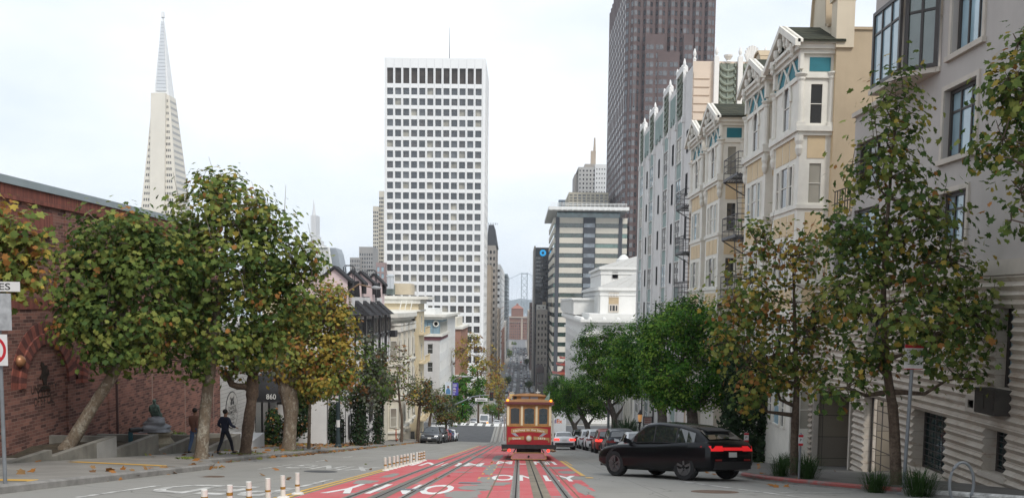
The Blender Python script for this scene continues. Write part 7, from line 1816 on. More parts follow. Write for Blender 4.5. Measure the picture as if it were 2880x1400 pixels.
def car(name, lab, cat, kind, pm, x, y, head=0.0, group=None, tail=M_TAIL, plate="rear", lightbar=False, detail=True, glass=M_CARG):
    K = KINDS[kind]; L = K["L"]/2; W = K["W"]/2
    t = thing(name, lab, cat, (0, 0, 0), group)
    R, p = ground_frame(x, y, head); m = R.to_4x4(); m.translation = p; t.matrix_world = m
    B = lambda mb, nm, mats, **k: mb.build(nm, mats, t, world=False, **k)
    mb = MB(); rows = []
    for f_, zt, w_, zb in K["st"]:
        yy = f_*L; w_ = w_ * W / .93
        rows.append([(0, yy, zb), (w_*.86, yy, zb), (w_*.98, yy, zb + .1), (w_, yy, zb + (zt - zb)*.5), (w_*.985, yy, zb + (zt - zb)*.8), (w_*.93, yy, zt - .03), (w_*.8, yy, zt), (0, yy, zt + .025)])
    full = [r + [(-a, b, c) for a, b, c in r[::-1]] for r in rows]
    mb.grid(full, 0); mb.poly(full[0][::-1]); mb.poly(full[-1])
    cab = K["cab"]; cr = []
    bw = .78 * W/.93
    for i, (f_, z, w_) in enumerate(cab):
        yy = f_*L; w_ = w_*W/.93
        zb = max(1.0 if kind != "sedan" else .9, .8) - .06
        fr = max(0.0, (z - zb) / .7); wb_ = bw*1.07
        cr.append([(wb_, yy, zb), (w_ + (wb_ - w_)*.12 if z > 1.2 else w_*1.0, yy, z - .07), (w_ - .07, yy, z - .01), (0, yy, z + .02)])
    cf = [r + [(-a, b, c) for a, b, c in r[::-1]] for r in cr]
    mb.grid(cf, 0); mb.poly(cf[0][::-1]); mb.poly(cf[-1])
    o = B(mb, "body", pm, smooth=True, fix=True)
    if detail:
        s = o.modifiers.new("soften", "BEVEL"); s.width = .03; s.segments = 2; s.limit_method = "ANGLE"; s.angle_limit = rad(28)
    def side_pt(yy, fr, s, off):
        for a, b in zip(cr, cr[1:]):
            if a[0][1] <= yy <= b[0][1]:
                q = (yy - a[0][1]) / (b[0][1] - a[0][1]); lo = Vector(a[0]).lerp(Vector(b[0]), q); hi = Vector(a[1]).lerp(Vector(b[1]), q); v = lo.lerp(hi, fr); return (s*(v.x + off), yy, v.z)
    y0_, y1_ = (cab[1][0]*L - .02 if kind == 'coupe_suv' else cab[0][0]*L + .22), cab[-1][0]*L - .2
    for s in (-1, 1):
        mb = MB(); n = 9; ys = [y0_ + (y1_ - y0_)*k/n for k in range(n + 1)]
        lo = [side_pt(yy, .2, s, .013) for yy in ys]; hi = [side_pt(yy, .93, s, .013) for yy in ys]
        mb.grid([lo, hi] if s < 0 else [hi, lo]); B(mb, "side_window", glass)
        if detail:
            mb = MB()
            for yy in (-.05*L, -.42*L): a, b = side_pt(yy, .18, s, .02), side_pt(yy, .95, s, .02); mb.tube([a, b], .025, 4)
            mb.tube(lo, .012, 4); B(mb, "window_trim", M_BLKP)
    for nm, i, j in (("rear_window", 0, 1), ("windshield", -1, -2)):
        a, b = cf[i], cf[j]
        q = lambda r, x_, fr: Vector((x_, r[0][1], 0))
        A0, A1, B0, B1 = Vector(a[1]), Vector(a[-2]), Vector(b[1]), Vector(b[-2]); A0.z = a[2][2]; A1.z = a[2][2]; B0.z = b[2][2]; B1.z = b[2][2]
        if nm == "windshield" and kind: pass
        a0, a1 = A0.lerp(B0, .14), A1.lerp(B1, .14); b0, b1 = A0.lerp(B0, .9), A1.lerp(B1, .9); nrm = (a1 - a0).cross(b0 - a0).normalized() * .022
        if nrm.z < 0: nrm = -nrm
        ins = lambda u, v: (u.lerp(v, .07) + nrm, v.lerp(u, .07) + nrm)
        p0, p1 = ins(a0, a1); p2, p3 = ins(b0, b1); c0 = (p0 + p1)/2 + Vector((0, 0, .03)); c1 = (p2 + p3)/2 + Vector((0, 0, .03))
        mb = MB(); mb.grid([[p0, c0, p1], [p2, c1, p3]]); B(mb, nm, glass, smooth=True)
    wr = K["wr"]
    for s in (-1, 1):
        for f_ in K["wb"]:
            yy = f_*L; xo = s*(W - .02)
            mb = MB(); mb.lathe([(wr + .04, -.16*s), (wr + .04, .026*s)], (xo, yy, wr + .045), 20, 0, "x"); aw = B(mb, "wheel_arch", M_BLKP)
            mb = MB(); mb.lathe([(wr*.6, -.2*s), (wr*.95, -.2*s), (wr, -.15*s), (wr, .0), (wr*.95, .045*s), (wr*.68, .05*s), (wr*.6, .02*s)], (xo, yy, wr), 22, 0, "x"); wh = B(mb, "wheel", M_TYRE, smooth=False)
            mb = MB(); mb.lathe([(wr*.68, .025*s), (wr*.64, .045*s), (.07, .02*s), (.02, .03*s)], (xo, yy, wr), 22, 0, "x")
            if detail:
                for k in range(5): a = 1.2566*k + .3; mb.hexa([(xo + .03*s, yy + math.cos(a + d)*r_, wr + math.sin(a + d)*r_) for d, r_ in ((-.5, .06), (.5, .06), (.13, wr*.66), (-.13, wr*.66))] + [(xo + .055*s, yy + math.cos(a + d)*r_, wr + math.sin(a + d)*r_) for d, r_ in ((-.5, .06), (.5, .06), (.13, wr*.66), (-.13, wr*.66))])
            link_mesh("rim", mb.mesh("rim", M_RIM if detail else M_BLKP), wh)
        zt_ = K["st"][2][1]
        mb = MB(); mb.hexa([(s*W*.45, -L - .03, zt_ - .27), (s*W*.92, -L*.985 - .02, zt_ - .27), (s*(W + .012), -L*.86, zt_ - .24), (s*W*.45, -L*.9, zt_ - .24), (s*W*.45, -L*.985 - .03, zt_ - .12), (s*W*.92, -L*.97 - .02, zt_ - .12), (s*(W + .006), -L*.86, zt_ - .14), (s*W*.45, -L*.9, zt_ - .12)]); B(mb, "taillight", tail)
        zh = K["st"][-3][1]
        mb = MB(); mb.hexa([(s*W*.5, L*.985, zh - .22), (s*W*.84, L*.955, zh - .22), (s*W*.92, L*.83, zh - .2), (s*W*.5, L*.86, zh - .2), (s*W*.5, L*.965, zh - .1), (s*W*.84, L*.935, zh - .1), (s*W*.915, L*.82, zh - .1), (s*W*.5, L*.86, zh - .1)]); B(mb, "headlight", M_HEAD)
        mb = MB(); mb.hexa([(s*(W*.86), cab[-1][0]*L - .28, cab[-1][1] - .0), (s*(W + .16), cab[-1][0]*L - .3, cab[-1][1] + .02), (s*(W + .16), cab[-1][0]*L - .2, cab[-1][1] + .02), (s*(W*.86), cab[-1][0]*L - .16, cab[-1][1])] + [(s*(W*.9), cab[-1][0]*L - .28, cab[-1][1] + .1), (s*(W + .15), cab[-1][0]*L - .3, cab[-1][1] + .17), (s*(W + .15), cab[-1][0]*L - .2, cab[-1][1] + .17), (s*(W*.9), cab[-1][0]*L - .16, cab[-1][1] + .12)]); B(mb, "mirror", pm)
    mb = MB(); mb.box(-W*.8, W*.8, -L - .015, -L*.9, .34, .56); B(mb, "rear_bumper", M_BLKP)
    mb = MB(); mb.box(-W*.72, W*.72, L*.9, L + .015, .3, .5); B(mb, "front_bumper", M_BLKP)
    mb = MB(); mb.box(-W*.55, W*.55, L*.96, L*.985 + .01, zh - .2, zh - .1); B(mb, "front_grille", M_BLKP)
    mb = MB()
    if plate == "front": mb.box(-.17, .17, L + .016, L + .03, .46, .6)
    else: mb.box(-.17, .17, -L*.99 - .035, -L*.99 - .01, .68, .82)
    B(mb, "licence_plate", M_PLATE)
    if lightbar: mb = MB(); mb.hexa([(-W*.52, -L - .034, zt_ - .25), (W*.52, -L - .034, zt_ - .25), (W*.52, -L*.95, zt_ - .25), (-W*.52, -L*.95, zt_ - .25), (-W*.52, -L - .02, zt_ - .16), (W*.52, -L - .02, zt_ - .16), (W*.52, -L*.95, zt_ - .16), (-W*.52, -L*.95, zt_ - .16)]); B(mb, "light_bar", tail)
    return t
P_BLACK = paint("gloss_black_car_paint", (.004, .0045, .006), 0, .22, .12, .25); P_WHITE = paint("white_car_paint", (.72, .73, .74)); P_GREY = paint("dark_grey_car_paint", (.1, .11, .125), .3); P_RED = paint("red_car_paint", (.26, .03, .025)); P_BLUE = paint("blue_car_paint", (.03, .05, .16)); P_SILV = paint("silver_car_paint", (.42, .44, .46), .4); P_NAVY = paint("dark_slate_car_paint", (.035, .042, .055), .2)
car("moving_car", "black coupe roofed sport utility car crossing the right lane, the largest car in the photo", "car", "coupe_suv", P_BLACK, 4.62, 26.9, rad(37), None, mk_emit("bright_red_tail_strip", (.6, .015, .018), .4), "rear", True)
bpy.context.view_layer.update()
mc = [o for o in bpy.data.objects if o.name.startswith("moving_car")][0]
mb = MB(); mb.hexa([(x, y, z) for z0 in (0, .035) for x, y, z in ((-.5, -1.9, 1.39 + z0), (.5, -1.9, 1.39 + z0), (.52, -1.5, 1.485 + z0), (-.52, -1.5, 1.485 + z0))]); mb.build("roof_spoiler", M_BLKP, mc, world=False)
for s in (-1, 1): mb = MB(); mb.box(s*.62 - .13, s*.62 + .13, -2.395, -2.37, .58, .63); mb.build("rear_reflector", M_TAIL, mc, world=False)
GL = "cars parked along the left kerb"
H180 = math.pi
for nm, lab, kind, pm, x, y in (("parked_car", "grey sport utility car facing uphill, first in the left parked row", "suv", P_GREY, -8.75, 88.5), ("parked_car", "black sport utility car facing uphill just behind the grey one", "suv", P_BLACK, -8.75, 95.5), ("parked_car", "red car half hidden behind the black one in the left row", "sedan", P_RED, -8.75, 101.2), ("parked_car", "blue car between the red and white cars of the left row", "sedan", P_BLUE, -8.7, 104.8), ("parked_car", "white car at the downhill end of the left parked row", "sedan", P_WHITE, -8.5, 108.6)):
    car(nm, lab, "car", kind, pm, x, y, H180, GL, plate="front")
GR = "cars parked along the right kerb"
for lab, kind, pm, x, y in (("pale grey car nearest in the right parked row, mostly behind the moving car", "sedan", P_SILV, 6.05, 39.5), ("white sedan in the right row just behind the dark slate one", "sedan", P_WHITE, 6.1, 46.0), ("dark slate car with a black rear window in the right parked row", "suv", P_NAVY, 6.05, 54.0), ("red car with a big lit looking lamp in the right parked row", "suv", P_RED, 6.05, 61.5), ("nearer of the two white hatchbacks parked in the right row", "suv", P_WHITE, 6.0, 69.0), ("farther of the two white hatchbacks parked in the right row", "suv", P_WHITE, 5.95, 76.0), ("black car at the downhill end of the right parked row", "suv", P_BLACK, 5.8, 84.0)):
    car("parked_car", lab, "car", kind, pm, x, y, 0.0, GR, M_TAILON if pm is P_RED else M_TAIL)
car("sedan_car", "white sedan with a lit brake lamp driving beside the cable car", "car", "sedan", P_WHITE, 3.55, 72.0, 0.0, None, M_TAILON)
car("silver_car", "silver car stopped beside the white van beyond the crossing", "car", "suv", P_SILV, -10.2, 197, H180, None, plate="front", detail=False)
car("oncoming_car", "small silver car coming uphill next to the tracks beyond the white van", "car", "suv", P_SILV, -3.6, 215, H180, None, plate="front", detail=False)
car("oncoming_car", "low white car coming uphill just right of the white van", "car", "sedan", P_WHITE, -5.2, 205, H180, None, plate="front", detail=False)
def van(name, lab, cat, x, y, head, w_, h, l, truck):
    t = thing(name, lab, cat, (0, 0, 0)); R, p = ground_frame(x, y, head); m = R.to_4x4(); m.translation = p; t.matrix_world = m; W = w_/2; L = l/2
    B = lambda mb, nm, mats, **k: mb.build(nm, mats, t, world=False, **k)
    mb = MB()
    if truck:
        mb.box(-W, W, -L, L - 1.9, .75, h); B(mb, "cargo_box", P_WHITE); mb = MB(); mb.box(-W*.85, W*.85, -L + .1, L, .45, .75); B(mb, "chassis", M_BLKP)
        mb = MB(); mb.prism([(-W*.9, L - 1.85, .6), (-W*.9, L, .6), (-W*.9, L, 1.3), (-W*.9, L - .5, 2.4), (-W*.9, L - 1.85, 2.4)], (W*1.8, 0, 0)); B(mb, "cab", P_WHITE)
        mb = MB(); mb.box(-W + .1, W - .1, -L - .02, -L - .004, 1.05, h - .5); B(mb, "rear_door", P_WHITE)
        for s in (-1, 1): mb = MB(); mb.box(s*W*.85 - .12, s*W*.85 + .12, -L - .03, -L, .85, .98); B(mb, "taillight", M_TAIL)
        for tx, c, w2, u in (("Fed", (.09, .04, .2), .98, -.5), ("Ex", (.75, .13, .02), .72, .42)):
            me = fit_text(text_mesh(tx, 1, 0, mk("parcel_lettering_" + tx, c, .6, .02), offset=.02, spacing=.92), w2, .52); o = link_mesh("lettering", me, t); o.matrix_local = basis((1, 0, 0), (0, 0, 1)).to_4x4(); o.location = (u, -L - .03, h - .95)
    else:
        mb.prism([(-W, -L, .4), (-W, L, .4), (-W, L, .95), (-W, L - .35, 1.15), (-W, L - 1.25, h - .12), (-W, L - 1.7, h), (-W, -L, h)], (w_, 0, 0)); o = B(mb, "body", P_WHITE); s = o.modifiers.new("soften", "BEVEL"); s.width = .08; s.segments = 2
        mb = MB(); a, b = Vector((0, L - .42, 1.25)), Vector((0, L - 1.18, h - .28)); nn = Vector((0, .05, .04)); mb.poly([a + Vector((-W*.85, 0, 0)) + nn, a + Vector((W*.85, 0, 0)) + nn, b + Vector((W*.78, 0, 0)) + nn, b + Vector((-W*.78, 0, 0)) + nn]); B(mb, "windshield", M_CARG2)
        mb = MB(); mb.box(-W*.55, W*.55, L, L + .03, .62, .9); B(mb, "front_grille", M_BLKP)
        for s in (-1, 1): mb = MB(); mb.box(s*W*.78 - .16, s*W*.78 + .16, L - .02, L + .03, .68, .95); B(mb, "headlight", M_HEAD if s > 0 else M_AMB)
        mb = MB(); mb.box(-W*.9, W*.9, L, L + .06, .38, .56); B(mb, "front_bumper", M_BLKP)
    for s in (-1, 1):
        for yy in (-L*.6, L*.66): mb = MB(); mb.lathe([(.2, -.2*s), (.38, -.2*s), (.38, .02*s), (.25, .03*s), (.02, .02*s)], (s*(W - .02), yy, .38), 16, 0, "x"); B(mb, "wheel", M_TYRE)
    return t
van("delivery_van", "white high roofed van facing uphill beyond the crossing", "van", -8.05, 203, H180, 2.1, 2.65, 5.6, False)
van("delivery_truck", "white parcel truck with purple and orange lettering, right of the cable car", "truck", 4.75, 118, 0, 2.5, 3.3, 7.2, True)
def mini(kind, pm):
    mb = MB(); w_, l, h, hc = {"car": (.9, 2.2, .85, 1.42), "bus": (1.25, 5.5, 2.6, 2.95)}[kind]
    rows = [[(-w_*s, y, z0) for s in (1, -1)] + [(w_*s*k, y, z1) for s, k in ((1, .95), (-1, .95))] for y, z0, z1 in ((-l, .4, h*.9), (-l*.9, .25, h), (l*.9, .25, h*.95), (l, .35, h*.75))]
    mb.grid(rows, 0, True); mb.poly(rows[0]); mb.poly(rows[-1][::-1])
    a = [(-w_*.88, -l*.78, h - .03), (w_*.88, -l*.78, h - .03), (w_*.88, l*.42, h - .03), (-w_*.88, l*.42, h - .03)]; b = [(-w_*.68, -l*.5, hc), (w_*.68, -l*.5, hc), (w_*.68, l*.1, hc), (-w_*.68, l*.1, hc)]
    mb.hexa(a + b, 1); mb.hexa([(x, y, hc - .005) for x, y, z in b] + [(x*.95, y*.95, hc + .05) for x, y, z in b], 0)
    for s in (-1, 1): mb.box(s*w_*.7 - .16, s*w_*.7 + .16, -l - .03, -l, h*.62, h*.82, 2); mb.box(s*w_*.7 - .16, s*w_*.7 + .16, l, l + .03, h*.55, h*.7, 3)
    for s in (-1, 1):
        for y in (-l*.6, l*.62): mb.lathe([(.33, -.1), (.33, .1)], (s*w_*.93, y, .33), 10, 4, "x")
    return mb.mesh("traffic_car", [pm, M_CARG, M_TAIL, M_HEAD, M_TYRE], (0, 0, 0), fix=True)
TR = [("white", P_WHITE), ("black", P_BLACK), ("silver", P_SILV), ("grey", P_GREY), ("red", P_RED), ("blue", P_BLUE)]
MINI = [mini("car", p) for n, p in TR]
tr = random.Random(21)
def put_mini(me, lab, x, y, head, cat="car", group="distant traffic and parked cars down the street"):
    o = link_mesh("traffic_car", me); R, p = ground_frame(x, y, head); m = R.to_4x4(); m.translation = p; o.matrix_world = m
    return tag(o, lab, cat, group)
for lane, hd in ((-9.2, H180), (-6.2, H180), (-3.0, H180), (.8, 0), (3.6, 0), (6.2, 0)):
    y = 300 + tr.uniform(0, 14)
    while y < 1150:
        gap = 7.5 if abs(lane) > 6 else 12
        if not (425 < y < 440 or 575 < y < 590):
            k = tr.choices(range(6), (30, 24, 20, 14, 8, 4))[0]
            put_mini(MINI[k], "tiny %s car in the distant traffic down the street" % TR[k][0], lane + tr.uniform(-.2, .2), y, hd)
        y += gap * tr.uniform(.8, 2.1) * (1 + (y - 300)/700)
bus = mini("bus", paint("yellow_bus_paint", (.5, .32, .1))); o = put_mini(bus, "small yellow and white bus among the distant traffic, above the cable car roof", -3.6, 405, H180, "bus"); o.name = "bus"
TX, TY = 0.46, 42.2
tm = thing("cable_car", "red and cream cable car seen from behind on the right hand track", "cable car", (0, 0, 0))
R, p = ground_frame(TX, TY, 0); m = R.to_4x4(); m.translation = p; tm.matrix_world = m
def TB(mb, nm, mats, par=tm, **k):
    return mb.build(nm, mats, par, world=False, **k) if par is tm else link_mesh(nm, mb.mesh(nm, mats, (0, 0, 0), k.get("smooth", False)), par)
M_TRED = paint("deep_red_tram_paint", (.33, .012, .018), 0, .5, 0); M_TCREAM = paint("cream_tram_paint", (.7, .6, .4), 0, .5, 0); M_TOAK = mk("golden_varnished_wood", (.36, .18, .055), .5, .2, 8); M_TMAR = paint("maroon_tram_trim", (.12, .02, .02)); M_TROOF = mk("tan_canvas_roof", (.4, .22, .1), .7, .12, 3)
M_GOLD = mk("tan_gold_ribbon_paint", (.4, .23, .09), .6, .1, 6); M_SILVR = mk("silver_ribbon_paint", (.33, .33, .38), .5, .08, 6); M_LETT = mk("cream_sign_letters", (.75, .72, .62), .6, .03)
def mk_clear(name):
    m, nt, b = _new(name); b.inputs["Base Color"].default_value = (.75, .8, .8, 1); b.inputs["Roughness"].default_value = .02
    tr_ = nt.nodes.new("ShaderNodeBsdfTransparent"); tr_.inputs[0].default_value = (.5, .54, .54, 1); mx = nt.nodes.new("ShaderNodeMixShader"); mx.inputs[0].default_value = .05
    g_ = nt.nodes.new("ShaderNodeBsdfGlossy"); g_.inputs["Roughness"].default_value = .02; g_.inputs["Color"].default_value = (.9, .95, .95, 1)
    nt.links.new(tr_.outputs[0], mx.inputs[1]); nt.links.new(g_.outputs[0], mx.inputs[2]); nt.links.new(mx.outputs[0], nt.nodes["Material Output"].inputs[0]); return m
M_CLEAR = mk_clear("clear_tram_glass")
LT = 9.2; hwid = 1.05
def rbox(mb, x0, x1, y0, y1, z0, z1): mb.box(x0, x1, y0, y1, z0, z1)
mb = MB(); mb.box(-hwid, hwid, 0, .07, .75, 1.63); TB(mb, "end_panel", M_TRED)
mb = MB(); mb.box(-hwid, hwid, LT - .07, LT, .75, 1.63); TB(mb, "end_panel", M_TRED)
mb = MB(); mb.box(-1.3, 1.3, -.12, .14, .55, .75); mb.box(-.14, .14, -.2, -.12, .56, .74); o = TB(mb, "bumper", M_BLKP)
mb = MB(); mb.box(-1.05, 1.05, .14, LT, .55, .74); mb.box(-.55, .55, .3, LT - .3, .14, .55)
TB(mb, "underframe", M_BLKP)
for yy in (1.5, 2.9, 6.3, 7.7):
    mb = MB()
    for s in (-1, 1): mb.lathe([(.28, -.05), (.28, .05), (.31, .06), (.31, .09)], (s*.535, yy, .29), 16, 0, "x")
    mb.tube([(-.53, yy, .29), (.53, yy, .29)], .05, 8); TB(mb, "wheelset", M_DARK)
fr = [(-.7, .36), (.7, .36), (.72, .3), (.83, .15), (.84, .1), (.78, .06), (-.78, .06), (-.84, .1), (-.83, .15), (-.72, .3)]
mb = MB(); mb.prism([(x, -.16 - (.36 - z)*.45, z) for x, z in fr][::-1], (0, .05, 0)); fb = TB(mb, "fender_board", mk("faded_red_fender_paint", (.33, .12, .12), .6, .12, 6))
mb = MB(); c_ = [(x, -.165 - (.36 - z)*.45, z) for x, z in fr]; mb.tube(c_ + c_[:1], .022, 6); TB(mb, "fender_rim", M_GOLD, fb)
mb = MB(); mb.lathe([(.05, -.06), (.05, .02)], (0, -.25, .2), 12, 0, "y"); TB(mb, "coupler_hole", M_BLKP, fb)
for s in (-1, 1): mb = MB(); mb.tube([(s*.62, -.1, .55), (s*.72, -.16, .36)], .03, 6); TB(mb, "fender_hanger", M_BLKP)
for s in (-1, 1):
    mb = MB(); mb.lathe([(.02, -.1), (.07, -.09), (.075, -.02), (.06, .05)], (s*.93, -.1, .47), 12, 0, "y"); TB(mb, "tail_lamp", M_TAILON)
    mb = MB(); mb.tube([(s*1.24, .05, .56), (s*1.26, -.1, .44), (s*1.12, -.14, .42), (s*1.06, -.02, .46)], .02, 6); TB(mb, "hook", M_DARK)
posts = [-1.0, -.345, .355, 1.0]
for end, yy, sgn in ((0, 0.0, 1), (1, LT, -1)):
    ys = (yy, yy + .1*sgn); y0_, y1_ = min(ys), max(ys)
    for x in posts: mb = MB(); mb.box(x - .05, x + .05, y0_ - .012, y1_, 1.63, 2.58); TB(mb, "post", M_TCREAM)
    mb = MB(); mb.box(-hwid, hwid, y0_, y1_, 2.58, 2.66); mb.box(-hwid, hwid, y0_ - .02, y1_ + .02, 1.6, 1.66); TB(mb, "window_rail", M_TOAK)
    for a, b in zip(posts, posts[1:]):
        a += .05; b -= .05; mb = MB(); w2 = .07; mb.box(a, a + w2, y0_ + .02, y1_ - .02, 1.66, 2.58); mb.box(b - w2, b, y0_ + .02, y1_ - .02, 1.66, 2.58); mb.box(a + w2, b - w2, y0_ + .02, y1_ - .02, 1.66, 1.74)
        n = 6; arc = [(a + w2 + (b - a - 2*w2)*k/n, 2.44 + .045*math.sin(math.pi*k/n)) for k in range(n + 1)]; mb.prism([(x, y0_ + .02, z) for x, z in arc] + [(b - w2, y0_ + .02, 2.58), (a + w2, y0_ + .02, 2.58)], (0, .06, 0)); wf = TB(mb, "window", M_TOAK)
        mb = MB(); mb.box(a + w2 - .01, b - w2 + .01, y0_ + .045, y0_ + .052, 1.72, 2.5); TB(mb, "pane", M_CLEAR, wf)
for s in (-1, 1):
    x = s*hwid
    mb = MB(); mb.box(min(x, x - s*.06), max(x, x - s*.06), 3.1, 6.1, .75, 1.6); TB(mb, "saloon_side", M_TRED)
    for k in range(5):
        y0_ = 3.1 + .6*k; mb = MB(); mb.box(min(x, x - s*.05), max(x, x - s*.05), y0_, y0_ + .06, 1.6, 2.6); mb.box(min(x, x - s*.05), max(x, x - s*.05), y0_ + .06, y0_ + .6, 1.6, 1.7); mb.box(min(x, x - s*.05), max(x, x - s*.05), y0_ + .06, y0_ + .6, 2.5, 2.6); wf = TB(mb, "window", M_TOAK)
        mb = MB(); mb.box(x - s*.03 - .003, x - s*.03 + .003, y0_ + .05, y0_ + .6, 1.68, 2.52); TB(mb, "pane", M_CLEAR, wf)
    for yy in (.35, 1.35, 2.35, 6.8, 7.8, 8.8):
        mb = MB(); mb.box(x - .035, x + .035, yy - .04, yy + .04, .75, 2.62); TB(mb, "side_post", M_TCREAM)
        mb = MB(); mb.tube([(s*1.16, yy, .9), (s*1.2, yy, 1.0), (s*1.2, yy, 2.15), (s*1.08, yy, 2.25)], .02, 6); TB(mb, "grab_pole", mk("white_grab_pole", (.7, .7, .68), .4, .03))
    mb = MB(); mb.box(min(s*.3, s*.75), max(s*.3, s*.75), .5, 2.9, .75, 1.15); mb.box(min(s*.25, s*.3), max(s*.25, s*.3), .5, 2.9, .75, 1.65); TB(mb, "bench", M_TOAK)
    mb = MB(); mb.box(min(s*.3, s*.75), max(s*.3, s*.75), 6.3, 8.7, .75, 1.15); mb.box(min(s*.25, s*.3), max(s*.25, s*.3), 6.3, 8.7, .75, 1.65); TB(mb, "bench", M_TOAK)
    mb = MB(); mb.box(min(s*1.05, s*1.32), max(s*1.05, s*1.32), .4, LT - .4, .42, .47); TB(mb, "running_board", M_TOAK)
mb = MB(); mb.box(-hwid + .02, hwid - .02, .08, LT - .08, .72, .76); TB(mb, "floor", M_TOAK)
mb = MB()
for yy in (3.1, 6.1): mb.box(-1.0, -.4, yy - .03, yy + .03, .76, 2.6); mb.box(.4, 1.0, yy - .03, yy + .03, .76, 2.6)
TB(mb, "bulkhead", M_TOAK)
mb = MB(); mb.box(-1.19, 1.19, -.14, LT + .14, 2.66, 2.77); TB(mb, "cornice", M_TMAR)
mb = MB(); n = 12; arc = [(1.17*math.cos(math.pi*k/n), 2.77 + .15*math.sin(math.pi*k/n)) for k in range(n + 1)]; mb.prism([(x, -.12, z) for x, z in arc], (0, LT + .24, 0)); TB(mb, "roof", M_TROOF)
mb = MB(); mb.box(-.75, .75, .12, LT - .12, 2.8, 3.07); cs = TB(mb, "clerestory", M_TOAK)
for yy in (.11,):
    for a, b in ((-.38, -.02), (.05, .42)): mb = MB(); mb.box(a, b, yy, yy + .02, 2.9, 3.04); TB(mb, "clerestory_window", M_SILVR, cs)
mb = MB(); mb.box(-.74, -.6, .1, .13, 2.86, 3.05); TB(mb, "clerestory_vent", M_BLKP, cs)
mb = MB(); arc = [(.82*math.cos(math.pi*k/n), 3.06 + .13*math.sin(math.pi*k/n)) for k in range(n + 1)]; mb.prism([(x, -.02, z) for x, z in arc], (0, LT + .04, 0)); TB(mb, "top_roof", M_TROOF)
for s in (-1, 1):
    mb = MB(); mb.lathe([(.02, -.1), (.06, -.08), (.065, 0)], (s*1.03, -.08, 2.84), 10, 0, "y"); TB(mb, "marker_lamp", M_AMB)
fl = mk("washed_out_flag_cloth", (.5, .33, .32), .8, .2, 20); fl2 = mk("green_flag_cloth", (.2, .3, .26), .8, .25, 20)
for s, q in ((-1, fl), (1, fl2)):
    mb = MB(); mb.tube([(s*.95, .1, 2.8), (s*.98, .0, 3.3)], .012, 5); mb.prism([(s*.97, .02, 3.25), (s*.97, .03, 2.9), (s*.83, .05, 2.86), (s*.72, .08, 2.9)] if s > 0 else [(s*.97, .02, 3.1), (s*.97, .03, 2.88), (s*1.02, .05, 2.86), (s*1.06, .08, 2.95)], (0, .012, 0)); TB(mb, "flag", q)
mb = MB(); mb.tube([(.42, 1.0, 3.15), (.42, 1.0, 3.45)], .012, 5); mb.box(.32, .54, .98, 1.02, 3.26, 3.31); mb.lathe([(.035, 0), (.05, .05), (.03, .1)], (.42, 1.0, 3.24), 8); TB(mb, "roof_antenna", mk("pale_fitting", (.6, .6, .58), .5))
def flat(pts, mat, nm, off): mb = MB(); mb.prism([(x, -off, z) for x, z in pts], (0, .003, 0)); return TB(mb, nm, mat)
zc_ = lambda y: (1115 - y) * .0032
xc_ = lambda x: (x - 487) * .0032
rib = lambda P_: [(xc_(a), zc_(b)) for a, b in P_]
M_REDGE = mk("dark_gold_edge", (.2, .11, .04), .6)
up_ = [(222 + 545*k/10, 652 - 24*math.sin(math.pi*k/10)) for k in range(11)]; lo_ = [(222 + 545*k/10, 716 - 26*math.sin(math.pi*k/10)) for k in range(11)]
flat(rib([(x, y - 4) for x, y in up_] + [(x, y + 4) for x, y in lo_[::-1]]), M_REDGE, "ribbon_edge", .006); flat(rib(up_ + lo_[::-1]), M_GOLD, "ribbon", .010)
for s in (-1, 1):
    X = lambda d: 487 + s*d
    f_ = lambda P_: rib([(X(d), y) for d, y in (P_ if s > 0 else P_[::-1])])
    flat(f_([(150, 758), (200, 758), (268, 712), (215, 700)]), M_SILVR, "ribbon_fold", .008)
    flat(f_([(68, 754), (240, 770), (308, 775), (310, 845), (285, 850), (288, 818), (230, 808), (68, 812)]), M_REDGE, "ribbon_edge", .006); flat(f_([(72, 758), (240, 774), (304, 779), (304, 838), (291, 842), (292, 814), (230, 804), (72, 808)]), M_GOLD, "ribbon", .010)
RTM = basis((1, 0, 0), (0, 0, 1))
def tram_text(s, x, z, w_, h, arc_=0.0, rot=0.0):
    me = fit_text(text_mesh(s, 1, 0, M_LETT, offset=.022, spacing=1.08), w_, h)
    if arc_:
        for v in me.vertices: v.co.y += arc_ * (1 - (v.co.x/(w_/2))**2)
    o = link_mesh("lettering", me, tm); o.matrix_local = (RTM @ Matrix.Rotation(rot, 3, "Z")).to_4x4(); o.location = (x, -.0125, z)
tram_text("Halfway to the Stars", 0, zc_(686), 1.48, .125, .07); tram_text("Since", xc_(302), zc_(790), .38, .105, 0, .07); tram_text("1873", xc_(678), zc_(788), .33, .1, 0, -.07)
mb = MB(); mb.lathe([(.155, -.02), (.155, -.05), (.12, -.06), (.12, -.02)], (0, 0, zc_(787)), 24, 0, "y"); hl = TB(mb, "headlamp", M_GOLD)
mb = MB(); mb.lathe([(.02, -.075), (.09, -.065), (.118, -.045), (.118, -.02)], (0, 0, zc_(787)), 24, 0, "y"); TB(mb, "headlamp_lens", mk("pale_lamp_lens", (.6, .58, .52), .15, .1, 9, spec=.8), hl)
M_POLE = mk("grey_galvanised_pole", (.2, .215, .23), .5, .12, 4, metal=.3); M_POLEG = mk("dark_green_pole", (.025, .04, .045), .5, .15, 4); M_POLEB = mk("brown_upper_pole", (.2, .13, .08), .7, .15, 4)
M_SIGNW = mk("white_sign_face", (.62, .61, .6), .45, .06, 3); M_SIGNR = mk("red_sign_ink", (.45, .02, .03), .5, .05); M_SIGNK = mk("black_sign_letters", (.02, .02, .02), .5); M_SIGNG = mk("scuffed_grey_sign_back", (.34, .35, .36), .5, .3, 5)
M_POST = mk("white_plastic_post", (.62, .6, .55), .6, .12, 6); M_BRB = mk("brown_reflective_band", (.3, .16, .03), .5, .3, 14)
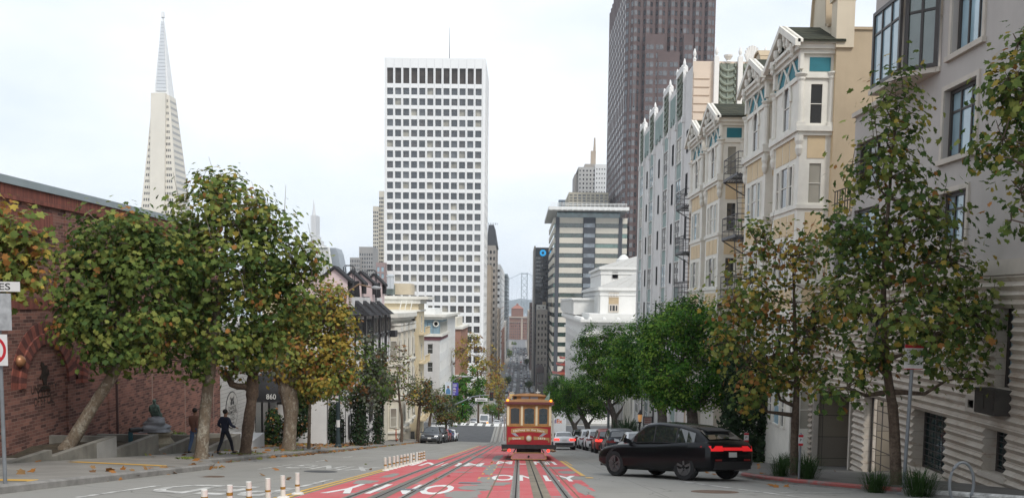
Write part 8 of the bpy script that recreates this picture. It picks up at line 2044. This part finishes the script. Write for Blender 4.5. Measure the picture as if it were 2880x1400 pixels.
ORD = "nearest second third fourth fifth sixth seventh eighth ninth tenth eleventh twelfth farthest".split()
def post(x, y, lab, g, bands, base=True):
    p = Vector((x, y, zroad(x, y))); t = thing("lane_post", lab, "bollard", p, g); lean = Vector((rng.uniform(-.015, .015), rng.uniform(-.015, .015), 0))
    mb = MB(); mb.lathe([(.13, 0), (.12, .03), (.07, .05)], p, 10); mb.build("base", M_POST, t)
    mb = MB(); mb.tube([p + Vector((0, 0, .04)), p + lean*.5 + Vector((0, 0, .25)), p + lean + Vector((0, 0, .44))], [.048, .045, .045], 10); mb.build("tube", M_POST, t)
    for z, h in bands: mb = MB(); mb.tube([p + lean*(z/.44) + Vector((0, 0, z)), p + lean*(z/.44) + Vector((0, 0, z + h))], .0485, 10); mb.build("band", M_BRB, t)
for k, y in enumerate((12.5, 13.6, 14.6, 15.7, 16.7, 17.8)): post(-4.45, y, "%s white lane post of the near row of six, counted from the camera" % ("farthest" if k == 5 else ORD[k]), "near row of white lane posts", [[(.3, .045)], [(.28, .05)], [(.3, .03), (.16, .04)], [(.2, .035)], [(.18, .05)], [(.17, .04)]][k])
for k in range(13): post(-4.38 + .012*k, 29.1 + .88*k, "%s slim white lane post of the far row, counted from the camera" % ORD[k], "far row of white lane posts", [(.17, .05)] if k < 4 else ([(.16, .05), (.3, .05)] if k in (4, 5, 6, 8) else ([(.1, .05), (.22, .06), (.34, .05)] if k > 9 else [])))
def plate(par, c, w, h, mat, nm="sign_plate", th=.012, yaw=0.0):
    mb = MB(); mb.box(-w/2, w/2, -th, 0, -h/2, h/2); o = mb.build(nm, mat, par, world=False); o.location = Vector(c) - par.location; o.rotation_euler = (0, 0, yaw); return o
def ptext(pl, s, x, z, w, h, mat, off=.014, **k):
    me = fit_text(text_mesh(s, 1, 0, mat, offset=.01, **k), w, h); o = link_mesh("lettering", me, pl); o.matrix_local = basis((1, 0, 0), (0, 0, 1)).to_4x4(); o.location = (x, -off, z); return o
def ring(pl, r, w, mat, off=.016, slash=True, nm="prohibition_ring"):
    mb = MB(); n = 28
    for k in range(n): a, b = 2*math.pi*k/n, 2*math.pi*(k + 1)/n; mb.prism([(math.cos(a)*r, -off, math.sin(a)*r), (math.cos(b)*r, -off, math.sin(b)*r), (math.cos(b)*(r - w), -off, math.sin(b)*(r - w)), (math.cos(a)*(r - w), -off, math.sin(a)*(r - w))], (0, .003, 0))
    if slash: d = w*.5; mb.prism([(-r*.68 - d*.7, -off - .001, r*.68 - d*.7), (-r*.68 + d*.7, -off - .001, r*.68 + d*.7), (r*.68 + d*.7, -off - .001, -r*.68 + d*.7), (r*.68 - d*.7, -off - .001, -r*.68 - d*.7)], (0, .003, 0))
    link_mesh(nm, mb.mesh(nm, mat), pl)
def turn_arrow(pl, s):
    mb = MB(); mb.prism([(x*s, -.015, z*s) for x, z in ((.12, -.5), (.3, -.5), (.3, .25), (-.15, .25), (-.15, .42), (-.5, .13), (-.15, -.16), (-.15, .05), (.12, .05))], (0, .003, 0)); link_mesh("arrow", mb.mesh("arrow", M_SIGNK), pl)
def leanpole(par, b, tp, r, mat, nm="pole"): mb = MB(); mb.tube([b, tp], r, 10); return mb.build(nm, mat, par)
b = gpt(15, 1360); Y = b.y; t = thing("sign_post", "sign post at the left edge with name plate and no turn sign", "sign", b); leanpole(t, b, at(-8, 780, Y), .035, M_POLE)
P_ = lambda x, y: at(x, y, Y - .06)
c0, c1 = P_(-120, 790), P_(57, 820); pl = plate(t, (c0 + c1)/2, c1.x - c0.x, c0.z - c1.z, M_SIGNW, "name_plate"); q = P_(14, 804); ptext(pl, "ES", q.x - (c0.x + c1.x)/2, 0, .2, .12, M_SIGNK)
c0, c1 = P_(-60, 824), P_(34, 929); plate(t, (c0 + c1)/2, c1.x - c0.x, c0.z - c1.z, M_SIGNG)
c0, c1 = P_(-68, 939), P_(23, 1028); pl = plate(t, (c0 + c1)/2, c1.x - c0.x, c0.z - c1.z, M_SIGNW); r = (c1.x - c0.x)/2; turn_arrow(pl, r*.95); ring(pl, r*.93, r*.18, M_SIGNR)
b = gpt(2540, 1389); Y = b.y; t = thing("sign_post", "leaning grey pole with a red and white loading sign among the sycamore leaves", "sign", b); leanpole(t, b, at(2570, 960, Y), .04, M_POLE)
mb = MB(); mb.lathe([(.14, 0), (.14, .03), (.06, .06)], b, 12); mb.build("base", M_POLE, t)
c0, c1 = at(2545, 968, Y - .06), at(2595, 1038, Y - .06); w_, h_ = c1.x - c0.x, c0.z - c1.z; pl = plate(t, (c0 + c1)/2, w_, h_, M_SIGNW)
for z, h2 in ((.43, .14), (-.485, .03)): mb = MB(); mb.box(-w_/2, w_/2, -.016, -.012, h_*(z - h2/2), h_*(z + h2/2)); link_mesh("sign_band", mb.mesh("sign_band", M_SIGNR), pl)
for s, z, ww, hh in (("PASSENGER", .27, .75, .07), ("LOADING ONLY", .17, .75, .07), ("7AM-10PM", .02, .8, .13), ("DAILY", -.15, .4, .08)): ptext(pl, s, 0, z*h_, ww*w_, hh*h_, M_SIGNK)
mb = MB(); mb.prism([(x*w_, -.016, z*h_) for x, z in ((-.32, -.3), (.2, -.3), (.2, -.335), (.34, -.285), (.2, -.24), (.2, -.275), (-.32, -.275))], (0, .003, 0)); link_mesh("arrow", mb.mesh("arrow", M_SIGNK), pl)
for x, yb_, xt, y0_, y1_, lab in ((2246, 1352, 2252, 1221, 1252, "nearer parking meter pole with a red and white plate, at the strappy grass"), (2098, 1330, 2099, 1216, 1242, "farther parking meter pole with a red and white plate, just behind the moving car")):
    b = gpt(x, yb_) if x > 2200 else Vector((7.85, 31.4, zground(7.85, 31.4))); Y = b.y; t = thing("parking_meter", lab, "parking meter", b, "parking meters on the right kerb")
    tp = at(xt, y0_ + 8, Y); leanpole(t, b, tp, .03, M_POLE); c0, c1 = at(xt - 6, y0_, Y - .05), at(xt + 6, y1_, Y - .05); w_, h_ = c1.x - c0.x, c0.z - c1.z
    pl = plate(t, (c0 + c1)/2, w_, h_, M_SIGNW, "plate"); ptext(pl, "P", 0, 0, w_*.4, h_*.25, M_SIGNK)
    for z in (.38, -.4): mb = MB(); mb.box(-w_/2, w_/2, -.016, -.012, h_*(z - .11), h_*(z + .11)); link_mesh("plate_band", mb.mesh("plate_band", M_SIGNR), pl)
    mb = MB(); mb.lathe([(.05, -.06), (.06, .02), (.045, .09), (.01, .12)], tp, 10); mb.build("meter_head", M_POLE, t)
b = gpt(2705, 1425); mb = MB(); r = (at(2739, 1350, b.y).x - at(2671, 1350, b.y).x)/2; ztp = at(2705, 1299, b.y).z; zc = (ztp - b.z)*.5; b.x = at(2705, 1350, b.y).x
pts = [(b.x - r*.5, b.y, b.z)] + [(b.x + r*math.cos(a), b.y, b.z + zc*1.04 + zc*.96*math.sin(a)) for a in [rad(240 - 15*k) for k in range(21)]] + [(b.x + r*.5, b.y, b.z)]
tag(mb.build("bike_rack", M_POLE, None, b) if mb.tube(pts, .028, 10) is None else None, "grey round steel bike rack at the lower right corner", "bike rack")
b = Vector((-10.85, 53.2, 0)); b.z = zground(b.x, b.y); Y = b.y
t = thing("street_lamp", "street lamp with a dark green lower shaft and brown upper shaft, in the autumn tree", "street lamp", b)
tp = at(973, 824, Y); zm = at(962, 1100, Y).z
mb = MB(); mb.lathe([(.22, 0), (.22, .12), (.15, .2), (.13, .9)], b, 12); mb.tube([b + Vector((0, 0, .8)), (b.x, b.y, zm)], .11, 12); mb.build("lower_shaft", M_POLEG, t)
mb = MB(); mb.tube([(b.x, b.y, zm), (tp.x, b.y, tp.z)], [.1, .07], 12); e = at(1045, 808, Y); mb.tube([tp, tp.lerp(e, .5) + Vector((0, 0, .35)), e], [.06, .05, .04], 8); mb.build("upper_shaft", M_POLEB, t)
a2 = at(1072, 810, Y); mb = MB(); mb.tube([e, e.lerp(a2, .3), a2], [.05, .12, .08], 8); mb.build("lamp_head", M_SIGNG, t)
mb = MB(); mb.tube([(b.x, b.y, at(960, 1180, Y).z), (b.x, b.y, at(960, 1200, Y).z)], .115, 12); mb.build("sticker", M_SIGNW, t)
c0, c1 = at(930, 1102, Y - .1), at(952, 1129, Y - .1); w_, h_ = c1.x - c0.x, c0.z - c1.z; pl = plate(t, (c0 + c1)/2, w_, h_, M_SIGNW)
mb = MB(); mb.box(-w_/2, w_/2, -.016, -.012, h_*.2, h_*.5); link_mesh("sign_band", mb.mesh("sign_band", M_SIGNR), pl)
for s, z, q in (("TOW-AWAY", .36, M_SIGNW), ("NO STOPPING", .12, M_SIGNR), ("ANY", -.1, M_SIGNR), ("TIME", -.28, M_SIGNR)): ptext(pl, s, 0, z*h_, w_*(.8 if len(s) > 5 else .4), h_*.13, q, .018)
b = Vector((8.0, 80.0, 0)); b.z = zground(8, 80); t = thing("street_lamp", "plain grey lamp post standing among the ficus trunks behind the parked cars", "street lamp", b); mb = MB(); mb.tube([b, b + Vector((0, 0, 8.2)), b + Vector((-.4, 0, 8.8)), b + Vector((-1.8, 0, 9.1))], [.13, .09, .06, .05], 10); mb.build("pole", M_POLE, t); mb = MB(); mb.tube([b + Vector((-1.7, 0, 9.1)), b + Vector((-2.4, 0, 9.1))], [.1, .07], 8); mb.build("lamp_head", M_SIGNG, t)
Y = 135.0; S = Y/FPX; px = lambda x, y, d=0: at(x, y, Y + d)
b = px(1262, 1195); b.z = zground(b.x, Y); t = thing("traffic_signal", "traffic signal on a long curved mast arm over the far side of the crossing", "traffic light", b)
mb = MB(); mb.tube([b, px(1262, 1140)], .13, 8); mb.tube([px(1262, 1142), px(1290, 1132), px(1330, 1114), px(1356, 1111), px(1384, 1111)], [.12, .1, .08, .07, .06], 8); mb.build("mast_arm", M_POLE, t)
c0, c1 = px(1377, 1102, -.2), px(1387.5, 1126, -.2); mb = MB(); mb.box(c0.x, c1.x, Y - .2, Y + .2, c1.z, c0.z); sh_ = mb.build("signal_head", M_BLKP, t)
for k, m_ in enumerate(("dim_red_lens", "dim_amber_lens", "dim_green_lens")): mb = MB(); z = c0.z + (c1.z - c0.z)*(k + .5)/3; mb.lathe([(.15, -.25), (.02, -.27)], ((c0.x + c1.x)/2, Y, z), 12, 0, "y"); mb.build("lens", mk(m_, [(.06, .01, .01), (.06, .03, .01), (.01, .05, .04)][k], .3), t)
c0, c1 = px(1336, 1118, -.1), px(1371, 1128, -.1); pl = plate(t, (c0 + c1)/2, c1.x - c0.x, c0.z - c1.z, M_SIGNW, "name_plate"); ptext(pl, "Stockton", 0, 0, (c1.x - c0.x)*.7, .28, M_SIGNK, .05)
b = px(1271, 1200, 3); b.z = zground(b.x, Y + 3); t = thing("street_lamp", "street lamp carrying a portrait banner and a purple banner at the crossing", "street lamp", b)
mb = MB(); mb.tube([b, px(1272, 1072, 3)], [.13, .09], 8); mb.tube([px(1272, 1072, 3), px(1285, 1062, 3), px(1300, 1058, 3)], [.07, .06, .05], 8); mb.build("pole", M_POLE, t)
mb = MB(); mb.tube([px(1300, 1058, 3), px(1315, 1058.5, 3)], [.16, .1], 8); mb.build("lamp_head", M_SIGNG, t)
c0, c1 = px(1252, 1074, 3), px(1269, 1109, 3); w_, h_ = c1.x - c0.x, c0.z - c1.z; pl = plate(t, (c0 + c1)/2, w_, h_, mk("pale_portrait_banner", (.5, .54, .58), .7), "banner", .04)
mb = MB(); mb.prism([(x*w_, -.05, z*h_) for x, z in ((-.36, -.46), (.38, -.46), (.4, -.2), (.18, 0.02), (-.16, .02), (-.36, -.15))], (0, .005, 0)); link_mesh("portrait_shirt", mb.mesh("portrait_shirt", mk("blue_shirt_print", (.07, .17, .32), .7)), pl)
mb = MB(); mb.lathe([(h_*.1, -.06), (.02, -.065)], (0, 0, h_*.12), 12, 0, "y"); link_mesh("portrait_head", mb.mesh("portrait_head", mk("portrait_face_print", (.2, .11, .07), .7)), pl)
c0, c1 = px(1273, 1076, 3), px(1289, 1111, 3); w_, h_ = c1.x - c0.x, c0.z - c1.z; pl = plate(t, (c0 + c1)/2, w_, h_, mk("purple_banner", (.06, .05, .27), .7), "banner", .04)
for k, (z, ww, cm) in enumerate(((.36, .6, M_SIGNW), (.26, .6, M_SIGNW), (.1, .4, M_SIGNW), (0, .5, M_SIGNW), (-.1, .45, M_BRB), (-.2, .5, M_SIGNW), (-.38, .35, M_SIGNW))): mb = MB(); mb.box(w_*(-.4), w_*(ww - .4), -.05, -.045, h_*(z - .022), h_*(z + .022)); link_mesh("banner_text_line", mb.mesh("banner_text_line", cm), pl)
b = px(1301, 1196, 6); b.z = zground(b.x, Y + 6); t = thing("traffic_signal", "green traffic light on a thin post under a no left turn sign", "traffic light", b); mb = MB(); mb.tube([b, px(1301, 1108, 6)], .06, 8); mb.build("pole", M_POLEG, t)
c = px(1301, 1137, 5.7); mb = MB(); mb.box(c.x - .18, c.x + .18, c.y, c.y + .25, c.z - .2, c.z + .9); mb.build("signal_head", M_BLKP, t); mb = MB(); mb.lathe([(.13, -.02), (.02, -.05)], c, 12, 0, "y"); mb.build("green_lens", mk_emit("lit_green_lamp", (.05, .9, .5), 2.0), t)
pl = plate(t, px(1300, 1114, 5.7), .68, .68, M_SIGNW); turn_arrow(pl, .3); ring(pl, .31, .07, M_SIGNR, .02)
b = Vector((10.8, 150, 0)); b = at(1552, 1100, 150); b.z = zground(b.x, 150); t = thing("street_lamp", "street lamp arm beside the pagoda roofs, rising out of the ficus crowns", "street lamp", b); q0, q1 = at(1552, 1056, 150), at(1574, 1052, 150); mb = MB(); mb.tube([b, q0], [.13, .09], 8); mb.tube([q0, q0.lerp(q1, .5) + Vector((0, 0, .2)), q1], [.07, .06, .05], 6); mb.build("pole", M_POLE, t); mb = MB(); mb.box(q0.x - .1, q0.x + .8, 149.8, 150.1, q0.z - .2, q0.z); mb.build("lamp_head", M_SIGNG, t)
Y = 60.0; b = at(1797, 1215, Y); b.z = zground(b.x, Y); t = thing("lantern", "old fashioned lit lantern on a short dark post, left of the framed notice board", "lantern", b); c = at(1800, 1174, Y)
mb = MB(); mb.tube([b, (c.x, Y, c.z - .35)], .05, 8); mb.lathe([(.05, -.4), (.16, -.3), (.05, -.25)], c, 10); mb.lathe([(.19, .24), (.08, .38), (.02, .55)], c, 8); mb.build("post", M_BLKP, t); mb = MB(); mb.lathe([(.08, -.26), (.13, -.1), (.15, .12), (.12, .24)], c, 10); mb.build("glass_globe", mk_emit("warm_lantern_glow", (1.0, .5, .18), .12), t)
b = at(1822, 1215, Y); b.z = zground(b.x, Y); t = thing("notice_board", "dark framed notice board with faded red print beside the lantern", "sign", b); c0, c1 = at(1809, 1170, Y), at(1834, 1193, Y); w_, h_ = c1.x - c0.x, c0.z - c1.z
pl = plate(t, (c0 + c1)/2, w_, h_, M_BLKP, "frame", .05); mb = MB(); mb.box(-w_*.43, w_*.43, -.06, -.052, -h_*.42, h_*.42); link_mesh("board", mb.mesh("board", mk("faded_board", (.36, .3, .29), .6)), pl)
for z in (.25, .02, -.22): mb = MB(); mb.box(-w_*.34, w_*.34, -.066, -.061, h_*(z - .05), h_*(z + .05)); link_mesh("print_line", mb.mesh("print_line", mk("faded_red_print", (.3, .12, .11), .6)), pl)
mb = MB()
for s in (-1, 1): mb.tube([((c0.x + c1.x)/2 + s*w_*.4, Y, b.z), ((c0.x + c1.x)/2 + s*w_*.4, Y, c1.z)], .04, 6)
mb.build("legs", M_BLKP, t)
b = gpt(1119, 1248); b = Vector((-11.2, 81, zground(-11.2, 81))); t = thing("scooter", "orange kick scooter parked upright by the bare tree", "scooter", b); M_SCO = mk("orange_scooter_paint", (.6, .09, .02), .4)
mb = MB(); mb.tube([b + Vector((0, -.2, .15)), b + Vector((-.03, -.05, 1.15))], .05, 8); mb.tube([b + Vector((0, -.2, .16)), b + Vector((.05, .5, .14))], .06, 8); mb.build("frame", M_SCO, t); mb = MB(); mb.tube([b + Vector((-.25, -.05, 1.15)), b + Vector((.22, -.05, 1.15))], .03, 6); mb.build("handlebar", M_BLKP, t)
for y in (-.25, .6): mb = MB(); mb.lathe([(.13, -.03), (.13, .03)], b + Vector((.02, y, .13)), 12, 0, "x"); mb.build("wheel", M_TYRE, t)
def skin(name, V, E, mat, parent, sub=2):
    me = bpy.data.meshes.new(name); me.from_pydata([v[0] for v in V], E, []); o = bpy.data.objects.new(name, me); COL.objects.link(o)
    o.modifiers.new("skin", "SKIN"); s = o.modifiers.new("sub", "SUBSURF"); s.levels = s.render_levels = sub
    if not me.skin_vertices: me.skin_vertices.new(name="")
    for d, v in zip(me.skin_vertices[0].data, V): d.radius = v[1] if hasattr(v[1], "__len__") else (v[1], v[1]); d.use_root = False
    me.skin_vertices[0].data[0].use_root = True
    dg = bpy.context.evaluated_depsgraph_get(); m2 = bpy.data.meshes.new_from_object(o.evaluated_get(dg)); bpy.data.objects.remove(o)
    m2.materials.clear(); m2.materials.append(mat); m2.polygons.foreach_set("use_smooth", [True]*len(m2.polygons)); m2.name = name
    return link_mesh(name, m2, parent)
M_SKIN = mk("skin", (.3, .17, .11), .55, .06, 20); M_HAIRD = mk("dark_hair", (.015, .012, .01), .6)
def hand(V, E, w, d, side):
    """palm, four bent fingers of unequal length, thumb off the side"""
    i0 = len(V) - 1; d = Vector(d).normalized(); s = Vector(side).normalized(); pm = Vector(V[i0][0]) + d*.06; V.append((pm, (.03, .016))); E.append((i0, len(V) - 1)); ip = len(V) - 1
    for k, l in enumerate((.07, .08, .074, .058)):
        a = pm + d*.03 + s*(.03 - .02*k); V.append((a, .0095)); E.append((ip, len(V) - 1)); V.append((a + d*l*.55 - Vector((0, .012, 0)), .009)); E.append((len(V) - 2, len(V) - 1)); V.append((a + d*l - Vector((0, .035, 0)), .007)); E.append((len(V) - 2, len(V) - 1))
    a = Vector(V[i0][0]) + d*.025 + s*.035; V.append((a, .011)); E.append((i0, len(V) - 1)); V.append((a + d*.045 + s*.015, .009)); E.append((len(V) - 2, len(V) - 1))
def person(lab, loc, head, J, jacket, trousers, hair=M_HAIRD, seated=False, group=None, scale=1.0):
    t = thing("person", lab, "person", loc, group); t.rotation_euler = (0, 0, head); t.scale = (scale,)*3
    V = [(J["pelvis"], .12), (J["chest"], (.15, .1)), (J["neck"], .055), (J["jaw"], (.066, .08)), (J["crown"], (.075, .09)), (J["crown"] + Vector((0, 0, .045)), .06)]; E = [(0, 1), (1, 2), (2, 3), (3, 4), (4, 5)]
    f = J["jaw"].lerp(J["crown"], .5) + Vector((0, .085, 0)); V.append((f + Vector((0, .02, -.01)), .014)); E.append((4, 6))
    for s in ("L", "R"):
        x = -1 if s == "L" else 1; V.append((J["crown"] + Vector((x*.083, .0, -.03)), (.012, .02))); E.append((4, len(V) - 1))
        n = len(V); V += [(J["sh" + s], .055), (J["el" + s], .042), (J["wr" + s], .026)]; E += [(1, n), (n, n + 1), (n + 1, n + 2)]; hand(V, E, 0, J["wr" + s] - J["el" + s], (-x, .3, 0))
        n = len(V); V += [(J["hip" + s], .085), (J["kn" + s], .055), (J["an" + s], .038)]; E += [(0, n), (n, n + 1), (n + 1, n + 2)]
    skin("body", V, E, M_SKIN, t)
    V = [(J["chest"] + Vector((0, 0, .05)), (.18, .12)), (J["pelvis"].lerp(J["chest"], .45), (.165, .12)), (J["pelvis"] + Vector((0, 0, -.15)), (.175, .135)), (J["neck"] - Vector((0, 0, .02)), .075)]; E = [(0, 1), (1, 2), (0, 3)]
    for s in ("L", "R"): n = len(V); V += [(J["sh" + s], .075), (J["el" + s], .06), (J["wr" + s].lerp(J["el" + s], .08), .048)]; E += [(0, n), (n, n + 1), (n + 1, n + 2)]
    skin("jacket", V, E, jacket, t)
    V = [(J["pelvis"] - Vector((0, 0, .04)), .12), (J["pelvis"] + Vector((0, 0, .16)), (.14, .1))]; E = [(0, 1)]
    for s in ("L", "R"): n = len(V); V += [(J["hip" + s], .1), (J["kn" + s], .072), (J["an" + s], .052)]; E += [(0, n), (n, n + 1), (n + 1, n + 2)]
    skin("trousers", V, E, trousers, t)
    for s in ("L", "R"): a = J["an" + s]; skin("shoe", [(a - Vector((0, .03, .03)), .045), (a + Vector((0, .07, -.05)), (.045, .035)), (a + Vector((0, .17, -.065)), (.04, .026))], [(0, 1), (1, 2)], M_BLKP, t, 1)
    mb = MB(); c = J["crown"] + Vector((0, -.022, .012)); mb.lathe([(.095*math.sin(math.pi*k/8) + .002, -.1*math.cos(math.pi*k/8)) for k in range(9)], c, 14); mb.build("hair", hair, t, world=False, smooth=True)
    for x in (-.032, .032): mb = MB(); mb.lathe([(.011, 0), (.004, .006)], J["jaw"].lerp(J["crown"], .62) + Vector((x, .088, 0)), 8, 0, "y"); mb.build("eye", M_HAIRD, t, world=False)
    mb = MB(); q = J["jaw"] + Vector((0, .083, .012)); mb.box(q.x - .025, q.x + .025, q.y - .005, q.y + .004, q.z - .005, q.z + .005); mb.build("mouth", mk("lips", (.22, .08, .07), .5), t, world=False)
    return t
def walk(st=.28, bend=False):
    v = Vector; J = dict(pelvis=v((0, 0, .95)), chest=v((0, .02, 1.28)), neck=v((0, .03, 1.48)), jaw=v((0, .05, 1.57)), crown=v((0, .045, 1.66)))
    for s, x in (("L", -1), ("R", 1)):
        k = x*st; J["hip" + s] = v((x*.09, 0, .9)); J["kn" + s] = v((x*.1, k*.5 + .05, .5)); J["an" + s] = v((x*.1, k, .09 if k > 0 else .13)); J["sh" + s] = v((x*.19, 0, 1.4)); J["el" + s] = v((x*.25, -k*.5 - .05, 1.13)); J["wr" + s] = v((x*.24, -k*.8 + .06, .9))
    if bend: J["elR"] = v((.33, .0, 1.16)); J["wrR"] = v((.36, .22, 1.05)); J["elL"] = v((-.28, -.08, 1.14)); J["wrL"] = v((-.25, .15, 1.0))
    return J
person("walking person in a brown jacket and blue jeans, half behind the mottled trunk", (-12.42, 34.0, zground(-12.42, 34.0) + .0), rad(-15), walk(.25), mk("brown_jacket_cloth", (.2, .1, .07), .8, .1, 8), mk("blue_denim", (.07, .12, .22), .8, .12, 10))
person("walking person in navy jacket and dark trousers, one arm bent, by the plank shop", (-11.46, 34.6, zground(-11.46, 34.6)), rad(-28), walk(.3, True), mk("navy_jacket_cloth", (.016, .022, .045), .8, .1, 8), mk("dark_trouser_cloth", (.015, .018, .028), .8, .1, 8))
def inside(lab, x, y, jk):
    pz = R @ Vector((x, y, .76)) + p; J = walk(.05); J["wrL"] = Vector((-.2, .25, 1.1)); J["wrR"] = Vector((.2, .25, 1.1)); return person(lab, pz, 0, J, jk, mk("dark_trouser_cloth", (.015, .018, .028)))
R, p = ground_frame(TX, TY, 0)
inside("person in a yellow green jacket standing inside the cable car, seen through its middle window", .08, 2.0, mk("yellow_green_jacket", (.3, .33, .03), .7, .1, 8)); inside("dark clothed passenger seen through the right rear window of the cable car", .68, 1.3, mk("dark_passenger_coat", (.02, .02, .022), .8))
Y = 33.8; c = at(434, 1174, Y); M_VERD = mk("verdigris_bronze", (.05, .075, .06), .5, .5, 9, metal=.2, c2=(.15, .24, .2)); M_ROCK = mk("grey_carved_rock", (.24, .25, .27), .8, .2, 4, .6); M_PED = mk("weathered_limestone_pedestal", (.34, .3, .22), .85, .3, 3, .4, streak=.5)
zp = at(460, 1255, Y).z; st_ = thing("statue", "seated verdigris bronze figure on a grey carved rock above a round stone pedestal", "statue", (c.x, Y, zp)); v = Vector
o_ = v((c.x - st_.location.x, 0, c.z - zp)); q = lambda x, y, z: o_ + v((x, y, z))
V = [(q(0, .02, .08), (.15, .12)), (q(0, 0, .26), (.12, .1)), (q(0, .01, .42), (.155, .1)), (q(0, .02, .53), .035), (q(0, .03, .63), (.08, .085)), (q(0, .025, .71), .07)]; E = [(0, 1), (1, 2), (2, 3), (3, 4), (4, 5)]
for s in (-1, 1): n = len(V); V += [(q(s*.15, .01, .44), .05), (q(s*.2, -.02 if s > 0 else .06, .26), .038), (q(s*(.27 if s > 0 else .14), -.04 if s > 0 else .2, .06), .028), (q(s*(.3 if s > 0 else .1), -.06 if s > 0 else .24, .03), .022)]; E += [(2, n), (n, n + 1), (n + 1, n + 2), (n + 2, n + 3)]; n = len(V); V += [(q(s*.1, .12, .07), .085), (q(s*.12, .36, .12), .06), (q(s*.08, .42, -.18), .04)]; E += [(0, n), (n, n + 1), (n + 1, n + 2)]
fg = skin("figure", V, E, M_VERD, st_)
rr = random.Random(4); mb = MB(); rows = []
for k in range(11):
    a = math.pi*k/10; w_ = .22 + .24*min(1, k/8); lay = 1 + .1*math.sin(k*2.1)
    rows.append([q(.04 + math.cos(b)*w_*1.15*lay*(1 + .14*math.sin(3*b + k) + .06*rr.uniform(-1, 1)) * (.35 if k == 0 else 1), math.sin(b)*w_*.9*lay*(1 + .12*math.sin(2*b - k)) * (.35 if k == 0 else 1), .03 - .056*k + .03*math.sin(2*b + k)) for b in [2*math.pi*n_/18 for n_ in range(18)]])
mb.grid(rows[::-1], 0, True); mb.poly(rows[0]); mb.build("rock", M_ROCK, st_, world=False, smooth=True, fix=True)
mb = MB(); mb.lathe([(.5, -1.3), (.5, -.95), (.42, -.85), (.36, -.75), (.36, -.7), (.43, -.66), (.46, -.58), (.4, -.52), (.33, -.48), (.3, -.44)], tuple(v((c.x + .2, Y + .05, c.z))), 20); mb.build("pedestal", M_PED, st_)
hz = MB(); hz.box(-3100, 3100, -70, 6200, -66, 172)
m = bpy.data.materials.new("haze"); m.use_nodes = True; nt = m.node_tree
for n_ in list(nt.nodes):
    if n_.type == "BSDF_PRINCIPLED": nt.nodes.remove(n_)
pv = nt.nodes.new("ShaderNodeVolumePrincipled"); pv.inputs["Color"].default_value = (.86, .92, 1, 1); pv.inputs["Density"].default_value = HAZE; pv.inputs["Anisotropy"].default_value = .3
nt.links.new(pv.outputs[0], nt.nodes["Material Output"].inputs["Volume"])
o = hz.build("haze", m); tag(o, "thin sea haze over the city and the bay", "haze", None, "stuff"); o.display_type = "WIRE"
